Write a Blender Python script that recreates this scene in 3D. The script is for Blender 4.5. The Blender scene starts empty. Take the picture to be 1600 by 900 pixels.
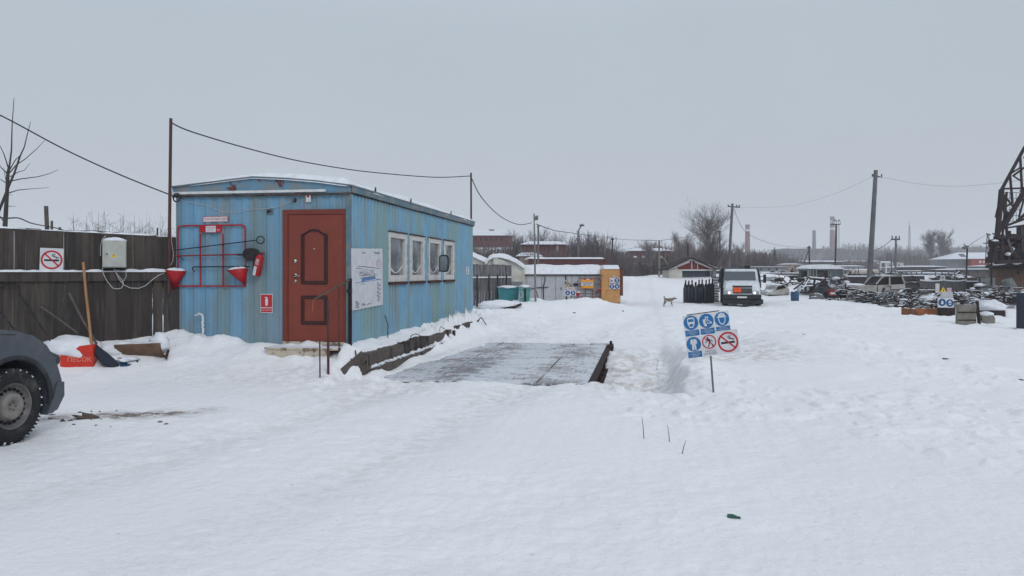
import bpy, math, random
import numpy as np
from mathutils import Matrix, Vector
random.seed(7)
R = math.radians
sc = bpy.context.scene
COL = sc.collection

# ------------------------------------------------------------------ camera, sky, sun, exposure
EYE, F, HOR = 1.6, 1200.0, 425.0            # eye height in metres, focal length and horizon row of the photograph in pixels
cd = bpy.data.cameras.new('camera'); cam = bpy.data.objects.new('camera', cd); COL.objects.link(cam)
cam.location = (0, 0, EYE); cam.rotation_euler = (R(90), 0, 0)
cd.lens = 27.0; cd.sensor_width = 36.0; cd.shift_y = -25.0 / 1600.0; cd.clip_start = .05; cd.clip_end = 6000
sc.camera = cam
SUN_EL, SUN_AZ = 34.0, 152.0
w = bpy.data.worlds.new('World'); sc.world = w; w.use_nodes = True
nt = w.node_tree; nt.nodes.clear()
out = nt.nodes.new('ShaderNodeOutputWorld')
sky = nt.nodes.new('ShaderNodeTexSky'); sky.sky_type = 'NISHITA'; sky.sun_disc = False
sky.sun_elevation = R(SUN_EL); sky.sun_rotation = R(SUN_AZ); sky.dust_density = 4.0
b1 = nt.nodes.new('ShaderNodeBackground'); b1.inputs[1].default_value = .08
nt.links.new(sky.outputs[0], b1.inputs[0])
tc = nt.nodes.new('ShaderNodeTexCoord'); sp = nt.nodes.new('ShaderNodeSeparateXYZ')
nt.links.new(tc.outputs['Generated'], sp.inputs[0])
rp = nt.nodes.new('ShaderNodeValToRGB'); e = rp.color_ramp.elements
e[0].position = 0.0; e[0].color = (.470, .502, .550, 1)
e[1].position = 1.0; e[1].color = (.66, .72, .81, 1)
for p_, c_ in ((.10, (.442, .482, .530, 1)), (.30, (.432, .492, .552, 1)), (.5, (.53, .59, .66, 1))):
    k = e.new(p_); k.color = c_
nt.links.new(sp.outputs[2], rp.inputs[0])
b2 = nt.nodes.new('ShaderNodeBackground'); nt.links.new(rp.outputs[0], b2.inputs[0])
cn = nt.nodes.new('ShaderNodeTexNoise'); cn.inputs['Scale'].default_value = 1.6; cn.inputs['Detail'].default_value = 4; nt.links.new(tc.outputs['Generated'], cn.inputs['Vector'])
cm = nt.nodes.new('ShaderNodeMapRange'); cm.inputs[1].default_value = .3; cm.inputs[2].default_value = .7; cm.inputs[3].default_value = 1.01; cm.inputs[4].default_value = 1.09
nt.links.new(cn.outputs['Fac'], cm.inputs[0]); nt.links.new(cm.outputs[0], b2.inputs[1])
mx = nt.nodes.new('ShaderNodeMixShader'); mx.inputs[0].default_value = .93
nt.links.new(b1.outputs[0], mx.inputs[1]); nt.links.new(b2.outputs[0], mx.inputs[2]); nt.links.new(mx.outputs[0], out.inputs[0])
sd = bpy.data.lights.new('sun', 'SUN'); sun = bpy.data.objects.new('sun', sd); COL.objects.link(sun)
sd.energy = .85; sd.angle = R(22); sd.color = (.98, .98, 1)
sdir = Vector((math.sin(R(SUN_AZ)) * math.cos(R(SUN_EL)), math.cos(R(SUN_AZ)) * math.cos(R(SUN_EL)), math.sin(R(SUN_EL))))
sun.rotation_euler = sdir.to_track_quat('Z', 'Y').to_euler()
vs = sc.view_settings; vs.view_transform = 'Standard'; vs.look = 'None'; vs.exposure = .06; vs.gamma = 1; vs.use_curve_mapping = False
sc.cycles.max_bounces = 6; sc.cycles.diffuse_bounces = 3; sc.cycles.glossy_bounces = 3; sc.cycles.transmission_bounces = 4
sc.cycles.transparent_max_bounces = 12; sc.cycles.volume_bounces = 1; sc.cycles.use_denoising = True

# ------------------------------------------------------------------ materials
def lin(c):
    return tuple(((v / 255 / 12.92) if v / 255 <= .04045 else ((v / 255 + .055) / 1.055) ** 2.4) for v in c)
MATS = {}
def mat(name, c, rough=.8, metal=0.0, c2=None, scale=3.0, stretch=(1, 1, 1), lo=.42, hi=.62, bump=0.0, bscale=30.0, c3=None, s3=8.0, lo3=.6, hi3=.7,
        stretch3=None, emit=0.0, snowy=0.0, spec=.3, alpha=1.0, trans=0.0):
    """colours are sRGB bytes; c2 and c3 are patches of wear, dirt or rust mixed in by noise; snowy puts snow on upward faces"""
    m = bpy.data.materials.new(name); m.use_nodes = True; n = m.node_tree; bs = n.nodes['Principled BSDF']
    MATS[name] = m
    bs.inputs['Roughness'].default_value = rough; bs.inputs['Metallic'].default_value = metal
    bs.inputs['Specular IOR Level'].default_value = spec
    L = n.links.new
    tcn = n.nodes.new('ShaderNodeTexCoord')
    def noise(s, st, det=6.0, ro=.6):
        mp = n.nodes.new('ShaderNodeMapping'); mp.inputs['Scale'].default_value = st
        L(tcn.outputs['Object'], mp.inputs[0])
        t = n.nodes.new('ShaderNodeTexNoise'); t.inputs['Scale'].default_value = s; t.inputs['Detail'].default_value = det
        t.inputs['Roughness'].default_value = ro
        L(mp.outputs[0], t.inputs['Vector']); return t.outputs['Fac']
    def mapr(src, a, b):
        r = n.nodes.new('ShaderNodeMapRange'); r.inputs[1].default_value = a; r.inputs[2].default_value = b; L(src, r.inputs[0]); return r.outputs[0]
    def mixc(f, a, b):
        x = n.nodes.new('ShaderNodeMix'); x.data_type = 'RGBA'
        if isinstance(f, (int, float)): x.inputs[0].default_value = f
        else: L(f, x.inputs[0])
        for s_, v in ((6, a), (7, b)):
            if isinstance(v, tuple): x.inputs[s_].default_value = (*v, 1)
            else: L(v, x.inputs[s_])
        return x.outputs[2]
    base = lin(c); cur = base
    # small overall variation
    dk = tuple(v * .78 for v in base)
    cur = mixc(mapr(noise(scale * 2.3, (1, 1, 1)), .3, .7), base, dk)
    if c2 is not None: cur = mixc(mapr(noise(scale, stretch), lo, hi), cur, lin(c2))
    if c3 is not None: cur = mixc(mapr(noise(s3, stretch3 or stretch), lo3, hi3), cur, lin(c3))
    if snowy:
        ge = n.nodes.new('ShaderNodeNewGeometry'); s2 = n.nodes.new('ShaderNodeSeparateXYZ'); L(ge.outputs['Normal'], s2.inputs[0])
        ad = n.nodes.new('ShaderNodeMath'); ad.operation = 'MULTIPLY_ADD'; ad.inputs[1].default_value = .9; L(noise(4, (1, 1, 1)), ad.inputs[0]); L(s2.outputs[2], ad.inputs[2])
        cur = mixc(mapr(ad.outputs[0], 1.45 - snowy, 1.6 - snowy), cur, (.74, .78, .84))
    L(cur, bs.inputs['Base Color'])
    if bump:
        bn = n.nodes.new('ShaderNodeBump'); bn.inputs['Strength'].default_value = bump; bn.inputs['Distance'].default_value = .02
        L(noise(bscale, stretch, 5), bn.inputs['Height']); L(bn.outputs[0], bs.inputs['Normal'])
    if emit:
        bs.inputs['Emission Color'].default_value = (*base, 1); bs.inputs['Emission Strength'].default_value = emit
    if trans: bs.inputs['Transmission Weight'].default_value = trans
    return m
mat('snow', (232, 235, 240), .75, bump=.35, bscale=9, spec=.2)
mat('snow_far', (228, 231, 238), .8, spec=.1)
mat('blue_front', (112, 158, 188), .55, c2=(112, 134, 140), scale=1.1, stretch=(1.6, 1, .38), lo=.44, hi=.60, c3=(136, 134, 132), s3=2.6, lo3=.54, hi3=.74, stretch3=(3, 1, .25), bump=.12, bscale=40)
mat('blue_side', (118, 166, 194), .5, c2=(124, 154, 156), scale=.9, stretch=(1, 1.1, .45), lo=.46, hi=.60, c3=(128, 138, 138), s3=2.0, lo3=.50, hi3=.68, stretch3=(1, 2.6, .22), bump=.12, bscale=40)
mat('blue_fascia', (92, 120, 134), .6, c2=(120, 124, 122), scale=3, lo=.45, hi=.6, c3=(70, 58, 52), s3=6, lo3=.62, hi3=.7)
mat('blue_gable', (104, 144, 168), .6, c2=(126, 130, 130), scale=3, lo=.46, hi=.62, c3=(96, 52, 46), s3=3.4, lo3=.60, hi3=.63)
mat('rust', (84, 46, 36), .9, c2=(58, 40, 36), scale=6, bump=.4)
mat('rust_dark', (58, 42, 40), .9, c2=(40, 34, 34), scale=6, bump=.3)
mat('rust_snow', (50, 38, 36), .9, c2=(40, 35, 35), scale=5, bump=.3, snowy=.45)
mat('rust_orange', (150, 92, 58), .85, c2=(112, 74, 56), scale=2, c3=(80, 56, 48), s3=4, lo3=.55)
mat('door_brown', (132, 62, 48), .48, c2=(118, 54, 44), scale=1.5, stretch=(1, 1, .4), c3=(148, 84, 68), s3=9, lo3=.66, hi3=.78, bump=.12, spec=.35)
mat('door_frame', (124, 56, 44), .5, c2=(112, 54, 44), scale=3)
mat('groove', (52, 34, 34), .6)
mat('chrome', (190, 188, 180), .25, metal=1.0)
mat('red_paint', (176, 30, 38), .45, c2=(150, 26, 34), scale=4)
mat('red_dull', (142, 40, 44), .6, c2=(110, 48, 48), scale=8)
mat('red_pole', (92, 56, 54), .7, c2=(70, 46, 44), scale=9)
mat('sand_red', (206, 54, 38), .5, c2=(184, 48, 38), scale=5)
mat('white_paint', (214, 216, 216), .5, c2=(184, 184, 182), scale=5, lo=.5, hi=.8)
mat('white_trim', (206, 203, 198), .6, c2=(168, 158, 148), scale=6, lo=.55, hi=.75)
mat('sign_white', (208, 210, 214), .45)
mat('sign_blue', (36, 108, 164), .45)
mat('sign_blue_dark', (20, 74, 130), .45)
mat('sign_red', (188, 44, 54), .45)
mat('sign_black', (30, 30, 34), .5)
mat('sign_orange', (238, 158, 40), .5)
mat('sign_yellow', (226, 190, 40), .5)
mat('ink', (84, 88, 108), .7)
mat('ink_blue', (92, 132, 180), .7)
mat('ink_red', (190, 84, 100), .7)
mat('glass', (92, 100, 106), .08, c2=(150, 156, 160), scale=1.7, lo=.5, hi=.75, spec=.6)
mat('windscreen', (74, 82, 88), .1, spec=.6)
mat('glass_dark', (34, 40, 46), .08, spec=.6)
mat('black_iron', (30, 31, 36), .55, c2=(50, 44, 42), scale=9)
mat('black_plastic', (28, 30, 34), .5)
mat('navy_plastic', (30, 38, 54), .45)
mat('blue_plastic', (32, 74, 108), .45)
mat('wood_handle', (172, 128, 88), .7, c2=(148, 108, 76), scale=6, stretch=(1, 1, .1))
mat('trough_brown', (118, 92, 74), .85, c2=(88, 68, 58), scale=4)
mat('wood_grey', (96, 88, 82), .85, c2=(76, 70, 66), scale=6)
mat('plank', (82, 74, 69), .9, c2=(54, 51, 50), scale=2.4, stretch=(5, 5, .35), lo=.4, hi=.62, c3=(92, 86, 80), s3=5, lo3=.58, hi3=.75, stretch3=(6, 6, .3), bump=.5, bscale=14)
mat('plank_b', (70, 66, 64), .9, c2=(56, 52, 52), scale=2.9, stretch=(5, 5, .3), lo=.4, hi=.62, c3=(104, 96, 88), s3=5, lo3=.55, hi3=.75, stretch3=(6, 6, .3), bump=.5, bscale=14)
mat('plank_c', (94, 85, 77), .9, c2=(76, 69, 65), scale=2.1, stretch=(5, 5, .3), lo=.42, hi=.66, bump=.5, bscale=14)
mat('plank_low', (66, 59, 56), .9, c2=(50, 47, 47), scale=2.4, stretch=(5, 5, .35), lo=.4, hi=.62, c3=(80, 73, 66), s3=5, lo3=.58, hi3=.75, stretch3=(6, 6, .3), bump=.5, bscale=14)
mat('timber', (96, 88, 84), .9, c2=(84, 76, 72), scale=3, stretch=(3, .5, 3), c3=(116, 104, 92), s3=7, lo3=.6, hi3=.75, bump=.7, bscale=16)
mat('timber_dark', (86, 76, 72), .9, c2=(36, 33, 35), scale=4, bump=.6, bscale=14)
mat('box_grey', (178, 180, 172), .5, c2=(160, 160, 150), scale=4, lo=.55, hi=.8)
mat('cable_white', (188, 188, 186), .5)
mat('cable_black', (46, 48, 56), .6)
mat('concrete', (128, 126, 124), .9, c2=(104, 102, 100), scale=3, bump=.3)
mat('concrete_pole', (112, 112, 114), .9, c2=(94, 94, 96), scale=2, bump=.2)
mat('galv', (112, 118, 120), .5, metal=.3, c2=(90, 92, 92), scale=4)
mat('suv_grey', (70, 76, 84), .32, c2=(98, 98, 98), scale=2.2, lo=.5, hi=.75, spec=.5)
mat('suv_trim', (44, 47, 52), .6, c2=(76, 76, 76), scale=4, lo=.5, hi=.8)
mat('tyre', (34, 35, 38), .85, c2=(92, 90, 88), scale=5, lo=.5, hi=.78, bump=.3)
mat('rim_steel', (104, 104, 106), .45, metal=.3, c2=(122, 116, 108), scale=7)
mat('rim_dark', (20, 20, 22), .8)
mat('hub_cap', (132, 130, 126), .55, c2=(108, 96, 86), scale=9, lo=.45, hi=.65)
mat('lamp_lens', (150, 156, 162), .15, spec=.8)
mat('garage_grey', (190, 192, 197), .8, c2=(164, 164, 168), scale=1.2, stretch=(1, 1, .5), lo=.45, hi=.65, c3=(120, 108, 104), s3=1.6, lo3=.62, hi3=.74)
mat('container_yellow', (202, 150, 92), .7, c2=(178, 130, 84), scale=1.6, c3=(104, 78, 56), s3=3.0, lo3=.56, hi3=.68)
mat('container_red', (96, 58, 58), .8, c2=(78, 52, 52), scale=2, stretch=(3, 1, 1))
mat('container_rust', (86, 56, 52), .8, c2=(118, 74, 48), scale=1)
mat('teal', (48, 128, 136), .6, c2=(56, 112, 118), scale=3)
mat('teal_light', (90, 156, 150), .6, c2=(70, 128, 124), scale=4)
mat('fence_grey', (118, 116, 118), .9, c2=(78, 77, 80), scale=3, stretch=(5, 1, .4))
mat('fence_dark', (66, 63, 66), .9, c2=(52, 51, 54), scale=3, stretch=(5, 1, .4))
mat('brick', (104, 66, 62), .9, c2=(92, 56, 54), scale=1.5)
mat('brick_pale', (150, 132, 122), .9, c2=(128, 104, 96), scale=1)
mat('brick_red', (158, 76, 72), .85, c2=(138, 66, 64), scale=.6)
mat('cream_wall', (206, 205, 198), .85, c2=(176, 172, 160), scale=1.4)
mat('grey_wall', (138, 138, 140), .9, c2=(118, 118, 120), scale=.5)
mat('dark_wall', (92, 86, 88), .9, c2=(74, 68, 72), scale=.6)
mat('gable_red', (112, 40, 40), .7, c2=(196, 196, 198), scale=2.2, stretch=(1, 1, .4), lo=.56, hi=.66)
mat('door_dark', (84, 92, 104), .6, c2=(70, 78, 90), scale=2)
mat('twig', (100, 90, 90), .95, c2=(84, 76, 78), scale=1)
mat('twig_frost', (132, 124, 126), .95)
mat('twig_brown', (70, 58, 54), .95)
mat('bark', (82, 78, 76), .95, c2=(60, 58, 58), scale=3)
mat('spruce', (44, 58, 56), .95)
mat('wood_far', (70, 66, 72), .95, c2=(52, 50, 58), scale=.08, stretch=(1, 1, 2))
mat('chimney_red', (112, 62, 68), .9)
mat('chimney_white', (200, 196, 200), .9)
mat('chimney_dark', (96, 88, 96), .9)
mat('truck_white', (216, 222, 226), .35, c2=(170, 178, 182), scale=1.5, lo=.5, hi=.8, spec=.5)
mat('truck_dark', (40, 44, 50), .6, c2=(62, 64, 68), scale=3, lo=.5, hi=.8)
mat('plate_orange', (236, 92, 42), .5)
mat('headlamp_lit', (255, 252, 240), .2, emit=1.3)
mat('cylinder_paint', (52, 58, 66), .55, c2=(70, 74, 80), scale=3, lo=.5, hi=.8)
mat('wreck_white', (176, 176, 170), .7, c2=(140, 134, 126), scale=1.8, c3=(96, 74, 62), s3=3, lo3=.64, hi3=.72, snowy=.35)
mat('wreck_orange', (206, 104, 48), .7, c2=(150, 84, 50), scale=2, snowy=.3)
mat('wreck_tan', (128, 118, 110), .8, c2=(96, 88, 86), scale=2, snowy=.5)
mat('wreck_dark', (46, 44, 50), .85, c2=(66, 52, 48), scale=3, snowy=.38)
mat('bus_green', (132, 140, 138), .7, c2=(92, 100, 98), scale=2)
mat('drum_blue', (48, 86, 122), .6, c2=(40, 72, 104), scale=3)
mat('bag_grey', (106, 108, 112), .9, snowy=.3)
mat('tank_cream', (190, 184, 172), .7, c2=(168, 160, 148), scale=1)
mat('concrete_pale', (132, 130, 122), .9, c2=(104, 98, 90), scale=3)
mat('crane_rust', (54, 40, 43), .85, c2=(38, 33, 37), scale=3)
mat('crane_drum', (108, 82, 68), .85, c2=(92, 74, 68), scale=1.2, c3=(66, 52, 50), s3=3, lo3=.62)
mat('dog_fur', (172, 162, 150), .95, c2=(104, 96, 92), scale=6, stretch=(1, 1, 2), lo=.45, hi=.55)
mat('dog_pale', (176, 166, 152), .95)
mat('mud', (122, 104, 96), .95, c2=(86, 74, 70), scale=9, c3=(170, 160, 156), s3=14, lo3=.6, bump=.8)
mat('sand_letters', (232, 150, 132), .6)
mat('green_glass', (52, 96, 84), .3)
mat('stalk', (86, 74, 68), .9)
mat('step_paint', (196, 186, 168), .8, c2=(120, 100, 84), scale=7, lo=.52, hi=.62, snowy=.25)

# ------------------------------------------------------------------ mesh builder
I4 = Matrix.Identity(4)
BASE = {}
TEXTS = {}
def text_geo(s, spacing=1.0):
    key = (s, spacing)
    if key not in TEXTS:
        cu = bpy.data.curves.new('t', 'FONT'); cu.body = s; cu.align_x = 'CENTER'; cu.align_y = 'CENTER'; cu.resolution_u = 3; cu.space_character = spacing
        ob = bpy.data.objects.new('t', cu); COL.objects.link(ob)
        me = bpy.data.meshes.new_from_object(ob.evaluated_get(bpy.context.evaluated_depsgraph_get()))
        V = [tuple(v.co) for v in me.vertices]; Fc = [tuple(p.vertices) for p in me.polygons]
        bpy.data.objects.remove(ob); bpy.data.curves.remove(cu); bpy.data.meshes.remove(me)
        TEXTS[key] = (V, Fc)
    return TEXTS[key]

class MB:
    def __init__(s, m=None): s.v = []; s.f = []; s.fm = []; s.sm = []; s.mats = []; s.M = I4; s.dm = m
    def mi(s, m):
        m = m or s.dm
        if m not in s.mats: s.mats.append(m)
        return s.mats.index(m)
    def add(s, V, Fc, m=None, smooth=False):
        o = len(s.v); M = s.M
        s.v += [tuple(M @ Vector(p)) for p in V]; k = s.mi(m)
        for f in Fc: s.f.append(tuple(i + o for i in f)); s.fm.append(k); s.sm.append(smooth)
        return s
    def box(s, x0, x1, y0, y1, z0, z1, m=None):
        V = [(x0, y0, z0), (x1, y0, z0), (x1, y1, z0), (x0, y1, z0), (x0, y0, z1), (x1, y0, z1), (x1, y1, z1), (x0, y1, z1)]
        return s.add(V, [(3, 2, 1, 0), (4, 5, 6, 7), (0, 1, 5, 4), (1, 2, 6, 5), (2, 3, 7, 6), (3, 0, 4, 7)], m)
    def tube(s, pts, r, m=None, n=6, smooth=True, caps=True):
        pts = [Vector(p) for p in pts]; k = len(pts)
        rr = r if isinstance(r, (list, tuple)) else [r] * k
        V = []; up0 = None
        for i, p in enumerate(pts):
            d = (pts[min(i + 1, k - 1)] - pts[max(i - 1, 0)])
            d = d.normalized() if d.length > 1e-9 else Vector((0, 0, 1))
            a = up0 if up0 is not None else (Vector((0, 0, 1)) if abs(d.z) < .9 else Vector((1, 0, 0)))
            x = (a - d * a.dot(d)); x = x.normalized() if x.length > 1e-6 else d.orthogonal().normalized()
            up0 = x; y = d.cross(x)
            for j in range(n):
                t = 2 * math.pi * j / n; V.append(p + (x * math.cos(t) + y * math.sin(t)) * rr[i])
        Fc = [(i * n + j, i * n + (j + 1) % n, (i + 1) * n + (j + 1) % n, (i + 1) * n + j) for i in range(k - 1) for j in range(n)]
        s.add(V, Fc, m, smooth)
        if caps: s.add(V[:n], [tuple(range(n))[::-1]], m); s.add(V[-n:], [tuple(range(n))], m)
        return s
    def bar(s, p0, p1, wd, th, m=None, up=(0, 0, 1)):
        p0 = Vector(p0); p1 = Vector(p1); d = (p1 - p0).normalized(); u = Vector(up)
        if abs(d.dot(u)) > .98: u = Vector((0, 1, 0))
        x = d.cross(u).normalized() * wd / 2; y = x.cross(d).normalized() * th / 2
        V = [p0 - x - y, p0 + x - y, p0 + x + y, p0 - x + y, p1 - x - y, p1 + x - y, p1 + x + y, p1 - x + y]
        return s.add(V, [(3, 2, 1, 0), (4, 5, 6, 7), (0, 1, 5, 4), (1, 2, 6, 5), (2, 3, 7, 6), (3, 0, 4, 7)], m)
    def prism(s, pts, fn, a, b, m=None, smooth=False):
        """closed 2-D outline pts, fn(p, t) puts it in 3-D at depth t"""
        n = len(pts); V = [fn(p, a) for p in pts] + [fn(p, b) for p in pts]
        s.add(V, [tuple(range(n)), tuple(range(2 * n - 1, n - 1, -1))], m)
        return s.add(V, [(i, i + n, (i + 1) % n + n, (i + 1) % n) for i in range(n)], m, smooth)
    def lathe(s, prof, m=None, n=32, o=(0, 0, 0), ax='z', smooth=True):
        V = []; o = Vector(o)
        for r, h in prof:
            for j in range(n):
                t = 2 * math.pi * j / n; a, b = r * math.cos(t), r * math.sin(t)
                V.append(o + Vector({'z': (a, b, h), 'y': (a, h, b), 'x': (h, a, b)}[ax]))
        k = len(prof)
        return s.add(V, [(i * n + j, i * n + (j + 1) % n, (i + 1) * n + (j + 1) % n, (i + 1) * n + j) for i in range(k - 1) for j in range(n)], m, smooth)
    def blob(s, c, r, m=None, seed=0, amp=.2, nu=18, nv=10, flat=None):
        V = []; c = Vector(c); rnd = random.Random(seed)
        ph = [(rnd.uniform(1, 4), rnd.uniform(1, 4), rnd.uniform(1, 4), rnd.uniform(0, 6.3)) for _ in range(7)]
        for i in range(nv + 1):
            for j in range(nu):
                a = math.pi * i / nv; t = 2 * math.pi * j / nu
                d = Vector((math.sin(a) * math.cos(t), math.sin(a) * math.sin(t), math.cos(a)))
                k = 1 + amp * sum(math.sin(p[0] * d.x * 2 + p[1] * d.y * 2 + p[2] * d.z * 2 + p[3]) for p in ph) / 3.2
                q = Vector((d.x * r[0] * k, d.y * r[1] * k, d.z * r[2] * k))
                if flat is not None: q.z = max(q.z, flat)
                V.append(c + q)
        return s.add(V, [(i * nu + j, (i + 1) * nu + j, (i + 1) * nu + (j + 1) % nu, i * nu + (j + 1) % nu) for i in range(nv) for j in range(nu)], m, True)
    def grid(s, fn, nu, nv, m=None, smooth=True):
        V = [fn(i / nu, j / nv) for j in range(nv + 1) for i in range(nu + 1)]
        return s.add(V, [(j * (nu + 1) + i, j * (nu + 1) + i + 1, (j + 1) * (nu + 1) + i + 1, (j + 1) * (nu + 1) + i) for j in range(nv) for i in range(nu)], m, smooth)
    def text(s, t, size, P, m=None, spacing=1.0, sx=1.0):
        V, Fc = text_geo(t, spacing)
        return s.add([P(v[0] * size * sx, v[1] * size) for v in V], Fc, m)
    def build(s, name, parent=None, frame=I4, base=None, bevel=0, segs=2, sub=0):
        if parent is not None: b = BASE[parent.name]
        elif base is not None: b = Vector(base)
        else:
            A = np.array(s.v); b = Vector(((A[:, 0].min() + A[:, 0].max()) / 2, (A[:, 1].min() + A[:, 1].max()) / 2, A[:, 2].min()))
        me = bpy.data.meshes.new(name)
        me.from_pydata([(p[0] - b.x, p[1] - b.y, p[2] - b.z) for p in s.v], [], s.f)
        for m in s.mats: me.materials.append(MATS[m])
        me.polygons.foreach_set('material_index', s.fm); me.polygons.foreach_set('use_smooth', s.sm); me.update()
        o = bpy.data.objects.new(name, me); COL.objects.link(o)
        if parent is not None: o.parent = parent
        else: o.matrix_world = frame @ Matrix.Translation(b)
        BASE[o.name] = b
        if bevel:
            md = o.modifiers.new('b', 'BEVEL'); md.width = bevel; md.segments = segs; md.limit_method = 'ANGLE'; md.angle_limit = R(35)
        if sub:
            md = o.modifiers.new('s', 'SUBSURF'); md.levels = sub; md.render_levels = sub
        return o
def tag(o, label=None, cat=None, group=None, kind=None):
    if label: o['label'] = label
    if cat: o['category'] = cat
    if group: o['group'] = group
    if kind: o['kind'] = kind
    return o
def thing(name, label, cat, base=(0, 0, 0), frame=I4, group=None):
    o = bpy.data.objects.new(name, None); COL.objects.link(o); o.empty_display_size = .1
    o.matrix_world = frame @ Matrix.Translation(Vector(base)); BASE[o.name] = Vector(base)
    return tag(o, label, cat, group)
def dup(root, loc, rotz=None, label=None):
    c = root.copy(); COL.objects.link(c); c.location = loc
    if rotz is not None: c.rotation_euler = (0, 0, rotz)
    if label: c['label'] = label
    def rec(a, b):
        for ch in [x for x in bpy.data.objects if x.parent == a]:
            d = ch.copy(); COL.objects.link(d); d.parent = b; rec(ch, d)
    rec(root, c); return c
def fr(x, y, z, rz=0.0): return Matrix.Translation((x, y, z)) @ Matrix.Rotation(R(rz), 4, 'Z')
def P(px, py, Y): return Vector(((px - 800) / F * Y, Y, EYE - (py - HOR) / F * Y))   # a point of the place from its picture row, column and distance
def rawmesh(name, V, Fc, mats, parent=None, base=(0, 0, 0), matidx=None, smooth=False):
    me = bpy.data.meshes.new(name); n = len(V); k = Fc.shape[1]
    me.vertices.add(n); me.vertices.foreach_set('co', (V - np.array(base)).astype(np.float32).ravel())
    me.loops.add(Fc.size); me.loops.foreach_set('vertex_index', Fc.astype(np.int32).ravel())
    me.polygons.add(len(Fc)); me.polygons.foreach_set('loop_start', np.arange(0, Fc.size, k, dtype=np.int32))
    try: me.polygons.foreach_set('loop_total', np.full(len(Fc), k, dtype=np.int32))
    except Exception: pass
    for m in mats: me.materials.append(MATS[m])
    if matidx is not None: me.polygons.foreach_set('material_index', matidx.astype(np.int32))
    me.polygons.foreach_set('use_smooth', np.full(len(Fc), smooth))
    me.update(calc_edges=True); me.validate()
    o = bpy.data.objects.new(name, me); COL.objects.link(o)
    if parent is not None: o.parent = parent
    else: o.location = base
    BASE[o.name] = Vector(base)
    return o
def cones(P0, P1, r0, r1=None):
    """many three-sided tapering sticks at once"""
    d = P1 - P0; L = np.linalg.norm(d, axis=1, keepdims=True) + 1e-9; d = d / L
    a = np.where(np.abs(d[:, 2:3]) < .9, np.array([[0, 0, 1.0]]), np.array([[1.0, 0, 0]]))
    x = np.cross(d, a); x /= np.linalg.norm(x, axis=1, keepdims=True) + 1e-9; y = np.cross(d, x)
    r0 = np.asarray(r0).reshape(-1, 1); n = len(P0)
    r1 = r0 * .45 if r1 is None else np.asarray(r1).reshape(-1, 1)
    V = []
    for (Pt, rr) in ((P0, r0), (P1, r1)):
        for k in range(3):
            t = 2 * math.pi * k / 3; V.append(Pt + (x * math.cos(t) + y * math.sin(t)) * rr)
    V = np.stack(V, axis=1).reshape(-1, 3)
    b = (np.arange(n) * 6)[:, None]
    Fc = np.concatenate([b + np.array([[k, (k + 1) % 3, 3 + (k + 1) % 3, 3 + k]]) for k in range(3)], axis=0)
    return V, Fc

# ------------------------------------------------------------------ the cabin's own frame and the lie of the land
CX, CY, CA = -2.53, 11.9, -9.74
CAB = fr(CX, CY, 0, CA)
ca, sa = math.cos(R(9.74)), math.sin(R(9.74))
def uv(x, y):
    dx, dy = x - CX, y - CY
    return dx * ca - dy * sa, dx * sa + dy * ca
def U(px):
    r = (px - 800) / F; return (CY * r - CX) / (ca + sa * r)
def Vv(px, u=0.0):
    r = (px - 800) / F; return (r * (CY - sa * u) - CX - ca * u) / (sa - ca * r)
def FP(px, py, off=0.0):          # a point on the cabin's front
    u = U(px); Y = CY - sa * u - ca * off; return Vector((u, -off, EYE - (py - HOR) / F * Y))
def SP(px, py, off=0.0):          # a point on the cabin's long side
    v = Vv(px, off); Y = CY - sa * off + ca * v; return Vector((off, v, EYE - (py - HOR) / F * Y))
FA, FB = (-5.43, 12.40), (-8.1, 10.95)      # the fence's line
def S(a, b, x):
    t = np.clip((x - a) / (b - a), 0, 1); return t * t * (3 - 2 * t)
def hsh(i, j, s):
    n = (i.astype(np.int64) * 374761393 + j.astype(np.int64) * 668265263 + s * 1442695041) & 0x7fffffff
    n = ((n ^ (n >> 13)) * 1274126177) & 0x7fffffff
    return ((n ^ (n >> 16)) & 0xffff) / 65535.0
def noise(x, y, s=0):
    x = np.asarray(x, float); y = np.asarray(y, float); i = np.floor(x); j = np.floor(y); a = x - i; b = y - j
    a = a * a * a * (a * (a * 6 - 15) + 10); b = b * b * b * (b * (b * 6 - 15) + 10)
    return (hsh(i, j, s) * (1 - a) + hsh(i + 1, j, s) * a) * (1 - b) + (hsh(i, j + 1, s) * (1 - a) + hsh(i + 1, j + 1, s) * a) * b - .5
def ga(x, y, cx, cy, rx, ry, a=0.0):
    c, s_ = math.cos(R(a)), math.sin(R(a)); dx, dy = x - cx, y - cy
    return np.exp(-((dx * c + dy * s_) / rx) ** 2 - ((-dx * s_ + dy * c) / ry) ** 2)
def track(x, y):
    """how much of the wheel tracks lies here: from the near left and from the camera, over the scale and away to the yard"""
    u, v = uv(x, y)
    t = 0
    for off in (1.25, 3.05):
        c = off - .15 * np.clip(-v, 0, 3) - .035 * np.clip(-v, 0, 12) ** 2 * .4
        t = np.maximum(t, np.exp(-((u - c - .10 * np.maximum(v - 6, 0) + .12 * noise(v * .7, off, 44)) / .42) ** 2) * (S(-14, -2, v)))
    return t * (1 - S(30, 40, y))
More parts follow.
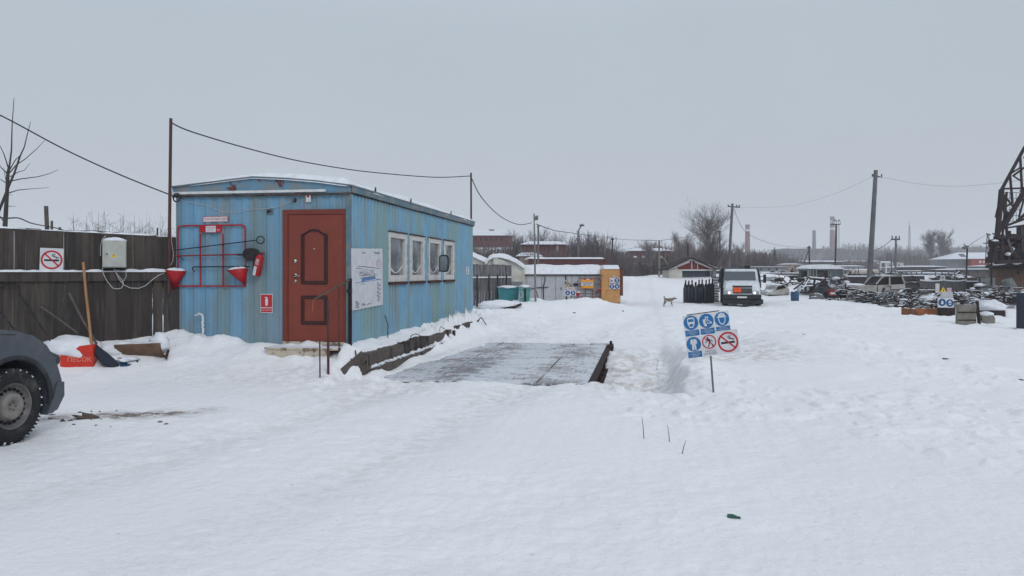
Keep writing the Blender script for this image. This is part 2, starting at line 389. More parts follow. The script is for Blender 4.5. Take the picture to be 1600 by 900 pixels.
def Hn(x, y, fine=True):
    x = np.asarray(x, float); y = np.asarray(y, float)
    u, v = uv(x, y)
    h = -.30 * S(15, 42, y) * (1 - .9 * S(13, 21, x)) - .25 * S(60, 110, y)
    h = h + 1.5 * S(45, 60, y) * S(1, 6, x) * (1 - S(19, 27, x))
    h = h + .10 * noise(x / 5, y / 5, 1) * S(5, 9, y) + .035 * noise(x / 1.6, y / 1.6, 2)
    # drift along cabin front and fence
    fx, fy = FB[0] - FA[0], FB[1] - FA[1]; fl = math.hypot(fx, fy)
    d2 = ((x - FA[0]) * fy - (y - FA[1]) * fx) / fl
    d = np.clip(np.minimum(-v, -d2 if ((0 - FA[0]) * fy - (0 - FA[1]) * fx) < 0 else d2), 0, None)
    lat = 1 - S(-.02, .22, u)
    rag = noise(x * 2.2, y * 2.2, 5)
    amp = .52 + .12 * np.exp(-((u + 2.6) / .45) ** 2) - .06 * S(-1.5, -1.1, u)
    h = h + (amp + .14 * rag + .06 * noise(x * 6, y * 6, 6)) * np.exp(-(d / .78) ** 1.35) * lat * (1 - S(3, 6, v)) * np.where(u > -2.93, 1 - S(.08, .35, v), 1)
    # terrace beside the cabin, held by the timber wall
    e = u - .355 + .02 * noise(v * 5, u, 8)
    ter = (.40 + .09 * (1 - S(0, .35, u)) + .09 * noise(u * 5, v * 2.4, 7) + .03 * noise(u * 9, v * 5, 9)) * (1 - S(-.03, .03, e)) * S(-.9, -.5, u) * S(-.62, -.35, v + .25 * noise(u * 6, v, 4))
    ter = ter * (1 - S(7.0, 9.5, v)) * np.where(u < 0, S(0, .08, v), 1)
    h = np.maximum(h, np.where(u > -.9, ter, -9))
    # snow heaped against the wall's far half, and the bank past the cabin
    foot = .30 * S(1.6, 4.6, v) * (1 - S(7, 10, v)) * (1 - S(.38, .95 + .25 * noise(v * 2, u, 3), u)) * S(.30, .34, u) * (1 + .6 * noise(u * 5, v * 5, 11))
    foot = foot + .10 * np.exp(-((v + .1) / .45) ** 2 - ((u - .52) / .1) ** 2) + .12 * np.exp(-((v - 1.7) / .6) ** 2 - ((u - .5) / .12) ** 2)
    h = h + foot
    h = h + .32 * ga(x, y, -1.2, 22.5, 2.2, 3.0) + .22 * ga(x, y, .4, 24, 2.5, 2.0)
    h = h + (.42 * ga(x, y, .9, 32, 2.6, 2.0) + .36 * ga(x, y, 3.3, 34.5, 1.8, 1.6) + .30 * ga(x, y, -2.2, 29, 2.0, 2.0)) * (1 + .5 * noise(x * 1.2, y * 1.2, 12))
    # the scale's bed and the dug-out beside it
    ub = .62 + .42 * S(-.3, 6, v) + .16 * noise(v * 3.5, u * .5, 13) + .05 * noise(v * 12, u, 14)
    vb0 = -.30 + .08 * noise(u * 2.5, 1, 15) + .03 * noise(u * 11, 2, 16); vb1 = 5.80 + .1 * noise(u * 2, 3, 17)
    bed = S(-.02, .02, u - ub) * S(-.02, .02, 3.74 - u) * S(-.03, .03, v - vb0) * S(-.03, .03, vb1 - v)
    flat = S(-.6, .2, v) * (1 - S(5.9, 7.4, v)) * S(.4, .7, u) * (1 - S(3.7, 3.9, u))
    h = h * (1 - .8 * flat) * 1.0 + .022 * flat
    h = h * (1 - bed) - .16 * bed
    vl = -.36 - .74 * (u - 3.72) / 1.15 + .07 * noise(u * 5, 4, 18)
    ur = 5.10 + .22 * noise(v * 1.4, 5, 19)
    ur = ur + .12 * noise(u * 4, v * 4, 45)
    pit = S(-.02, .10, v - vl) * S(-.03, .01, u - 3.70) * (1 - S(-.22, .06, u - ur)) * (1 - .85 * S(1.5, 6.3, v))
    h = h - (.42 + .07 * noise(x * 3, y * 3, 20) + .05 * noise(x * 8, y * 8, 46) + .03 * noise(x * 18, y * 18, 47)) * pit
    h = h + (.07 + .10 * noise(x * 2.4, y * 2.4, 21) + .06 * noise(x * 7, y * 7, 48)) * np.exp(-((u - 5.40) / .34) ** 2) * S(-1.2, 0, v) * (1 - S(4, 6.5, v))
    # the untouched swell on the right
    h = h + .34 * ga(x, y, 5.6, 15.2, 1.5, 2.4, -20) + .16 * ga(x, y, 8.5, 13.5, 4.0, 3.5) + .10 * ga(x, y, 5.2, 7.2, 2.6, 2.2) + .12 * ga(x, y, 12, 24, 6, 4)
    tr = track(x, y); h = h - (.055 + .05 * S(18, 24, y)) * tr * (1 - flat) * S(4, 8, y)
    if fine:
        near = 1 - S(30, 60, y)
        rough = .25 + .75 * S(-1, 4, noise(x / 2.5, y / 2.5, 31) * 8 + 1.5)
        mid = 1 + 2.2 * S(13, 20, y)
        h = h + near * rough * mid * (.026 * noise(x * 2.6, y * 2.6, 22) + .017 * noise(x * 7, y * 7, 23) + .010 * noise(x * 19, y * 19, 24))
        # churned lumps on the right of the way and round the scale
        lump = S(.12, .34, noise(x * 4.2, y * 3.4, 51)) * .042 + S(.2, .36, noise(x * 10, y * 9, 52)) * .024
        h = h + near * lump * S(-.15, .2, noise(x * .45, y * .45, 53)) * (1 - pit) * (1 - flat) * S(4.5, 7, y)
        h = h + near * S(2.2, 4.5, x - .05 * y) * .05 * np.maximum(noise(x * 1.1, y * 1.5, 27) + noise(x * 3.3, y * 3.3, 28) * .6, 0) * (1 - pit)
        # foot marks and pocks, mostly right of the way
        fp = np.maximum(noise(x * 2.6, y * 2.0, 25) - .24, 0) * 4
        h = h - near * .030 * fp * S(1.5, 4.0, x - .12 * y) * (1 - .6 * bed)
        # strands of drive marks running toward the scale
        h = h + near * .008 * noise(u * 13, v * .7, 26) * S(-10, -2, v) * (1 - S(-.6, .2, v))
    return h
def gz(x, y): return float(Hn(x, y, False))
def on(px, py):
    """where the line of sight through this picture point meets the ground"""
    lo = 3.0
    Y = 3.0
    while Y < 400:
        p = P(px, py, Y)
        if p.z <= gz(p.x, p.y):
            a, b = Y / 1.01, Y
            for _ in range(20):
                m_ = (a + b) / 2; q = P(px, py, m_)
                if q.z <= gz(q.x, q.y): b = m_
                else: a = m_
            return P(px, py, b)
        Y *= 1.01
    return P(px, py, 400)

def snow_ground_material():
    m = bpy.data.materials.new('snow_ground'); m.use_nodes = True; n = m.node_tree; L = n.links.new; bs = n.nodes['Principled BSDF']
    MATS['snow_ground'] = m
    bs.inputs['Roughness'].default_value = .7; bs.inputs['Specular IOR Level'].default_value = .25
    tcn = n.nodes.new('ShaderNodeTexCoord')
    at = n.nodes.new('ShaderNodeAttribute'); at.attribute_name = 'dirt'
    se = n.nodes.new('ShaderNodeSeparateColor'); L(at.outputs['Color'], se.inputs[0])
    def nz(s, d=8, ro=.6, st=(1, 1, 1)):
        mp = n.nodes.new('ShaderNodeMapping'); mp.inputs['Scale'].default_value = st; L(tcn.outputs['Object'], mp.inputs[0])
        t = n.nodes.new('ShaderNodeTexNoise'); t.inputs['Scale'].default_value = s; t.inputs['Detail'].default_value = d; t.inputs['Roughness'].default_value = ro
        L(mp.outputs[0], t.inputs['Vector']); return t.outputs['Fac']
    def mr(s_, a, b, c=0, d=1):
        r = n.nodes.new('ShaderNodeMapRange'); L(s_, r.inputs[0])
        for k_, v_ in zip((1, 2, 3, 4), (a, b, c, d)): r.inputs[k_].default_value = v_
        return r.outputs[0]
    def mul(a, b, op='MULTIPLY'):
        x = n.nodes.new('ShaderNodeMath'); x.operation = op; L(a, x.inputs[0])
        if isinstance(b, float): x.inputs[1].default_value = b
        else: L(b, x.inputs[1])
        return x.outputs[0]
    def mx_(f, a, b):
        x = n.nodes.new('ShaderNodeMix'); x.data_type = 'RGBA'; L(f, x.inputs[0])
        for s_, v_ in ((6, a), (7, b)):
            if isinstance(v_, tuple): x.inputs[s_].default_value = (*v_, 1)
            else: L(v_, x.inputs[s_])
        return x.outputs[2]
    base = mx_(mr(nz(.5, 5), .35, .65), (.86, .865, .875), (.82, .83, .85))
    base = mx_(mul(mr(nz(7, 8, .7), .42, .74), se.outputs[0]), base, (.60, .57, .55))         # thin traffic dirt
    base = mx_(mul(mr(nz(5, 8, .75), .44, .60), se.outputs[1]), base, (.56, .52, .48))        # sandy floor of the dug-out
    base = mx_(mul(mr(nz(9, 6, .7), .36, .50), se.outputs[2]), base, (.20, .155, .135))         # bare mud
    base = mx_(mul(mr(nz(26, 3, .7), .66, .73), mr(nz(1.1, 3), .46, .62)), base, (.30, .27, .25))  # specks
    L(base, bs.inputs['Base Color'])
    bn = n.nodes.new('ShaderNodeBump'); bn.inputs['Strength'].default_value = .8; bn.inputs['Distance'].default_value = .025
    L(nz(13, 9, .62), bn.inputs['Height']); L(bn.outputs[0], bs.inputs['Normal'])
snow_ground_material()

def make_ground():
    az = np.concatenate([np.linspace(-180, -44, 60)[:-1], np.linspace(-44, 44, 580), np.linspace(44, 180, 60)[1:-1]])
    rs = [.5]
    while rs[-1] < 1480:
        r = rs[-1]; rs.append(r + (max(.03, .0042 * r) if r < 30 else .014 * r))
    rs = np.array(rs)
    A, Rr = np.meshgrid(np.radians(az), rs)
    X = np.sin(A) * Rr; Yy = np.cos(A) * Rr; Z = Hn(X, Yy)
    na, nr = len(az), len(rs)
    V = np.stack([X, Yy, Z], -1).reshape(-1, 3)
    i = np.arange(nr - 1)[:, None] * na; j = np.arange(na)[None, :]; j2 = (j + 1) % na
    Fc = np.stack([i + j, i + j2, i + na + j2, i + na + j], -1).reshape(-1, 4)[:, ::-1]
    # innermost cap
    V = np.vstack([V, [[0, 0, float(Hn(0, 0))]]])
    o = rawmesh('snow_covered_ground', V, Fc, ['snow_ground'], smooth=True)
    c = len(V) - 1
    x, y = V[:, 0], V[:, 1]; u, v = uv(x, y)
    d = np.zeros((len(V), 4), np.float32); d[:, 3] = 1
    d[:, 0] = np.clip(.75 * track(x, y) * (1 - S(20, 30, y)) + .45 * ga(x, y, -1.5, 10.4, 3.2, 1.0) + .7 * ga(x, y, -3.2, 11.0, 1.4, .5), 0, 1)
    d[:, 1] = np.clip(S(3.75, 4.0, u) * (1 - S(4.6, 5.3, u)) * S(-1.1, -.6, v) * (1 - S(4, 6.5, v)) + .5 * S(5.0, 5.6, u) * (1 - S(6.5, 7.2, u)) * S(1.5, 2.4, v) * (1 - S(3.6, 4.6, v)), 0, 1)
    q2 = on(1205, 552); d[:, 1] = np.clip(d[:, 1] + .55 * ga(x, y, q2.x, q2.y, 1.3, 1.0), 0, 1)
    q = on(150, 652)
    d[:, 2] = np.clip(1.2 * np.exp(-((x - q.x - .10) / .95) ** 4 - ((y - q.y - .02 - .30 * (x - q.x)) / (.17 + .16 * noise(x * 4, y * 4, 41))) ** 2) * (1 + noise(x * 9, y * 9, 42)), 0, 1)
    at = o.data.attributes.new('dirt', 'FLOAT_COLOR', 'POINT'); at.data.foreach_set('color', d.ravel())
    tag(o, kind='structure')
make_ground()

# ------------------------------------------------------------------ cabin
X0 = U(275)                       # left end of the cabin's front (about -2.93)
LEN = 8.7
def cabin():
    t = thing('site_cabin', 'light blue corrugated metal cabin with brown door and snowy roof edge', 'cabin', frame=CAB)
    ZT = 2.84
    def ribs(n, L, pitch, dep, top):   # trapezoid sheet outline, in plan
        pts = []; s_ = 0
        while s_ < L - 1e-6:
            for a, b in ((0, 0), (pitch * .45, 0), (pitch * .55, dep), (pitch * .9, dep)):
                if s_ + a < L: pts.append((s_ + a, b))
            s_ += pitch
        pts.append((L, 0)); return pts
    m = MB('blue_side')
    # long side with an opening band for the windows: three bands of sheet
    wv = [(Vv(605), Vv(633)), (Vv(638), Vv(661)), (Vv(668), Vv(686.5)), (Vv(692), Vv(707.5))]
    zw0, zw1 = 1.40, 2.33
    pr = ribs(0, LEN, .155, .022, 0)
    def inwin(a, b): return any(a < w1 - .01 and b > w0 + .01 for w0, w1 in wv)
    for (a, da), (b, db) in zip(pr[:-1], pr[1:]):
        segs = [(.2, zw0), (zw0, zw1), (zw1, ZT)]
        for k, (z0, z1) in enumerate(segs):
            if k == 1:
                # clip strips at window edges
                cuts = [a, b] + [c for w_ in wv for c in w_ if a < c < b]; cuts.sort()
                for c0, c1 in zip(cuts[:-1], cuts[1:]):
                    if inwin(c0, c1): continue
                    f0 = da + (db - da) * (c0 - a) / (b - a); f1 = da + (db - da) * (c1 - a) / (b - a)
                    m.add([(f0, c0, z0), (f1, c1, z0), (f1, c1, z1), (f0, c0, z1)], [(0, 1, 2, 3)])
            else: m.add([(da, a, z0), (db, b, z0), (db, b, z1), (da, a, z1)], [(0, 1, 2, 3)])
    # sheet behind, back and left walls
    m.box(X0, -.13, LEN - .03, LEN, .2, ZT); m.box(X0, X0 + .03, .03, LEN - .03, .2, ZT)
    m.build('side_wall', t)
    m = MB('blue_front')
    dx0, dx1, dz1 = U(443.5), U(541), 2.575
    pf = [(a + X0, b) for a, b in ribs(0, -X0, .21, .015, 0)]
    for (a, da), (b, db) in zip(pf[:-1], pf[1:]):
        cuts = sorted([a, b] + [c for c in (dx0, dx1) if a < c < b])
        for c0, c1 in zip(cuts[:-1], cuts[1:]):
            f0 = da + (db - da) * (c0 - a) / (b - a); f1 = da + (db - da) * (c1 - a) / (b - a)
            z0 = dz1 if (c0 + c1) / 2 > dx0 and (c0 + c1) / 2 < dx1 else .1
            m.add([(c0, -f0, z0), (c1, -f1, z0), (c1, -f1, ZT), (c0, -f0, ZT)], [(0, 1, 2, 3)])
    m.build('front_wall', t)
    # corner posts
    m = MB('blue_fascia'); m.box(-.035, .03, -.035, .045, .1, ZT); m.build('corner_trim', t)
    # gable and fascia
    prof = [(272, 294), (345, 285), (368, 282), (398, 278.5), (452, 281), (500, 285), (530, 289), (549, 291.5)]
    gp = [(FP(a, b).x, FP(a, b).z) for a, b in prof]
    gp[0] = (X0 - .05, gp[0][1]); gp[-1] = (.07, gp[-1][1])
    m = MB('blue_gable')
    m.prism([(X0 - .02, ZT - .02)] + gp[0:1] + gp[1:-1] + [(.04, gp[-1][1]), (.04, ZT - .02)], lambda p, d: (p[0], d, p[1]), -.035, -.012)
    m.build('gable_panel', t)
    m = MB('blue_fascia'); m.box(X0 - .03, .05, -.06, -.036, ZT - .045, ZT - .015, 'timber_dark')
    m.build('gable_ledge', t)
    m = MB('blue_fascia')
    ps = [0, 1.15, 2.4, 3.6, 4.8, 5.9, 7.1, 8.75]
    for k in range(7): m.box(.035, .06 + .004 * (k % 2), ps[k] + .003, ps[k + 1] - .003, ZT - .005 - .004 * (k % 3), ZT + .105)
    m.box(.0, .034, -.03, LEN + .05, ZT - .03, ZT + .09, 'timber_dark')
    m.build('fascia_board', t, bevel=.004)
    # roof sheet
    m = MB('blue_fascia')
    m.grid(lambda a, b: ((lambda i, fr_: (gp[i][0] + (gp[i + 1][0] - gp[i][0]) * fr_, -.07 + b * (LEN + .13), gp[i][1] + (gp[i + 1][1] - gp[i][1]) * fr_ + .005))(min(int(a * 7), 6), a * 7 - min(int(a * 7), 6))), 7, 1, smooth=False)
    rf = m.build('roof', t); md = rf.modifiers.new('s', 'SOLIDIFY'); md.thickness = .02; md.offset = 1
    m = MB('snow')
    def rz(x):
        for (a, za), (b, zb) in zip(gp[:-1], gp[1:]):
            if x <= b: return za + (zb - za) * (x - a) / (b - a)
        return gp[-1][1]
    def sn(a, b):
        y = -.05 + b * (LEN + .05)
        edge = .05 + .03 * float(noise(y * 2.3, 1.0, 50)) + .02 * float(noise(y * 7, 2.0, 51))
        x = X0 + .3 + a * (edge - X0 - .3)
        th = .085 * min(1, (1 - a) * 14) ** .5 * min(1, b * 25 + .5) ** .5 * min(1, a * 9) * (1 + .7 * float(noise(x * 1.4, y * 1.6, 52)) + .3 * float(noise(x * 5, y * 4, 53)))
        if y < .3: th *= .45 + .55 * S(-1.55, -.8, x)
        if b == 0: return (x, y - .025, rz(x) - .012)
        if a == 1: return (x + .01, y, rz(x) - .02)
        return (x, y, rz(x) + .028 + max(th, 0) * 1.1)
    m.grid(sn, 60, 150); m.build('roof_snow', rf)
    for v_ in (1.05, 3.05, 6.2):
        m = MB('black_iron'); m.tube([(.05, v_, ZT + .09), (.055, v_, ZT + .17), (.045, v_ + .03, ZT + .185), (.04, v_ + .06, ZT + .12)], .012); m.build('roof_bracket', t)
    # door
    d = MB('door_frame')
    zb = .50
    d.box(dx0, dx0 + .085, -.045, .03, zb, dz1); d.box(dx1 - .03, dx1, -.045, .03, zb - .12, dz1); d.box(dx0 + .085, dx1 - .03, -.045, .03, dz1 - .075, dz1)
    d.box(dx0, dx1, -.05, -.046, zb - .03, zb + .015, 'step_paint')
    fo = d.build('door_frame', t, bevel=.004)
    d = MB('door_brown')
    lx0, lx1 = dx0 + .087, dx1 - .032
    d.box(lx0, lx1, -.03, .02, zb + .02, dz1 - .077)
    do = d.build('door', t, bevel=.006)
    g = MB('groove')
    def ring(pts, wdt=.022):
        P3 = [FP(a, b, .036) for a, b in pts]
        for a, b in zip(P3, P3[1:] + P3[:1]): g.bar(a, b, wdt, .012, up=(0, 1, 0))
    for q_ in (0, 3.2):
        top = [(473 + q_, 367), (480, 364.5), (485, 360.5), (492, 359 + q_ * .5), (499, 360.5 + q_ * .3), (505, 364.5 + q_ * .3), (512 - q_, 367)]
        ring([(473 + q_, 443 - q_)] + top + [(512 - q_, 443 - q_)], .016 if q_ else .024)
        ring([(473 + q_, 463 + q_), (512 - q_, 463 + q_), (512 - q_, 506 - q_), (473 + q_, 506 - q_)], .016 if q_ else .024)
    g.build('moulding', do)
    h = MB('chrome')
    for (a, b, r_) in ((462.5, 408, .032), (463, 439, .024), (463, 430, .03)):
        if r_ != .03: h = MB('chrome')
        else: h = MB('chrome')
        q = FP(a, b, .0); h.lathe([(0, -.046), (r_, -.044), (r_, -.03)], None, 16, (q.x, 0, q.z), 'y')
        if r_ != .03: h.build('lock', do)
    q = FP(463, 430, .0); h.tube([(q.x, -.04, q.z), (q.x, -.075, q.z), (q.x + .1, -.078, q.z - .012)], .010)
    h.build('handle', do)
    h = MB('chrome'); q = FP(492, 389); h.lathe([(0, -.038), (.012, -.036), (.014, -.03)], None, 12, (q.x, 0, q.z), 'y'); h.build('peephole', do)
    # windows
    for k, (v0, v1) in enumerate(wv):
        wf = MB('white_trim'); fw = .085 if k else .10
        z0, z1 = zw0 + .02, zw1 - .01
        for (a, b, c, e_) in ((v0, v0 + fw, z0, z1), (v1 - fw, v1, z0, z1), (v0 + fw, v1 - fw, z0, z0 + .12), (v0 + fw, v1 - fw, z1 - .10, z1)): wf.box(-.04, .034, a, b, c, e_)
        if k in (1, 3):       # opening casement inside the frame
            for (a, b, c, e_) in ((v0 + fw, v0 + fw + .05, z0 + .12, z1 - .1), (v1 - fw - .05, v1 - fw, z0 + .12, z1 - .1)): wf.box(-.02, .045, a, b, c + .001, e_ - .001)
        w_ = wf.build('window', t, bevel=.006)
        fr2 = MB('white_trim'); vc = (v0 + v1) / 2; hw_ = (v1 - v0) / 2 - fw
        fr2.grid(lambda i, j: (-.017, vc - hw_ + 2 * hw_ * i, z0 + .16 + (.12 + .05 * (k % 2)) * (2 * i - 1) ** 2 + j * (.035 + .02 * math.sin(i * 9))), 14, 1); fr2.build('frost_band', w_)
        MB('glass').box(-.03, -.02, v0 + fw - .01, v1 - fw + .01, z0 + .1, z1 - .08).build('pane', w_)
        s_ = MB('rust'); s_.box(-.02, .06, v0 - .01, v1 + .02, zw0 - .03, zw0 + .018, 'rust'); s_.build('sill', w_); MB('rust').box(-.02, .055, v0 - .02, v1 + .02, zw1 - .008, zw1 + .012).build('head_strip', w_)
        # foam along the frame edges and snow on the lower rail
        fm = MB('white_trim'); rnd = random.Random(k)
        for i in range(16):
            zz = z0 + (z1 - z0) * rnd.random(); yy = v0 if rnd.random() < .45 else v1
            fm.blob((.03, yy, zz), (.014, .022 * rnd.uniform(.5, 1.4), .05 * rnd.uniform(.5, 1.6)), None, i, .4, 8, 6)
        fm.build('foam_seal', w_)
    # thin air gap behind the windows is a dark room
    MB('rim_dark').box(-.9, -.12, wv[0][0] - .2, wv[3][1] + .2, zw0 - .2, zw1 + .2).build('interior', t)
    return t
cabin()
def on_cab(mb, name, label, cat, group=None, **k): return tag(mb.build(name, frame=CAB, **k), label, cat, group)

# painted strip, cables, lamp, alarm box on the front
m = MB('white_paint'); m.bar(FP(271, 302, .05), FP(511, 297.5, .05), .022, .04, up=(0, 0, 1)); on_cab(m, 'cable_conduit', 'long thin white conduit under the blue cabin gable', 'conduit')
m = MB('cable_white'); m.tube([FP(a, b, .02) for a, b in ((272, 305), (290, 315), (320, 320), (350, 331), (372, 332), (395, 327), (420, 326), (443, 321), (458, 314))], .004)
on_cab(m, 'wall_cable', 'thin pale cable drooping across the blue cabin front', 'cable')
t = thing('wall_lamp', 'small dark round lamp left of the alarm box over door', 'lamp', FP(462, 313), CAB)
MB('black_plastic').lathe([(0, -.07), (.028, -.065), (.034, -.04), (.026, -.006)], None, 14, FP(462, 313), 'y').build('housing', t)
MB('galv').lathe([(0, -.074), (.02, -.071)], None, 14, FP(462, 313), 'y').build('lens', t)
m = MB('galv'); q = FP(422, 331)
for a, b, c, d in ((-.05, .05, -.045, -.032), (-.05, .05, .032, .045), (-.05, -.038, -.032, .032), (.038, .05, -.032, .032)): m.box(q.x + a, q.x + b, -.03, -.010, q.z + c, q.z + d)
m.tube([(q.x - .03, -.02, q.z - .01), (q.x, -.06, q.z + .01), (q.x + .03, -.03, q.z)], .014, 'black_plastic')
on_cab(m, 'cable_bracket', 'small square metal bracket on cabin front left of door', 'bracket')
t = thing('alarm_box', 'small white alarm box with red button above cabin door', 'alarm', FP(483.5, 316), CAB)
q = FP(483.5, 310); MB('white_paint').box(q.x - .038, q.x + .038, -.05, -.010, q.z - .062, q.z + .062).build('case', t, bevel=.006)
MB('sign_red').lathe([(0, -.058), (.02, -.056), (.022, -.05)], None, 14, (q.x, 0, q.z + .028), 'y').build('button', t)

def flatP(o, r, u, n, lift=.0015):
    """2-D drawing plane: P(x, y) on layer k"""
    o, r, u, n = Vector(o), Vector(r).normalized(), Vector(u).normalized(), Vector(n).normalized()
    return lambda x, y, k=0: o + r * x + u * y + n * (k * lift)
def rect(m, Pn, x0, x1, y0, y1, k, mt): m.add([Pn(x0, y0, k), Pn(x1, y0, k), Pn(x1, y1, k), Pn(x0, y1, k)], [(0, 1, 2, 3)], mt)
def pol(m, Pn, pts, k, mt): m.add([Pn(a, b, k) for a, b in pts], [tuple(range(len(pts)))], mt)
def disc(m, Pn, cx, cy, r, k, mt, n=28): pol(m, Pn, [(cx + r * math.cos(2 * math.pi * i / n), cy + r * math.sin(2 * math.pi * i / n)) for i in range(n)], k, mt)
def annul(m, Pn, cx, cy, r0, r1, k, mt, n=32):
    for i in range(n):
        a, b = 2 * math.pi * i / n, 2 * math.pi * (i + 1) / n
        pol(m, Pn, [(cx + r0 * math.cos(a), cy + r0 * math.sin(a)), (cx + r1 * math.cos(a), cy + r1 * math.sin(a)), (cx + r1 * math.cos(b), cy + r1 * math.sin(b)), (cx + r0 * math.cos(b), cy + r0 * math.sin(b))], k, mt)
def stroke(m, Pn, pts, wd, k, mt):
    for (x0, y0), (x1, y1) in zip(pts[:-1], pts[1:]):
        L = math.hypot(x1 - x0, y1 - y0) or 1; nx, ny = -(y1 - y0) / L * wd / 2, (x1 - x0) / L * wd / 2; ex, ey = (x1 - x0) / L * wd * .3, (y1 - y0) / L * wd * .3
        pol(m, Pn, [(x0 - nx - ex, y0 - ny - ey), (x1 - nx + ex, y1 - ny + ey), (x1 + nx + ex, y1 + ny + ey), (x0 + nx - ex, y0 + ny - ey)], k, mt)
def txt(m, Pn, s, cx, cy, size, k, mt, sx=1.0): m.text(s, size, lambda x, y: Pn(cx + x, cy + y, k), mt, sx=sx)
def panel(m, Pn, x0, x1, y0, y1, mt, th=.004):
    V = [Pn(a, b, k) for k in (0, -th / .0015) for a, b in ((x0, y0), (x1, y0), (x1, y1), (x0, y1))]
    m.add(V, [(0, 1, 2, 3), (7, 6, 5, 4), (0, 4, 5, 1), (1, 5, 6, 2), (2, 6, 7, 3), (3, 7, 4, 0)], mt)
def no_smoking(m, Pn, cx, cy, r, k, cig=1.0):
    stroke(m, Pn, [(cx - r * .62, cy - r * .05), (cx + r * .30, cy - r * .05)], r * .2, k, 'sign_black')
    stroke(m, Pn, [(cx + r * .40, cy - r * .05), (cx + r * .48, cy - r * .05)], r * .2, k, 'sign_black'); stroke(m, Pn, [(cx + r * .56, cy - r * .05), (cx + r * .60, cy - r * .05)], r * .2, k, 'sign_black')
    for o_ in (0, .16):
        stroke(m, Pn, [(cx + r * (.45 + o_), cy + r * .14), (cx + r * (.40 + o_), cy + r * .28), (cx + r * (.12 + o_), cy + r * .34), (cx + r * (.02 + o_), cy + r * .48), (cx + r * (.14 + o_), cy + r * .60)], r * .07, k, 'sign_black')
    annul(m, Pn, cx, cy, r * .82, r, k + 1, 'sign_red'); stroke(m, Pn, [(cx - r * .62, cy + r * .62), (cx + r * .62, cy - r * .62)], r * .15, k + 1, 'sign_red')

NF = (0, -1, 0)
# fire board
q = FP(281, 352); frame_o = thing('fire_equipment_rack', 'red tubular fire equipment rack fixed on the blue cabin front', 'rack', FP(333, 447), CAB)
m = MB('red_paint')
m.tube([FP(a, b, .045) for a, b in ((281, 447), (280.5, 360), (281.5, 355), (286, 353), (380, 351.5), (384, 353.5), (385.5, 358), (386, 447), (281, 447))], .013, n=8)
for px in (315.5, 351): m.tube([FP(px, 365, .045), FP(px + .5, 447, .045)], .013, n=8)
for a, b in ((286, 353), (380, 352), (281, 440), (386, 440)): m.tube([FP(a, b, .045), FP(a, b, .0)], .01)
m.build('frame', frame_o)
m = MB('red_paint'); Pn = flatP(FP(332.5, 358, .062), (1, 0, 0), (0, 0, 1), NF)
panel(m, Pn, -.195, .195, -.055, .055, 'red_paint'); rect(m, Pn, -.085, .09, -.048, .05, 1, 'sign_white')
txt(m, Pn, 'ПОЖАРНЫЙ', .002, .022, .027, 2, 'sign_red'); txt(m, Pn, 'ЩИТ № 1', .002, -.012, .027, 2, 'sign_red'); txt(m, Pn, '01', .135, -.02, .05, 1, 'sign_white')
m.build('header_board', frame_o)
m = MB('sign_white'); Pn = flatP(FP(337.5, 342.5, .018), (1, 0, .012), (0, 0, 1), NF)
panel(m, Pn, -.22, .22, -.045, .045, 'sign_red'); rect(m, Pn, -.212, .212, -.038, .038, 1, 'sign_white'); txt(m, Pn, 'ПОЖАРНЫЙ ЩИТ', 0, 0, .052, 2, 'sign_red', .98)
on_cab(m, 'fire_board_sign', 'narrow white sign with red lettering above the red rack', 'sign')
# gaff with ring, shovel, crowbar
t = thing('fire_gaff', 'long black gaff with ring end across the red rack', 'gaff', FP(330, 385, .07), CAB)
m = MB('black_iron'); m.tube([FP(277, 391, .075), FP(403, 375.5, .075)], .009)
m.build('shaft', t)
m = MB('black_iron'); c = FP(410.5, 375, .075)
m.tube([c + Vector((.065 * math.cos(a * math.pi / 8), 0, .058 * math.sin(a * math.pi / 8))) for a in range(17)], .009, caps=False); m.build('ring', t)
t = thing('fire_shovel', 'black bladed shovel hung level on the red rack', 'shovel', FP(340, 398, .07), CAB)
m = MB('red_dull'); m.tube([FP(277, 400, .075), FP(380, 397.5, .075)], .012); m.build('handle', t)
m = MB('black_iron'); m.tube([FP(375, 398, .075), FP(387, 397.5, .075)], .017)
bl = [(384, 395), (385, 390), (390, 388), (400, 388), (408, 391), (412, 398), (408, 405), (398, 407.5), (389, 407), (385, 402), (384, 399)]
m.prism([(FP(a, b).x, FP(a, b).z) for a, b in bl], lambda p, d: (p[0], d - .05 * math.cos((p[1] - FP(400, 398).z) * 14) + .03, p[1]), -.075, -.068); m.build('blade', t)
m = MB('black_iron'); m.tube([FP(a, b, .075) for a, b in ((308, 425), (305, 420), (305.5, 418), (308, 417), (394, 416.5))], .010)
on_cab(m, 'fire_crowbar', 'thin black hooked bar lying level low on red rack', 'crowbar')
m = MB('black_iron'); m.tube([FP(283, 400, .06), FP(290, 406, .06)], .008); on_cab(m, 'rack_hook', 'short black hook at the left edge of rack', 'hook')
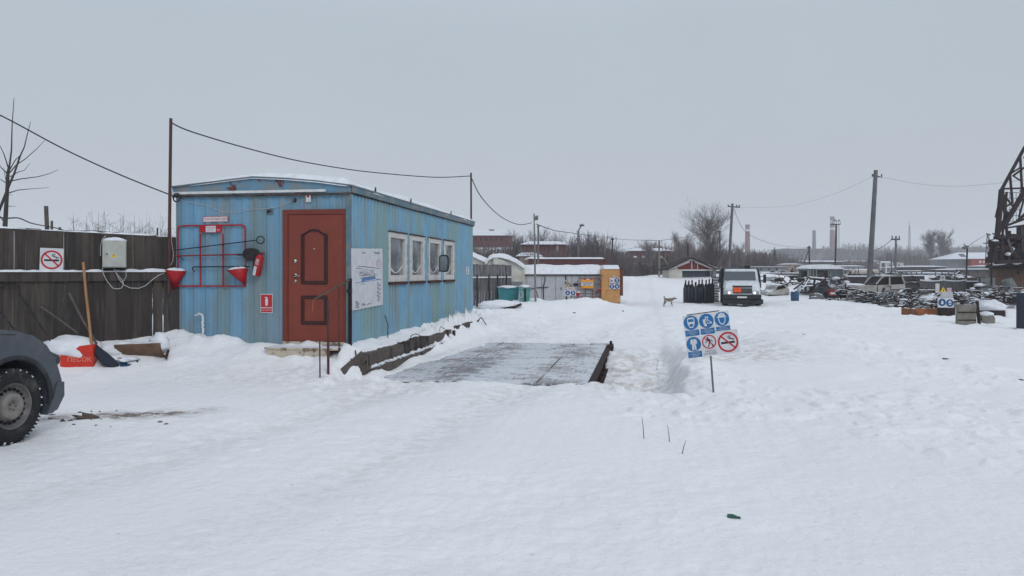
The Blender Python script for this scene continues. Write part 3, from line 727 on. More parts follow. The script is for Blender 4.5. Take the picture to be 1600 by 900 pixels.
def bucket(name_label, A, B, C_):
    """conical fire bucket: A, B rim ends, C_ the point"""
    pa, pb, pc = FP(*A, .10), FP(*B, .10), FP(*C_, .06)
    t = thing('fire_bucket', name_label, 'bucket', pc, CAB, 'red cone buckets on the fire rack')
    ctr = (pa + pb) / 2; ax = (pb - pa) / 2; r_ = ax.length
    m = MB('red_paint'); n = 24; ring_ = []; ri = []
    for i in range(n):
        a = 2 * math.pi * i / n; k = ctr + ax * math.cos(a) + Vector((0, 1, 0)) * (r_ * math.sin(a) * .98) + Vector((0, r_ * .0, 0))
        ring_.append(k)
    ctr2 = ctr
    m.add([*ring_, pc], [(i, (i + 1) % n, n) for i in range(n)], None, True)
    m.tube([pa, pa + Vector((.02, -.03, .0)), pb], .004) if False else None
    o = m.build('cone', t); md = o.modifiers.new('s', 'SOLIDIFY'); md.thickness = .004
    s_ = MB('snow'); n2 = 24
    V = [ctr + Vector((0, 0, .035)) + ax * .1]
    for k, (f_, z_) in enumerate(((.35, .034), (.7, .022), (.93, -.004))):
        for i in range(n2):
            a = 2 * math.pi * i / n2; V.append(ctr + ax * math.cos(a) * f_ + Vector((0, r_ * math.sin(a) * f_, z_ + .008 * math.sin(3 * a + k))))
    Fc = [(0, 1 + i, 1 + (i + 1) % n2) for i in range(n2)] + [(1 + k * n2 + i, 1 + (k + 1) * n2 + i, 1 + (k + 1) * n2 + (i + 1) % n2, 1 + k * n2 + (i + 1) % n2) for k in range(2) for i in range(n2)]
    s_.add(V, Fc, None, True); s_.build('snow_fill', t)
bucket('red cone bucket with snow at the left cabin corner', (267, 421), (295, 423.5), (275, 454))
bucket('red cone bucket with snow beside the fire extinguisher', (362, 423), (390, 419), (387, 447))
# extinguisher, leaning
t = thing('fire_extinguisher', 'red fire extinguisher with white label hung beside the rack', 'extinguisher', FP(404, 432), CAB)
a_, b_ = FP(405, 431, .09), FP(411.5, 396, .09); d_ = (b_ - a_)
def al(f_): return a_ + d_ * f_
m = MB('red_paint'); rr = .062
m.tube([al(0), al(.03), al(.82), al(.9), al(.96)], [rr * .9, rr, rr, rr * .7, rr * .35], n=20); m.build('bottle', t)
m = MB('sign_white'); xx = Vector((0, 0, 0))
dn = d_.normalized(); sx_ = Vector((dn.z, 0, -dn.x))
def band(f0, f1, a0, a1, mt, rad):
    def g_(i, j):
        a = R(a0 + (a1 - a0) * i); return al(f0 + (f1 - f0) * j) + (sx_ * math.sin(a) - Vector((0, 1, 0)) * math.cos(a)) * rad
    m.grid(g_, 12, 1, mt)
band(.02, .42, -100, 10, 'sign_white', rr + .0015)
for k in range(6): band(.50 + .045 * k, .52 + .045 * k, -30, 28 - 8 * (k % 2), 'sign_white', rr + .0015)
m.build('label', t)
m = MB('black_plastic'); m.tube([al(.94), al(1.02)], [.022, .018]); m.tube([al(1.0), al(1.0) + Vector((.07, -.0, .025))], .008, 'red_paint'); m.tube([al(.99), al(.99) + Vector((.075, 0, -.012))], .008, 'black_plastic')
m.tube([al(.98), al(.95) + Vector((-.06, -.02, 0)), al(.6) + Vector((-.085, -.01, 0)), al(.35) + Vector((-.08, -.01, 0))], .009); m.build('valve', t)
# extinguisher sign
m = MB('sign_white'); Pn = flatP(FP(417.3, 474, .018), (1, 0, 0), (0, 0, 1), NF)
panel(m, Pn, -.104, .104, -.15, .15, 'sign_white'); rect(m, Pn, -.095, .095, -.062, .138, 1, 'sign_red'); rect(m, Pn, -.095, .095, -.14, -.076, 1, 'sign_red')
pol(m, Pn, [(-.018, -.035), (.024, -.035), (.026, .055), (.016, .074), (.016, .10), (-.024, .10), (-.03, .088), (-.008, .08), (-.014, .066), (-.022, .05)], 2, 'sign_white')
txt(m, Pn, 'ОГНЕТУШИТЕЛЬ', 0, -.108, .027, 2, 'sign_white', .95)
on_cab(m, 'extinguisher_sign', 'small red and white extinguisher sign left of cabin door', 'sign')
# frosted bent pipe
m = MB('white_paint'); m.tube([FP(a, b, .12) for a, b in ((311, 493), (315, 492), (317, 490), (322, 491.5), (323.5, 494), (323.5, 530))], [.010, .014, .018, .016, .013, .013], n=8)
rn = random.Random(3)
for i in range(14):
    q = FP(323.5, 494 + i * 2, .12); m.blob((q.x + rn.uniform(-.01, .01), -.12, q.z), (.016, .014, .02), 'snow', i, .3, 8, 5)
on_cab(m, 'frosted_pipe', 'white frosted bent pipe standing in snow by cabin', 'pipe')
# step
t = thing('entrance_step', 'peeling painted wooden step under the brown cabin door', 'step', FP(490, 548, .3), CAB)
MB('step_paint').box(U(432), -.02, -.40, -.052, .42, .455).build('upper_board', t, bevel=.008)
m = MB('step_paint'); m.box(U(436), -.16, -.385, -.36, .2, .418); m.build('riser', t)
# railing at the corner
t = thing('stair_railing', 'rusty brown railing before the cabin door with hanging wire', 'railing', (-.05, -.8, 0), CAB)
def wl(px, py, Y): q = CAB.inverted() @ P(px, py, Y); return q
MB('red_pole').tube([wl(512.5, 470, 11.1), wl(513, 598, 11.1)], .020, n=8).build('post', t)
MB('red_pole').tube([wl(499.5, 529, 10.9), wl(500, 592, 10.9)], .011, n=6).build('post', t)
MB('red_pole').tube([wl(529.5, 448, 11.55), wl(530, 565, 11.55)], .011, n=6).build('post', t)
MB('wood_grey').tube([wl(490, 468, 10.85), wl(512, 456, 11.1), wl(546, 438, 11.83)], .013, n=6).build('handrail', t)
m = MB('wood_handle'); m.tube([wl(490, 468, 10.85), wl(488.5, 478, 10.85), wl(489, 486, 10.85)], .0035, n=5); m.build('wire', t)
m = MB('galv'); q0, q1 = (-.0, -.06), None
m.bar((.045, -.045, .10), (.045, -.045, 1.50), .05, .008, 'black_iron'); m.bar((.03, -.06, .10), (.03, -.06, 1.50), .008, .05, 'black_iron')
m.box(-.0, .07, -.085, -.03, 1.28, 1.34, 'black_iron'); m.box(-.02, .07, -.09, -.02, .3, .34, 'galv')
on_cab(m, 'corner_post', 'dark angle iron post at the near cabin corner', 'post')
m = MB('blue_fascia'); m.box(-.13, .0, -.1, -.04, .16, .42); on_cab(m, 'footing_block', 'blue grey block at foot of the near cabin corner', 'block', bevel=.02)
# site plan
A_, B_, C2, D_ = SP(548.5, 388, .03), SP(597.5, 388.5, .03), SP(598, 476, .03), SP(550, 485.5, .03)
m = MB('sign_white'); vm = (A_.y + B_.y) / 2; Pn = flatP((.034, 0, 0), (0, 1, 0), (0, 0, 1), (1, 0, 0))
y0, y1 = A_.y, B_.y; z1 = 2.0
V = [(.030, A_.y, A_.z), (.030, B_.y, B_.z), (.030, C2.y, C2.z), (.030, D_.y, D_.z)]
V2 = [(x + .004, y, z) for x, y, z in V]
m.add(V + V2, [(0, 1, 2, 3), (7, 6, 5, 4), (0, 4, 5, 1), (1, 5, 6, 2), (2, 6, 7, 3), (3, 7, 4, 0)], 'sign_white')
W_, zt, zb_ = B_.y - A_.y, A_.z, D_.z; Hh = zt - zb_
def PX(x, y):  # x, y in the enlarged crop of the poster (26..430, 65..845)
    return ((x - 26) / 400 * W_ + A_.y, zt - (y - 65) / 780 * Hh)
def ln(pts, wd, mt): stroke(m, Pn, [PX(*p_) for p_ in pts], wd, 1, mt)
ln([(110, 285), (385, 312)], .010, 'ink'); ln([(80, 310), (150, 318)], .008, 'ink'); ln([(80, 296), (82, 360), (96, 362)], .007, 'ink'); ln([(160, 330), (320, 338)], .005, 'ink')
ln([(70, 500), (140, 494), (280, 478), (400, 462)], .008, 'ink_blue'); ln([(330, 455), (400, 468)], .010, 'ink'); ln([(130, 438), (325, 418)], .010, 'ink')
pol(m, Pn, [PX(*p_) for p_ in ((150, 442), (325, 422), (328, 455), (245, 470), (182, 478), (180, 490), (145, 490))], 1, 'ink_blue')
rn = random.Random(5)
for i in range(46):
    x = 120 + rn.random() * 190; y = 345 + rn.random() * 62; ln([(x, y), (x + rn.uniform(5, 22), y + rn.uniform(-9, 9))], .006, 'ink')
ln([(118, 405), (350, 400)], .007, 'ink'); ln([(120, 378), (300, 372)], .006, 'ink')
for i in range(6):
    for j in range(4):
        if rn.random() < .8: x, y = 335 + i * 12, 210 + j * 22; ln([(x, y), (x + 6, y + 8)], .008, 'ink_red')
ln([(350, 190), (400, 192)], .006, 'ink_red')
txt(m, Pn, 'СХЕМА', *PX(170, 112), .04, 1, 'ink'); txt(m, Pn, 'УТВЕРЖДАЮ', *PX(345, 104), .042, 1, 'ink')
for i in range(3): ln([(300 + i * 20, 96 + i * 10 - 6), (405 - i * 30, 96 + i * 10 - 6)], .003, 'ink')
for i in range(14):
    y = 510 + i * 19; ln([(342 + (i * 7) % 20, y), (372 + (i * 13) % 38, y + 1)], .010, 'ink')
for i in range(7): ln([(70 + (i * 11) % 20, 735 + i * 13), (100 + (i * 7) % 22, 734 + i * 13)], .008, 'ink')
ln([(150, 775), (188, 780)], .014, 'ink'); ln([(150, 795), (200, 792)], .007, 'ink'); ln([(215, 790), (260, 778)], .012, 'ink'); ln([(140, 520), (200, 518)], .008, 'ink_blue')
on_cab(m, 'site_plan_board', 'large white site plan board with blue drawing on side', 'sign')
# bus mirror on its bracket and the little blue plate
t = thing('vehicle_mirror', 'black rimmed vehicle mirror on bracket beside the cabin windows', 'mirror', SP(693, 412, .2), CAB)
c = SP(693.5, 411.5, .30)
rrx, rrz = .105, .185
outl = [(c.x + rrx * (abs(math.cos(a)) ** .5) * (1 if math.cos(a) > 0 else -1), c.z + rrz * (abs(math.sin(a)) ** .5) * (1 if math.sin(a) > 0 else -1) ) for a in [2 * math.pi * i / 28 for i in range(28)]]
m = MB('black_plastic'); m.prism(outl, lambda p, d: (p[0], c.y + d, p[1]), -.02, .05, 'black_plastic'); m.build('housing', t, bevel=.01)
m = MB('glass'); ins = [((x - c.x) * .82 + c.x, (z - c.z) * .86 + c.z) for x, z in outl]; m.prism(ins, lambda p, d: (p[0], c.y + d, p[1]), -.026, -.021); m.build('mirror_glass', t)
m = MB('black_iron'); m.tube([SP(686, 422, .03), c + Vector((-.12, .03, -.17)), c + Vector((0, .03, -.15))], .010); m.build('arm', t)
m = MB('sign_blue'); Pn = flatP(SP(731, 423, .028), (0, 1, 0), (0, 0, 1), (1, 0, 0), .003)
panel(m, Pn, -.16, .16, -.10, .10, 'sign_white'); disc(m, Pn, -.02, -.03, .055, 1, 'sign_blue'); stroke(m, Pn, [(-.12, .06), (.1, .07)], .03, 1, 'ink_blue'); stroke(m, Pn, [(-.04, -.04), (.0, -.01)], .02, 2, 'sign_white')
on_cab(m, 'safety_sticker', 'small faded blue and white sticker near far end of cabin wall', 'sign')

# timber wall beside the scale
t = thing('timber_retaining_wall', 'low rough timber retaining wall topped with snow beside the cabin', 'wall', (.42, 2, 0), CAB)
rn = random.Random(11)
def beam(y0, y1, z0, z1, u0, u1, jag, mt='timber', seed=0):
    n = max(4, int((y1 - y0) / .12)); mb = MB(mt); r2 = random.Random(seed); V = []
    for i in range(n + 1):
        y = y0 + (y1 - y0) * i / n; j = [r2.uniform(-jag, jag) for _ in range(6)]
        V += [(u0, y, z0 + j[0]), (u1 + j[1], y, z0 + j[2]), (u1 + j[1] * .6 + j[4], y, (z0 + z1) / 2), (u1 + j[3], y, z1 + j[5]), (u0, y, z1 + j[5])]
    k = 5; Fc = [(i * k + a, i * k + (a + 1) % k, (i + 1) * k + (a + 1) % k, (i + 1) * k + a) for i in range(n) for a in range(k)]
    mb.add(V, Fc + [tuple(range(k))[::-1], tuple(range(n * k, n * k + k))]); return mb
beam(-.32, 1.35, .20, .375, .30, .45, .012, seed=1).build('beam', t); beam(1.40, 2.9, .20, .385, .30, .45, .014, 'timber_dark', 2).build('beam', t)
beam(-.26, .62, -.05, .165, .28, .50, .012, seed=3).build('beam', t); beam(.70, 2.1, -.05, .165, .28, .49, .012, seed=4).build('beam', t)
beam(2.95, 4.7, .20, .36, .30, .44, .012, seed=5).build('beam', t); beam(2.2, 4.9, -.05, .175, .28, .48, .01, seed=6).build('beam', t); beam(5.0, 6.75, .30, .41, .30, .44, .008, 'timber_dark', 7).build('beam', t)
for k, (v_, h_) in enumerate(((.66, .36), (2.02, .40), (2.35, .42), (4.25, .40), (4.85, .34))): MB('timber_dark').bar((.46, v_, -.08), (.455, v_ + .02, h_), .06, .05, up=(0, 1, 0)).build('stake', t)
m = MB('snow'); rs_ = random.Random(6)                          # snow lodged on the lower course
for i in range(26): y_ = -.2 + i * .2; m.blob((.465, y_ + rs_.uniform(-.06, .06), .17), (.04, .17 * rs_.uniform(.5, 1.3), .024 * rs_.uniform(.4, 1.5)), None, i, .4, 12, 6)
m.build('ledge_snow', t)
m = MB('timber')                         # splintered near end
m.bar((.02, -.55, .0), (.40, -.36, .36), .16, .05, up=(0, 1, 0)); m.bar((.18, -.50, -.02), (.47, -.36, .20), .12, .06, up=(0, 1, 0))
rn = random.Random(2)
for i in range(14):
    x = rn.uniform(.15, .5); m.bar((x, -.42 + rn.uniform(-.08, .1), .0 + rn.random() * .15), (x + rn.uniform(-.1, .12), -.44 + rn.uniform(-.1, .1), rn.uniform(.25, .45)), .02, .01)
m.build('splintered_end', t)
m = MB('black_iron')
for pts in (((.40, 1.9, .38), (.43, 1.85, .47), (.50, 1.9, .50), (.55, 2.0, .46), (.56, 2.0, .36)), ((.40, 3.9, .4), (.44, 3.8, .5), (.5, 3.9, .44)), ((.1, 1.55, .45), (.12, 1.5, .68), (.08, 1.45, .85))): m.tube(pts, .008, n=5)
m.build('bent_wire', t)

# weighbridge
def deck_mat():
    m = bpy.data.materials.new('deck_plate'); m.use_nodes = True; n = m.node_tree; L = n.links.new; bs = n.nodes['Principled BSDF']; MATS['deck_plate'] = m
    bs.inputs['Roughness'].default_value = .6
    tcn = n.nodes.new('ShaderNodeTexCoord')
    def nz(s, st, d=6, ro=.65):
        mp = n.nodes.new('ShaderNodeMapping'); mp.inputs['Scale'].default_value = st; L(tcn.outputs['Object'], mp.inputs[0])
        t_ = n.nodes.new('ShaderNodeTexNoise'); t_.inputs['Scale'].default_value = s; t_.inputs['Detail'].default_value = d; t_.inputs['Roughness'].default_value = ro; L(mp.outputs[0], t_.inputs['Vector']); return t_.outputs['Fac']
    def mr(s_, a, b):
        r = n.nodes.new('ShaderNodeMapRange'); L(s_, r.inputs[0]); r.inputs[1].default_value = a; r.inputs[2].default_value = b; return r.outputs[0]
    def mm(a, b, op='MULTIPLY'):
        x = n.nodes.new('ShaderNodeMath'); x.operation = op
        for k_, v_ in ((0, a), (1, b)):
            if isinstance(v_, float): x.inputs[k_].default_value = v_
            else: L(v_, x.inputs[k_])
        return x.outputs[0]
    def mx_(f, a, b):
        x = n.nodes.new('ShaderNodeMix'); x.data_type = 'RGBA'; L(f, x.inputs[0])
        for s_, v_ in ((6, a), (7, b)):
            if isinstance(v_, tuple): x.inputs[s_].default_value = (*v_, 1)
            else: L(v_, x.inputs[s_])
        return x.outputs[2]
    steel = mx_(mr(nz(2.2, (1, .5, 1)), .4, .62), (.17, .18, .20), (.22, .165, .15))
    # thin packed snow: streaked across the plates, scraped away along the wheel lines
    sx = n.nodes.new('ShaderNodeSeparateXYZ'); L(tcn.outputs['Object'], sx.inputs[0])
    def lane(c, wd):
        a = mm(sx.outputs[0], -c, 'ADD'); a = mm(a, a); return mr(a, wd * wd * 2.2, wd * wd * .3)
    lanes = mm(lane(-.62, .34), lane(1.0, .30), 'MAXIMUM')
    cov = mm(mm(nz(3.4, (1, 2.6, 1), 12, .9), .62), mm(nz(1.2, (1, 1, 1)), .22), 'ADD')
    cov = mm(cov, mm(nz(9, (2.2, .25, 1), 8, .8), .22), 'ADD')
    cov = mm(cov, mm(lanes, .03), 'SUBTRACT')
    L(mx_(mr(cov, .478, .525), steel, (.62, .65, .69)), bs.inputs['Base Color'])
    bn = n.nodes.new('ShaderNodeBump'); bn.inputs['Strength'].default_value = .5; bn.inputs['Distance'].default_value = .01; L(cov, bn.inputs['Height']); L(bn.outputs[0], bs.inputs['Normal'])
deck_mat()
mat('deck_light', (196, 200, 206), .7, c2=(110, 104, 104), scale=1.5, stretch=(1, .6, 1), lo=.5, hi=.6)
t = thing('weighbridge', 'grey steel vehicle weighbridge platform dusted with streaked snow', 'weighbridge', (2.15, 2.75, -.12), CAB)
m = MB('deck_plate')
cuts_ = [-.36, 1.2, 2.75, 4.3, 5.86]
for k in range(4): m.box(.5, 3.70, cuts_[k] + .003, cuts_[k + 1] - .003, -.03, .0)
m.build('deck', t, bevel=.003)
for px_, hh in ((1.37, .014), (2.97, .014)):
    MB('deck_light').box(px_, px_ + .022, -.33, 5.8, .001, hh).build('guide_rib', t, bevel=.004)
m = MB('rust_dark'); m.box(3.66, 3.72, -.36, 5.88, -.30, -.031, 'timber_dark'); m.box(3.70, 3.80, -.36, 5.88, -.045, -.02, 'rust_dark'); m.box(3.72, 3.83, -.34, 5.80, -.30, -.27, 'rust_dark')
for k in range(9): m.box(3.72, 3.79, -.3 + k * .72, -.285 + k * .72, -.268, -.047, 'rust_dark')
m.build('side_beam', t)
m = MB('deck_plate'); m.box(3.55, 3.78, -.42, -.30, -.02, .012); m.box(3.35, 3.86, 5.66, 5.80, .002, .03); m.build('end_plate', t)
m = MB('rust_dark'); m.tube([(3.83, 5.4, -.2), (3.80, 5.5, .10)], .03); m.box(3.74, 3.86, 5.2, 5.6, -.2, .02); m.build('load_stop', t)

# ------------------------------------------------------------------ plank fence and what stands along it
def fence():
    fx, fy = FA[0] - FB[0], FA[1] - FB[1]; L = math.hypot(fx, fy); ang = math.degrees(math.atan2(fy, fx))
    F_ = fr(FB[0], FB[1], 0, ang)
    t = thing('wooden_fence', 'tall weathered dark plank fence left of the blue cabin', 'fence', frame=F_)
    rn = random.Random(21)
    def topz(px, Y): return EYE - ((356 + 14 * max(0, min(px, 270)) / 270) - HOR) / F * Y
    m = MB('plank'); m2 = MB('plank_low'); x = -1.2; k = 0
    GU = [27, 38, 54, 97, 203, 225]; GL = [232, 249]
    gaps = {}
    while x < L + .12:
        wd = rn.uniform(.13, .19); wx, wy = FB[0] + fx / L * (x + wd / 2), FB[1] + fy / L * (x + wd / 2); px = 800 + F * wx / wy
        zt = topz(px, wy) + rn.uniform(-.014, .014); pxe = 800 + F * (FB[0] + fx / L * (x + wd)) / (FB[1] + fy / L * (x + wd)); near_ = [g for g in GU if abs(g - pxe) < 7]; g_ = rn.choice((.008, .012, .016)) if near_ and px > 0 else -.012
        if near_: GU.remove(near_[0])
        lean = rn.uniform(-.008, .008); th = (k % 2) * .013 + rn.uniform(0, .004); mk = rn.choice(['plank', 'plank_b', 'plank_c', 'plank'])
        V = [(x, .03 + th, 1.35), (x + wd - g_, .03 + th, 1.35), (x + wd - g_ + lean, .03 + th, zt), (x + lean, .03 + th, zt + rn.uniform(-.012, .012))]
        V += [(a, b + .025, c) for a, b, c in V]
        m.add(V, [(0, 1, 2, 3), (7, 6, 5, 4), (0, 4, 5, 1), (1, 5, 6, 2), (2, 6, 7, 3), (3, 7, 4, 0)])
        x += wd; k += 1
    x = -1.2
    while x < L + .1:
        wd = rn.uniform(.14, .21); pxe = 800 + F * (FB[0] + fx / L * (x + wd)) / (FB[1] + fy / L * (x + wd)); near_ = [g for g in GL if abs(g - pxe) < 9]; g_ = .014 if near_ else -.012; k += 1
        if near_: GL.remove(near_[0])
        th = (k % 2) * .014 + rn.uniform(0, .004); m2.box(x, x + wd - g_, -.045 - th, -.02 - th, .0, 1.46, rn.choice(['plank_low', 'plank_b', 'plank_low', 'plank']))
        x += wd
    m.build('upper_planks', t); m2.build('lower_planks', t)
    m = MB('plank'); m.box(-1.2, L + .05, -.10, -.062, 1.46, 1.585, 'plank'); m.box(-1.2, L + .05, -.10, .028, 1.585, 1.60, 'plank'); m.build('rail', t)
    m = MB('snow')
    m.grid(lambda a, b: (-1.2 + a * (L + 1.2), -.12 + .15 * b, 1.60 + max(0, math.sin(b * math.pi) ** .5 * (.03 + .05 * float(noise(a * 14, .5, 61)) + .035 * float(noise(a * 50, b * 2, 62)) + .03 * (1 - S(.2, .5, a))))), 160, 6)
    m.build('rail_snow', t)
    m = MB('snow'); m.grid(lambda a, b: (-1.2 + a * (L + 1.2), .03 + .05 * b, topz(800 + F * (FB[0] + fx / L * (-1.2 + a * (L + 1.2))) / (FB[1] + fy / L * (-1.2 + a * (L + 1.2))), FB[1] + fy / L * (-1.2 + a * (L + 1.2))) + .018 * math.sin(b * math.pi) ** .5 * (1 + float(noise(a * 40, 1, 63)) * 1.5)), 120, 4)
    m.build('top_snow', t)
    m = MB('timber_dark')
    for xx in (-.4, 2.0, L - .12): m.box(xx, xx + .11, .06, .16, -.1, 1.95)
    m.build('post', t)
    return F_, L
FF, FL = fence()
FI = FF.inverted()
def fp(px, py, off=0.0):
    """fence-frame point seen at this picture point, off metres in front of the boards"""
    r = (px - 800) / F; n_ = Vector((-(FA[1] - FB[1]), FA[0] - FB[0], 0)).normalized(); n_ = n_ if n_.y < 0 else -n_
    o = Vector((FB[0], FB[1], 0)) + n_ * off; d = Vector((FA[0] - FB[0], FA[1] - FB[1], 0))
    # o + s d = Y*(r, 1)
    s = (r * o.y - o.x) / (d.x - r * d.y); q = o + d * s
    return FI @ Vector((q.x, q.y, EYE - (py - HOR) / F * q.y))
def on_f(mb, name, label, cat, group=None, **k): return tag(mb.build(name, frame=FF, **k), label, cat, group)
a, b = fp(81, 406, .05), None
m = MB('sign_white'); Pn = flatP(a, (1, 0, -.03), (.03, 0, 1), (0, -1, 0)); panel(m, Pn, -.155, .15, -.175, .175, 'sign_white'); no_smoking(m, Pn, -.002, .0, .142, 1)
on_f(m, 'no_smoking_sign', 'square white no smoking sign leaning on the plank fence rail', 'sign')
a = fp(178, 395, .0)
t = thing('electrical_box', 'pale grey metal electrical box with snow cap on fence', 'box', a, FF)
x0, x1 = fp(160, 395, .2).x, fp(197.5, 395, .2).x; z0, z1 = fp(178, 418, .22).z, fp(178, 376, .22).z
MB('box_grey').box(x0, x1, -.22, -.005, z0, z1).build('casing', t, bevel=.012)
xm = x0 + .03; MB('box_grey').box(xm, x1 - .012, -.232, -.222, z0 + .015, z1 - .015).build('door', t, bevel=.004)
m = MB('black_plastic'); m.lathe([(0, -.24), (.010, -.238), (.012, -.232)], None, 10, (xm + .03, 0, (z0 + z1) / 2), 'y'); m.build('lock', t)
m = MB('sign_yellow'); Pn = flatP((xm + .12, -.2325, (z0 + z1) / 2 - .02), (1, 0, 0), (0, 0, 1), (0, -1, 0)); pol(m, Pn, [(-.035, -.03), (.035, -.03), (0, .035)], 1, 'sign_yellow'); stroke(m, Pn, [(.004, .018), (-.006, .0), (.006, -.002), (-.003, -.02)], .006, 2, 'sign_black'); m.build('warning_label', t)
m = MB('snow'); m.blob(((x0 + x1) / 2, -.11, z1 - .002), ((x1 - x0) / 2, .11, .055), None, 5, .12, 22, 12, 0.0); m.build('snow_cap', t)
m = MB('cable_white'); m.tube([fp(*p_, .12) for p_ in ((160, 418), (161, 427), (167, 439), (176, 450), (183, 451.5), (190, 450), (193, 444), (191, 438), (184, 430), (178, 420))], .006)
m.tube([fp(*p_, .10) for p_ in ((178, 420), (186, 436), (193, 445), (204, 450), (217, 450.5), (228, 446), (238, 437), (248, 430), (256, 427))], .006)
m.tube([fp(*p_, .10) for p_ in ((197, 420), (197, 432), (194, 438), (190, 441))], .005)
m.tube([fp(*p_, .09) for p_ in ((157, 400), (157, 385), (160, 374), (165, 368))], .005)
on_f(m, 'loose_cable', 'loose white cables drooping below the grey electrical box', 'cable')
m = MB('cable_white'); m.tube([fp(*p_, .06) for p_ in ((267, 350), (268, 378), (271, 395), (270, 408), (266, 416))], .005)
on_f(m, 'hanging_cable', 'thin white cable hanging behind the tall rusty pole', 'cable')
# rusty pole at the fence end, pole at the cabin's back, overhead wires
Yp = 12.25
def pole(name, label, p0, p1, r0, r1, m_='red_pole', group=None, n=10): return tag(MB(m_).tube([p0, p1], [r0, r1], n=n).build(name), label, 'pole', group)
pole('metal_pole', 'tall rusty pipe pole at the fence end left of cabin', P(263.5, 425, Yp) - Vector((0, 0, .35)), P(267, 185, Yp), .026, .024)
pole('metal_pole', 'tall rusty pipe pole rising behind the far cabin corner', P(736.5, 470, 20.9), P(736, 270, 20.9), .026, .024)
def wire(label, pts, r, name='overhead_wire', cat='wire', m_='cable_black', sub=6):
    q = [Vector(p) for p in pts]; out_ = []
    for i in range(len(q) - 1):
        p0 = q[max(i - 1, 0)]; p1 = q[i]; p2 = q[i + 1]; p3 = q[min(i + 2, len(q) - 1)]
        for k in range(sub):
            t_ = k / sub; out_.append(.5 * ((2 * p1) + (-p0 + p2) * t_ + (2 * p0 - 5 * p1 + 4 * p2 - p3) * t_ * t_ + (-p0 + 3 * p1 - 3 * p2 + p3) * t_ ** 3))
    out_.append(q[-1]); return tag(MB(m_).tube(out_, r, n=5).build(name), label, cat)
wire('dark overhead wire falling from top left to the rusty pole', [P(-260, 60, 10.5), P(-60, 157, 11), P(0, 180, 11.2), P(100, 233, 11.6), P(185, 272, 11.9), P(262, 303, 12.25), P(272, 306, 12.3)], .011)
wire('black cable sagging above the cabin roof between two rusty poles', [P(268, 192, 12.25), P(300, 206, 13), P(380, 230, 14.6), P(460, 250, 16.2), P(540, 264, 17.8), P(600, 271, 19), P(680, 277, 20), P(736, 275, 20.9)], .012)
wire('cable drooping from the cabin back pole to pale pole', [P(737, 279, 20.9), P(750, 305, 22), P(770, 328, 24.5), P(790, 343, 27), P(812, 351, 29.5), P(831, 348, 31.5)], .014)
m = MB('cable_black'); c = P(275.5, 309, 12.3)
for k_ in range(2): m.tube([c + Vector((.055 * math.cos(a * math.pi / 8), .02 * k_, .068 * math.sin(a * math.pi / 8) + .008 * k_)) for a in range(17)], .007, caps=False)
tag(m.build('cable_coil'), 'small coil of black cable at the cabin left eave', 'cable')

# tools leaning on the fence
def stick(m, pts, r, n=7): return m.tube([fp(a, b, o) for a, b, o in pts], r, n=n)
t = thing('snow_shovel', 'snow shovel with pale wooden shaft and black scoop', 'shovel', fp(165, 574, .75), FF)
stick(MB('wood_handle'), [(130, 410, .14), (134, 455, .28), (139, 500, .45), (143, 540, .62)], .021).build('handle', t)
def scoop(mt, pts, th=.01):
    m = MB(mt); V = [fp(*p_) for p_ in pts]; n = len(V); V2 = [v + Vector((0, .02, -th)) for v in V]
    m.add(V + V2, [tuple(range(n)), tuple(range(2 * n - 1, n - 1, -1))] + [(i, i + n, (i + 1) % n + n, (i + 1) % n) for i in range(n)]); return m
scoop('navy_plastic', [(144, 538, .55), (152, 539, .62), (170, 553, .70), (186, 567, .78), (187, 576, .84), (178, 576, .86), (160, 567, .82), (148, 552, .72)], .03).build('scoop', t)
t = thing('blue_shovel', 'shovel with grey stick handle and small blue snowy scoop', 'shovel', fp(200, 572, .7), FF)
stick(MB('wood_grey'), [(108, 458, .20), (128, 498, .40), (151, 537, .60)], .018).build('handle', t)
scoop('blue_plastic', [(186, 562, .72), (200, 563, .60), (217, 561, .70), (214, 570, .84), (204, 573, .88), (188, 573, .86)], .03).build('scoop', t)
m = MB('snow'); m.blob(fp(201, 561, .70), (.14, .10, .035), None, 4, .3, 18, 9); m.build('snow_load', t)
t = thing('wooden_pole', 'thin grey wooden pole slanting against the dark fence', 'pole', fp(120, 520, .4), FF)
stick(MB('wood_grey'), [(63, 479, .12), (90, 497, .28), (122, 521, .48)], .014).build('shaft', t)
t = thing('steel_pry_bar', 'long dark bent steel bar leaning on fence behind car', 'bar', fp(85, 535, .8), FF)
m = MB('black_iron'); stick(m, [(-6, 446, .1), (25, 445, .14), (29, 448, .16), (30, 458, .2), (52, 492, .5), (78, 532, .95)], .013); m.build('shaft', t)
t = thing('garden_tool', 'dark slanted tool handle at left edge above the car', 'tool', fp(8, 500, .5), FF)
stick(MB('black_iron'), [(-15, 478, .3), (2, 489, .45), (22, 515, .7)], .012).build('shaft', t)

# sand box, trough, snow on them
c = on(120, 574)
SB = fr(c.x, c.y, c.z - .05, 14)
t = thing('sand_box', 'small red sand box with white letters under a snow heap', 'box', frame=SB)
def wp(px, py, Y, Fr): return Fr.inverted() @ P(px, py, Y)
def pq(px, py, off=0.0):
    """point on the box front plane, y = off in its own frame"""
    n_ = SB.to_3x3() @ Vector((0, 1, 0)); o = SB.translation + n_ * off; d = Vector(((px - 800) / F, 1, -(py - HOR) / F)); e_ = Vector((0, 0, EYE))
    s = (o - e_).dot(n_) / d.dot(n_); return SB.inverted() @ (e_ + d * s)
outl = [pq(a, b) for a, b in ((94, 583), (94, 551), (98, 549), (106, 556), (116, 547), (124, 541), (145, 538.5), (146, 583))]
m = MB('sand_red'); m.prism([(p.x, p.z) for p in outl], lambda p, d: (p[0], d, p[1]), 0, .45)
m.build('chest', t, bevel=.006)
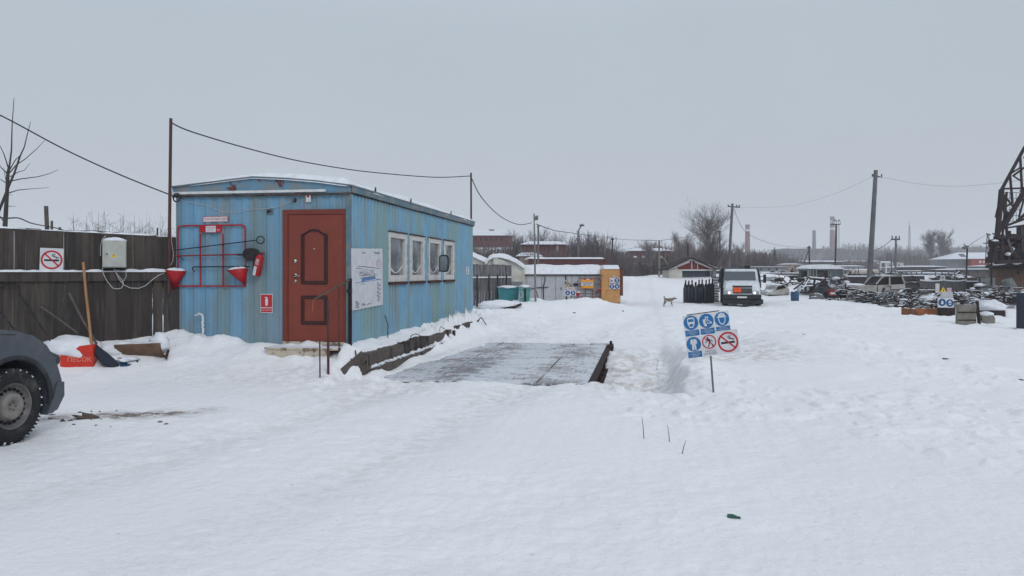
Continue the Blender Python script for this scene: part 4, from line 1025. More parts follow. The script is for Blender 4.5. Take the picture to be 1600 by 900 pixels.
m = MB('sign_white'); q = pq(124, 562); Pn = flatP((q.x, -.002, q.z), (1, 0, -.02), (.02, 0, 1), (0, -1, 0)); txt(m, Pn, 'ПЕСОК', .0, 0, .092, 1, 'sand_letters', 1.0); m.build('lettering', t)
q = pq(110, 540, .25); m = MB('snow'); m.blob((q.x - .02, .28, q.z - .06), (.42, .32, .19), None, 12, .16, 30, 14); m.build('snow_heap', t)
c = on(218, 558); TR = fr(c.x, c.y, c.z - .03, -6)
t = thing('half_barrel_trough', 'brown half cut barrel lying on snow by the fence', 'trough', frame=TR)
k_ = c.y / F
m = MB('rust_orange'); L_ = 76 * k_; h0 = 26 * k_
def trf(a, b):
    th = math.pi * (1.02 + .62 * b); rr = h0 * .95; x = -L_ / 2 + a * L_; return (x, .16 + math.cos(th) * rr * .9, rr * .98 + math.sin(th) * rr * .98 + .035 * a)
m.dm = 'trough_brown'; m.grid(trf, 14, 12); o = m.build('shell', t); md = o.modifiers.new('s', 'SOLIDIFY'); md.thickness = .012
m = MB('rust'); m.tube([(L_ / 2, .16, .12), (L_ / 2 + .03, .05, .04), (L_ / 2 + .06, .0, .02)], .02); m.build('end_bracket', t)
m = MB('snow'); m.blob((-.05, .22, h0 * .62), (L_ * .5, .22, .09), None, 33, .2, 30, 12); m.blob((.14, .30, h0 * .8), (.16, .14, .16), None, 6, .2, 18, 10); m.blob((-.52, .05, .09), (.26, .2, .12), None, 8, .3, 20, 10); m.build('snow_fill', t)

# frozen dirt clod on the mud
q = on(137, 655); m = MB('mud'); m.blob((q.x, q.y, q.z + .015), (.11, .07, .05), None, 3, .5, 20, 12)
rn = random.Random(9)
for i in range(30):
    a = on(rn.uniform(70, 260), 668 - rn.uniform(0, 34)); 
    if abs((a.y - q.y) - (a.x - q.x) * .2) < .5: s_ = rn.uniform(.006, .022); m.blob((a.x, a.y, a.z + s_ * .3), (s_ * 1.6, s_, s_ * .7), None, i, .4, 8, 6)
tag(m.build('frozen_mud_clods'), 'brown frozen mud clods on snow beside the car wheel', 'dirt', kind='stuff')

# ------------------------------------------------------------------ car at the left edge
CR = fr(-4.60, 7.10, gz(-4.6, 7.1), 79)
def car():
    t = thing('parked_car', 'dirty dark grey car with dusty steel wheel at left edge', 'car', frame=CR)
    def arch(cx, r, n=12): return [(cx + r * math.cos(a), .36 + r * math.sin(a)) for a in [math.pi * (1.04 - 1.08 * i / n) for i in range(n + 1)]]
    top = [(.44, .20), (.535, .25), (.575, .38), (.57, .52), (.52, .66), (.47, .76), (.38, .88), (.22, .985), (.02, 1.045), (-.2, 1.08), (-.75, 1.12), (-.85, 1.14), (-3.3, 1.17), (-3.52, 1.0), (-3.6, .6), (-3.5, .28)]
    bot = arch(-2.68, .42) + arch(0, .425)
    pts = top + [(-3.12, .24)] + bot[:13] + [(-2.2, .22), (-.46, .22)] + bot[13:] 
    m = MB('suv_grey'); m.prism(pts, lambda p, d: (p[0], d, p[1]), .0, 1.82); m.build('body', t, bevel=.07, segs=4)
    gl = [(-.72, 1.10), (-1.45, 1.62), (-3.0, 1.66), (-3.42, 1.15)]
    m = MB('suv_grey'); m.prism(gl, lambda p, d: (p[0], d + (.18 if p[1] > 1.3 else 0) * (1 if d < .9 else -1), p[1]), .08, 1.74); m.build('cabin_roof', t, bevel=.05, segs=3)
    for k, g2 in enumerate(([(-.95, 1.18), (-1.48, 1.56), (-2.15, 1.58), (-2.15, 1.18)], [(-2.25, 1.18), (-2.25, 1.58), (-2.95, 1.6), (-3.25, 1.2)])):
        m = MB('glass_dark'); m.prism(g2, lambda p, d: (p[0], d + .18 * (p[1] - 1.1) / .5, p[1]), .06, .09); m.build('side_window', t)
    MB('rim_dark').box(-.44, .40, .25, 1.6, .25, .85).build('wheel_well', t); MB('rim_dark').box(-3.1, -2.25, .25, 1.6, .25, .85).build('wheel_well', t)
    # bumper skin and arch lip
    m = MB('suv_trim')
    ar = [(.44 * math.cos(a), .36 + .44 * math.sin(a)) for a in [math.pi * (1.0 - 1.04 * i / 20) for i in range(21)]]
    m.tube([(x, .012, z) for x, z in ar], .026, n=8); m.build('arch_lip', t)
    m = MB('suv_grey'); m.prism([(.36, .20), (.50, .235), (.59, .36), (.588, .50), (.50, .50), (.45, .36)], lambda p, d: (p[0], d, p[1]), -.015, 1.83); m.build('bumper', t, bevel=.02, segs=3)
    m = MB('lamp_lens'); m.blob((.53, .16, .72), (.075, .17, .085), 'glass_dark', 2, .03, 20, 12); m.build('headlight', t)
    m = MB('groove'); m.bar((-.44, -.002, .62), (-.62, -.002, 1.02), .008, .006, up=(0, 1, 0)); m.bar((.02, -.001, 1.01), (-.75, -.001, 1.085), .006, .006, up=(0, 1, 0)); m.build('panel_seam', t)
    m = MB('suv_trim'); m.blob((-.9, -.10, 1.16), (.07, .11, .08), None, 3, .05, 14, 10); m.build('side_mirror', t)
    for wx in (0, -2.68):
        for yy, s_ in ((.10, 1), (1.72, -1)):
            def O(v): return (v[0], v[1])
            w_ = MB('tyre'); cy = yy
            prof = [(.205, -.06), (.215, -.095), (.25, -.105), (.30, -.10), (.335, -.08), (.347, -.045), (.35, 0), (.347, .045), (.335, .08), (.30, .10), (.215, .095)]
            w_.lathe([(r_, cy + h_ * s_) for r_, h_ in prof], None, 56, (wx, 0, .35), 'y')
            for i in range(56):
                a = 2 * math.pi * i / 56; c_, s2 = math.cos(a), math.sin(a)
                w_.bar((wx + .344 * c_, cy - .09 * s_, .35 + .344 * s2), (wx + .345 * c_, cy - .035 * s_, .35 + .345 * s2), .014, .012, up=(c_, 0, s2))
            wo = w_.build('wheel', t)
            rm = MB('rim_steel'); rm.lathe([(.213, cy - .088 * s_), (.207, cy - .092 * s_), (.200, cy - .078 * s_), (.19, cy - .05 * s_), (.168, cy - .038 * s_), (.13, cy - .055 * s_), (.125, cy - .066 * s_), (.0, cy - .07 * s_)], None, 48, (wx, 0, .35), 'y')
            for i in range(20):
                a = 2 * math.pi * i / 20; rm.lathe([(.0, cy - .062 * s_), (.0145, cy - .060 * s_), (.0145, cy - .04 * s_)], 'rim_dark', 10, (wx + .156 * math.cos(a), 0, .35 + .156 * math.sin(a)), 'y', False)
            rm.build('rim', wo)
            hc = MB('hub_cap'); hc.lathe([(.124, cy - .066 * s_), (.121, cy - .088 * s_), (.105, cy - .094 * s_), (.06, cy - .092 * s_), (.055, cy - .080 * s_), (.0, cy - .078 * s_)], None, 40, (wx, 0, .35), 'y')
            for i in range(5):
                a = 2 * math.pi * i / 5; hc.lathe([(.0, cy - .088 * s_), (.010, cy - .086 * s_), (.011, cy - .078 * s_)], 'mud', 8, (wx + .034 * math.cos(a), 0, .35 + .034 * math.sin(a)), 'y')
            hc.build('hub_cap', wo)
            sn = MB('snow')
            for i in range(26):
                a = 2 * math.pi * i / 26 + .1; sn.blob((wx + .335 * math.cos(a), cy - .06 * s_, .35 + .335 * math.sin(a)), (.012, .03, .012), None, i, .4, 8, 5) if random.random() < .6 else None
            sn.build('packed_snow', wo)
car()

# ------------------------------------------------------------------ warning board in the snow
q = on(1117, 612); SG = fr(q.x, q.y, q.z, -4)
def warning_board():
    t = thing('warning_sign_board', 'tilted board of blue and red safety signs on thin post', 'sign', frame=SG)
    Yd = q.y; k = Yd / F
    a = R(7.5); r_ = Vector((math.cos(a), 0, math.sin(a))); u_ = Vector((-math.sin(a), 0, math.cos(a)))
    o = SG.inverted() @ P(1066, 494, Yd); o.y = -.03
    Pn = flatP(o, r_, u_, (0, -1, 0))
    m = MB('galv'); b0 = Pn(37 * k, -45 * k, -8); m.tube([(0, .01, -.25), tuple(b0)], .0125, n=8); m.build('post', t)
    c = 23.9 * k; hh = 33.6 * k
    def blue(x, y, kind, words, name):
        m = MB('sign_white'); panel(m, Pn, x + .002, x + c - .002, y - hh + .002, y - .002, 'sign_white')
        cx, cy, rr = x + c / 2, y - c * .5, c * .47
        disc(m, Pn, cx, cy, rr, 1, 'sign_blue', 36); rect(m, Pn, x + .012, x + c - .010, y - hh + .008, y - c * .985 - .0, 2, 'sign_blue')
        W = 'sign_white'; e_ = lambda pts, kk=2, mt=W: pol(m, Pn, [(cx + p_[0] * rr, cy + p_[1] * rr) for p_ in pts], kk, mt)
        if kind == 'goggles':
            e_([(-.36, .72), (.36, .72), (.50, .5), (.5, .1), (.45, -.3), (.2, -.72), (-.2, -.72), (-.45, -.3), (-.5, .1), (-.5, .5)]); e_([(-.36, .5), (.36, .5), (.4, .1), (.34, -.25), (.12, -.58), (-.12, -.58), (-.34, -.25), (-.4, .1)], 3, 'sign_blue')
            e_([(-.52, .12), (.52, .12), (.48, -.1), (.3, -.26), (.1, -.16), (-.1, -.16), (-.3, -.26), (-.48, -.1)], 4)
        elif kind == 'boot':
            e_([(-.5, .2), (-.1, .34), (-.16, -.2), (.02, -.58), (-.02, -.78), (-.36, -.72), (-.44, -.4)]); e_([(-.16, .58), (.28, .6), (.24, .1), (.70, -.22), (.72, -.42), (.1, -.42), (.02, -.1)])
            e_([(-.02, .46), (.16, .47), (.13, .05), (.5, -.2), (.48, -.3), (.14, -.3), (.08, -.05)], 3, 'sign_blue')
        elif kind == 'helmet':
            e_([(-.62, .2), (.62, .2), (.66, .32), (.5, .36), (.42, .66), (.15, .86), (-.15, .86), (-.42, .66), (-.5, .36), (-.66, .32)]); e_([(-.5, .14), (.5, .14), (.44, -.4), (.16, -.8), (-.16, -.8), (-.44, -.4)]); e_([(-.38, .14), (.38, .14), (.33, -.32), (.1, -.64), (-.1, -.64), (-.33, -.32)], 3, 'sign_blue')
            stroke(m, Pn, [(cx - .14 * rr, cy + .8 * rr), (cx - .14 * rr, cy + .4 * rr)], .03 * rr, 3, 'sign_blue'); stroke(m, Pn, [(cx + .14 * rr, cy + .8 * rr), (cx + .14 * rr, cy + .4 * rr)], .03 * rr, 3, 'sign_blue')
        elif kind == 'overall':
            e_([(-.20, .72), (.2, .72), (.42, .56), (.46, .02), (.28, .02), (.26, .1), (.30, -.84), (.06, -.84), (0, -.2), (-.06, -.84), (-.30, -.84), (-.26, .1), (-.28, .02), (-.46, .02), (-.42, .56)]); e_([(-.08, .72), (.08, .72), (0, .52)], 3, 'sign_blue')
        for i, wd in enumerate(words): txt(m, Pn, wd, x + c / 2, y - c * 1.06 - i * .022, .020 if i == 0 else .022, 3, 'sign_white', .92)
        m.build(name, t)
    blue(0, 0, 'goggles', ('РАБОТАТЬ', 'В ЗАЩИТНЫХ', 'ОЧКАХ'), 'goggles_panel'); blue(c, 0, 'boot', ('РАБОТАТЬ', 'В ЗАЩИТНОЙ', 'ОБУВИ'), 'boots_panel'); blue(2 * c, 0, 'helmet', ('РАБОТАТЬ', 'В ЗАЩИТНОЙ', 'КАСКЕ'), 'helmet_panel')
    blue(0, -hh, 'overall', ('РАБОТАТЬ', 'В ЗАЩИТНОЙ', 'ОДЕЖДЕ'), 'clothing_panel')
    m = MB('sign_white'); x, y = c, -hh; panel(m, Pn, x + .002, x + c - .002, y - hh + .002, y - .002, 'sign_white'); cx, cy, rr = x + c * .5, y - c * .47, c * .46
    K = 'sign_black'; disc(m, Pn, cx - .18 * rr, cy + .58 * rr, .12 * rr, 1, K)
    s_ = lambda pts, w_: stroke(m, Pn, [(cx + a_ * rr, cy + b_ * rr) for a_, b_ in pts], w_ * rr, 1, K)
    s_([(-.12, .40), (.08, -.06)], .26); s_([(.06, -.05), (-.06, -.38), (-.18, -.70)], .15); s_([(.08, -.05), (.34, -.34), (.46, -.68)], .15); s_([(-.12, .36), (-.42, .12), (-.44, -.10)], .11); s_([(-.02, .34), (.28, .16), (.5, .02)], .11)
    annul(m, Pn, cx, cy, .84 * rr, rr, 2, 'sign_red'); stroke(m, Pn, [(cx - .62 * rr, cy + .62 * rr), (cx + .62 * rr, cy - .62 * rr)], .13 * rr, 2, 'sign_red')
    txt(m, Pn, 'ПРОХОД', x + c / 2, y - c * 1.08, .033, 1, 'ink', .95); txt(m, Pn, 'ЗАПРЕЩЕН', x + c / 2, y - c * 1.24, .033, 1, 'ink', .95); m.build('no_entry_panel', t)
    m = MB('sign_white'); x0_, x1_ = 2 * c + .003, 2 * c + 33 * k; y1_ = -hh + 3.5 * k; y0_ = y1_ - 37 * k
    Pq = lambda a_, b_, kk=0: Pn(a_, b_, kk + 3); panel(m, Pq, x0_, x1_, y0_, y1_, 'sign_white', .003); no_smoking(m, Pq, (x0_ + x1_) / 2, (y0_ + y1_) / 2, 15.8 * k, 1); m.build('no_smoking_panel', t)
    m = MB('galv'); m.box(0, 0, 0, 0, 0, 0) if False else None
    b_ = flatP(o, r_, u_, (0, -1, 0)); m.bar(Pn(.02, -hh + .03, -6), Pn(3 * c - .03, -hh + .03, -6), .03, .01, up=(0, 1, 0)); m.bar(Pn(.06, .006, -5), Pn(3 * c - .12, .010, -5), .012, .012, 'black_iron'); m.build('backing_bar', t)
warning_board()

# dry stalks, green bottle end
for lab, pts in (('tallest dry stalk left of the others in foreground snow', ((1006, 685), (1005, 668), (1003, 652))), ('middle dry stalk in the foreground snow', ((1046, 690), (1045, 678), (1043, 664))), ('right leaning dry stalk nearest the camera', ((1066, 709), (1068, 699), (1072, 688))), ('short dry stalk beside the dug out hollow', ((1026, 577), (1027, 570), (1029, 563)))):
    g_ = on(*pts[0]); tag(MB('stalk').tube([g_ - Vector((0, 0, .05))] + [P(a, b, g_.y) for a, b in pts], [.005, .004, .0035, .002], n=5).build('dry_stalk'), lab, 'stalk', 'dry stalks in the snow')
g_ = on(1148, 811); t = thing('bottle_neck', 'small green broken bottle neck lying in foreground snow', 'bottle', g_)
MB('green_glass').tube([g_ + Vector((-.04, .02, .012)), g_ + Vector((-.01, .005, .016)), g_ + Vector((.012, -.005, .014))], [.016, .015, .009], n=12).build('neck', t)
MB('green_glass').tube([g_ + Vector((.012, -.005, .014)), g_ + Vector((.034, -.014, .012))], [.008, .008], n=10).build('tip', t)

# ------------------------------------------------------------------ trees and thickets
def bare_tree(name, label, base, H_, seed, spread=.5, trunk_r=None, mt='bark', tw='twig', cat='tree', group=None, levels=5, twr=.010, lean=(0, 0), first=.25, kids=4):
    rn = random.Random(seed); base = Vector(base); TR0, TR1, RA, RB = [], [], [], []; A0, A1, ra, rb = [], [], [], []
    trunk_r = trunk_r or H_ * .018
    def grow(p, d, L, r, lv):
        n = 3 if lv else 6; q = p; rr = r; pts = [p]
        for i in range(n):
            d2 = (d + Vector((rn.uniform(-1, 1), rn.uniform(-1, 1), rn.uniform(-.4, 1) * .7)) * (.12 if lv == 0 else .2)).normalized()
            q2 = q + d2 * L / n; r2 = max(r * (1 - (i + 1) / n * (.75 if lv else .8)), twr * .5)
            if lv <= 1: TR0.append(q); TR1.append(q2); RA.append(rr); RB.append(r2)
            else: A0.append(q); A1.append(q2); ra.append(rr); rb.append(r2)
            q, rr, d = q2, r2, d2; pts.append(q)
            if lv < levels and not (lv == 0 and (i + 1) / n < first):
                for _ in range(kids if lv < 2 else 3):
                    ax = Vector((rn.uniform(-1, 1), rn.uniform(-1, 1), rn.uniform(-.1, .5))).normalized()
                    nd = (d * (1 - spread * .55) + ax * spread).normalized(); nd.z = max(nd.z, .05)
                    grow(q - d2 * L / n * rn.random() * .8, nd, L * rn.uniform(.38, .62), max(rr * .6, twr), lv + 1)
    d0 = Vector((lean[0], lean[1], 1)).normalized(); grow(base - d0 * .2, d0, H_, trunk_r, 0)
    t = thing(name, label, cat, base, I4, group)
    ar = lambda x: np.array([tuple(v) for v in x], float)
    V, Fc = cones(ar(TR0), ar(TR1), np.array(RA), np.array(RB)); rawmesh('trunk', V - np.array(base), Fc, [mt], t)
    if A0: V, Fc = cones(ar(A0), ar(A1), np.array(ra), np.array(rb)); rawmesh('crown', V - np.array(base), Fc, [tw], t)
    return t
def thicket(name, label, px0, px1, Y, topf, seed, n, r=.02, mt='twig', depth=8, cat='thicket', zb=-.5, kids=7, kind='stuff', mt2='twig_frost'):
    """a stand of thin stems with twigs; topf(px) gives the row of its upper edge"""
    rn = np.random.RandomState(seed); px = rn.uniform(px0, px1, n); Yd = Y + rn.uniform(0, depth, n); X = (px - 800) / F * Y
    top = np.array([topf(p) for p in px]); H_ = (EYE - (top - HOR) / F * Y - zb) * np.clip(rn.normal(.76, .17, n), .3, 1.08)
    B = np.stack([X, Yd, np.full(n, zb)], 1); lean = np.stack([rn.normal(0, .09, n), rn.normal(0, .09, n), np.ones(n)], 1)
    T = B + lean * H_[:, None]; P0, P1, RR = [B], [T], [np.full(n, r) * (.6 + .8 * rn.rand(n))]
    for _ in range(kids):
        f = rn.uniform(.25, .95, n)[:, None]; s = B + (T - B) * f; L = H_[:, None] * rn.uniform(.12, .34, (n, 1)) * (1.15 - f)
        d = np.stack([rn.normal(0, .55, n), rn.normal(0, .4, n), rn.uniform(.5, 1.1, n)], 1); e_ = s + d * L * 1.3
        P0.append(s); P1.append(e_); RR.append(np.full(n, r * .5))
        for _ in range(2):
            f2 = rn.uniform(.3, .9, (n, 1)); s2 = s + (e_ - s) * f2; d2 = d + np.stack([rn.normal(0, .6, n), rn.normal(0, .4, n), rn.normal(0, .25, n)], 1); P0.append(s2); P1.append(s2 + d2 * L * .6); RR.append(np.full(n, r * .33))
    P0 = np.concatenate(P0); P1 = np.concatenate(P1); RR = np.concatenate(RR)
    V, Fc = cones(P0, P1, RR); ns = len(P0)
    mi = np.tile((rn.rand(ns) < .22).astype(int), 3)
    o = rawmesh(name, V, Fc, [mt, mt2], matidx=mi); return tag(o, label, cat, kind=kind)
def lerp_(tab): 
    xs, ys = zip(*tab); return lambda p: float(np.interp(p, xs, ys))
thicket('brush_thicket', 'dense bare brown brush below the red brick house', 560, 905, 84, lerp_([(560, 388), (736, 382), (770, 386), (800, 378), (830, 372), (870, 380), (905, 384)]), 1, 2600, .035, 'twig_brown', zb=-1)
thicket('brush_thicket', 'tall rounded grey brush behind the lamp pole', 885, 990, 88, lerp_([(885, 385), (905, 370), (930, 364), (955, 376), (975, 386), (990, 398)]), 2, 1500, .035, 'twig', zb=-1)
thicket('brush_thicket', 'bare brush around the dark hillside house', 975, 1065, 120, lerp_([(975, 398), (1000, 388), (1030, 380), (1065, 382)]), 3, 900, .035, 'twig_brown', zb=0)
thicket('brush_thicket', 'wide grey brown scrub behind the gabled garage', 1045, 1215, 112, lerp_([(1045, 388), (1090, 384), (1130, 388), (1150, 392), (1185, 391), (1215, 396)]), 4, 2300, .04, 'twig', zb=0)
thicket('brush_thicket', 'hazy low wood right of the red white chimney', 1180, 1262, 190, lerp_([(1180, 392), (1200, 391), (1235, 394), (1262, 398)]), 5, 900, .06, 'twig', depth=14, zb=0)
thicket('roadside_bushes', 'frosty bare bushes rising behind the left plank fence', 105, 262, 32, lerp_([(105, 350), (130, 338), (152, 331), (170, 340), (185, 336), (200, 345), (215, 346), (225, 358), (262, 356)]), 6, 420, .012, 'twig', depth=4, kids=9)
bare_tree('bare_tree', 'young leafless tree with long upright shoots behind fence', P(5, 380, 14.5), 0.1, 1) if False else None
def young_tree():
    t = thing('bare_tree', 'young leafless tree with long upright shoots behind the fence', 'tree', P(4, 395, 14.0))
    Y = 14.0; m = MB('bark'); m.tube([P(3, 470, Y), P(8, 352, Y), P(11, 300, Y), P(12.5, 270, Y), P(14, 262, Y)], [.05, .04, .032, .028, .022], n=8); m.tube([P(-12, 355, Y), P(3, 318, Y), P(14, 290, Y), P(22, 272, Y), P(31, 245, Y)], [.025, .024, .022, .018, .016], n=7); m.build('trunk', t)
    m = MB('bark')
    for pts, r_ in ((((14, 266), (18, 235), (19, 195), (22, 153)), .018), (((31, 245), (38, 230), (44, 205), (48, 190)), .014), (((15, 270), (25, 258), (40, 248), (58, 232), (70, 219)), .012), (((15, 265), (24, 250), (32, 242), (37, 233)), .011), (((13, 262), (6, 240), (-3, 222)), .013), (((12, 272), (2, 262), (-6, 250)), .012), (((16, 276), (28, 269), (38, 266), (47, 255)), .010), (((13, 284), (30, 280), (60, 276), (78, 271), (91, 265)), .012), (((12, 302), (28, 297), (50, 295), (77, 293)), .011), (((10, 286), (0, 280), (-12, 280)), .010), (((9, 323), (18, 322), (26, 323)), .008), (((10, 305), (20, 304)), .007), (((11, 290), (8, 275), (6, 262)), .009), (((5, 345), (-5, 330)), .01)):
        n = len(pts); m.tube([P(a, b, Y) for a, b in pts], [r_ * (1 - .72 * i / (n - 1)) for i in range(n)], n=5)
    m.build('crown', t)
young_tree()
for a, b, c, d, l in ((72, 322, 76, 375, 'grey leaning post standing behind the plank fence'), (81, 345, 81, 372, 'short dark post behind the fence top near leaning post'), (93.5, 355, 94, 372, 'low dark post stub behind the fence')):
    pole('wooden_post', l, P(c, d + 40, 20), P(a, b, 20), .055 if a == 72 else .035, .05 if a == 72 else .03, 'wood_grey')
wire('dark cable hanging behind the fence from the young tree', [P(-10, 339, 14), P(10, 341, 14.2), P(30, 341, 15), P(50, 349, 17), P(75, 354, 20), P(94, 358, 20), P(110, 365, 20)], .014)
q = P(100, 352, 30); m = MB('snow_far'); 
bare_tree('poplar_tree', 'tall bare branching tree behind the gabled garage', P(1113, 432, 80), 5.4, 5, .62, .13, levels=3, twr=.0075, kids=5, first=.10, lean=(-.03, 0))
bare_tree('bare_tree', 'lone bare tree over dark wood left of the white house', P(1456, 404, 260), 6.4, 11, .7, .20, levels=3, twr=.035, kids=4, first=.15)
bare_tree('bare_tree', 'rounded bare tree just left of white house roof', P(1474, 404, 255), 6.0, 12, .7, .20, levels=3, twr=.035, kids=4, first=.15)
for i, (px_, py_, h_, s_) in enumerate(((838, 372, 6, 3), (858, 376, 5.5, 4), (808, 376, 4.6, 6), (1016, 388, 5.5, 8), (1076, 385, 6, 9), (1058, 378, 5, 10), (1156, 395, 4.5, 15))):
    lab = ('frosted bare tree right of the pale lamp pole', 'frosted bare tree above the brick houses mid left', 'bare tree just right of the brick chimneys', 'bare tree above the dark hillside house', 'bare tree left of the tall poplar', 'thin bare tree left over the garage gable', 'bare tree at the foot of the leaning pole')[i]
    Yt = 95; bare_tree('bare_tree', lab, P(px_, 425, Yt), ((HOR - py_ + 6) / F * Yt + .9) * .62, 20 + s_, .5, .08, levels=3, twr=.009, kids=4, first=.3, tw='twig_frost', group='bare trees on the far side')

# ------------------------------------------------------------------ garages and yard beyond the scale
def bx(mb, px0, px1, py0, py1, Y, dp, m=None, zlow=None):
    a, b = P(px0, py0, Y), P(px1, py1, Y); return mb.box(a.x, b.x, Y, Y + dp, b.z if zlow is None else zlow, a.z, m)
def roofsnow(mb, px0, px1, pyt, pye, Y, dp, seed=0, over=.12, nx=60, ny=12):
    """a thick soft snow cover over a flat or shed roof, its front edge overhanging"""
    a, b = P(px0, pye, Y), P(px1, pye, Y); zt = P(px0, pyt, Y).z; th = zt - a.z
    def f(i, j):
        y = Y - over + j * (dp + over); ed = min(1, i * 22, (1 - i) * 22) ** .5 if 0 < i < 1 else 0
        fr_ = min(1, j * 9) ** .45 if j > 0 else 0
        x = a.x + (b.x - a.x) * i
        return (x, y + .05 * float(noise(x * 2, j, seed)), a.z + th * ed * fr_ * (1 + .22 * float(noise(x * .7, y, seed + 1)) + .1 * float(noise(x * 2.5, y * 2, seed + 2))))
    return mb.grid(f, nx, ny, 'snow')
YG = 38.0
t = thing('grey_garage', 'long low grey metal garage under a thick snow roof', 'garage', P(870, 478, YG))
m = MB('garage_grey'); bx(m, 799, 939, 429, 490, YG, 5.0)
wl_ = m.build('wall', t)
m = MB('garage_grey'); 
for px_ in (822, 846, 868, 893, 914): bx(m, px_, px_ + .8, 431, 480, YG - .012, .02, 'grey_wall')
m.build('wall_seam', t)
m = MB('rust_dark'); bx(m, 797, 944, 427.5, 430.5, YG - .10, .2); r_ = m.build('eave', t)
m = MB('snow'); roofsnow(m, 796.5, 944, 414, 428.5, YG, 4.5, 71, .16, 110, 16); m.build('roof_snow', t)
m = MB('black_iron')
for px_, y0_, y1_, w_ in ((883, 431, 437, 2), (883, 440, 444, 1.5), (884, 452, 456, 1.5), (884, 463, 471, 2.4), (876, 449, 453, 1.2), (905, 431, 436, 1)): bx(m, px_, px_ + w_, y0_, y1_, YG - .02, .03)
m.build('rust_patch', t)
t = thing('shipping_container', 'rusty yellow container end with round blue safety signs', 'container', P(955, 477, YG - .6))
m = MB('container_yellow'); bx(m, 940, 968.5, 420.5, 474, YG - .6, 5.5)
m.build('body', t, bevel=.02)
m = MB('container_rust'); bx(m, 968.7, 973.5, 418, 462, YG - .3, 5); bx(m, 939.5, 968.5, 473.5, 476, YG - .64, .5, 'rust_dark'); m.build('door_edge', t)
m = MB('white_paint'); bx(m, 968.8, 970.2, 462, 474, YG - .5, .1); m.build('corner_strip', t)
m = MB('snow'); roofsnow(m, 943, 969, 414, 420.5, YG - .6, 5, 75, .05, 24, 12); m.build('roof_snow', t)
def far_disc(m, px, py, Y, rp, mt, inner=None):
    o = P(px, py, Y); Pn = flatP(o, (1, 0, 0), (0, 0, 1), (0, -1, 0), .006); disc(m, Pn, 0, 0, rp / F * Y, 1, mt, 24); return Pn, rp / F * Y
def far_panel(m, px0, px1, py0, py1, Y, mt='sign_white'): a, b = P(px0, py0, Y), P(px1, py1, Y); m.box(a.x, b.x, Y - .0, Y + .02, b.z, a.z, mt)
def droplet(m, Pn, r): pol(m, Pn, [(-.35 * r, -.3 * r), (0, -.6 * r), (.35 * r, -.3 * r), (.3 * r, .1 * r), (0, .6 * r), (-.3 * r, .1 * r)], 2, 'sign_white')
def face(m, Pn, r): pol(m, Pn, [(-.5 * r, .1 * r), (-.2 * r, .6 * r), (.2 * r, .6 * r), (.5 * r, .1 * r), (.3 * r, -.5 * r), (-.3 * r, -.5 * r)], 2, 'sign_white'); rect(m, Pn, -.4 * r, .4 * r, -.15 * r, .1 * r, 3, 'sign_blue_dark')
Yc = YG - .66
t = thing('safety_sign_cluster', 'four small safety signs on the yellow container end', 'sign', P(961, 447, Yc))
for k_, (px_, py_, kind) in enumerate(((964.2, 438.2, 'face'), (956, 447.5, 'face'), (964.2, 447.5, 'drop'))):
    m = MB('sign_white'); far_panel(m, px_ - 4, px_ + 4, py_ - 4.2, py_ + 4.2, Yc); Pn, r = far_disc(m, px_, py_, Yc, 3.7, 'sign_blue_dark'); (face if kind == 'face' else droplet)(m, Pn, r); m.build('sign_panel', t)
m = MB('sign_white'); far_panel(m, 952.2, 959.6, 434, 442.2, Yc); Pn = flatP(P(956, 438.3, Yc), (1, 0, 0), (0, 0, 1), (0, -1, 0), .006)
k_ = YG / F; stroke(m, Pn, [(-2.6 * k_, 2.4 * k_), (-2.4 * k_, -3 * k_)], .8 * k_, 1, 'sign_red'); pol(m, Pn, [(-1 * k_, 1.5 * k_), (2 * k_, -1.2 * k_), (-1 * k_, -2 * k_)], 1, 'sign_black'); m.build('sign_panel', t)
m = MB('sign_white')
for a, b, c, d in ((957.5, 430, 958.5, 435), (960.5, 429, 961, 434), (958.5, 432, 960.5, 433)): far_panel(m, a, c, b, d, Yc)
tag(m.build('chalk_mark'), 'white painted scrawl above the signs on yellow container', 'marking')
# second fire board
Yr = YG - .12
t = thing('fire_equipment_rack', 'small distant red tube rack on the grey garage wall', 'rack', P(920, 465, Yr))
m = MB('red_dull'); m.tube([P(a, b, Yr) for a, b in ((903, 464), (903, 438), (905, 435.5), (936, 435.5), (938, 438), (938, 464), (903, 464))], .018, n=6)
for px_ in (914.5, 925.5): m.tube([P(px_, 436, Yr), P(px_, 464, Yr)], .016, n=6)
m.tube([P(903, 444, Yr), P(938, 444, Yr)], .014, n=6); m.build('frame', t)
m = MB('sign_orange'); far_panel(m, 908, 927.5, 436.5, 450.5, Yr - .06, 'sign_orange'); Pn = flatP(P(917.2, 443.6, Yr - .065), (1, 0, 0), (0, 0, 1), (0, -1, 0), .006)
rect(m, Pn, -.29, .29, -.09, .09, 1, 'sign_white'); txt(m, Pn, 'ПОЖАРНЫЙ', 0, .035, .085, 2, 'sign_black'); txt(m, Pn, 'ЩИТ № 2', 0, -.045, .085, 2, 'sign_black')
rect(m, Pn, -.16, -.06, .21, .25, 1, 'sign_red'); rect(m, Pn, .14, .26, .21, .25, 1, 'sign_red'); rect(m, Pn, -.04, .12, .20, .25, 1, 'sign_white')
tag(m.build('fire_board_sign'), 'orange sign with white text band on the distant rack', 'sign')
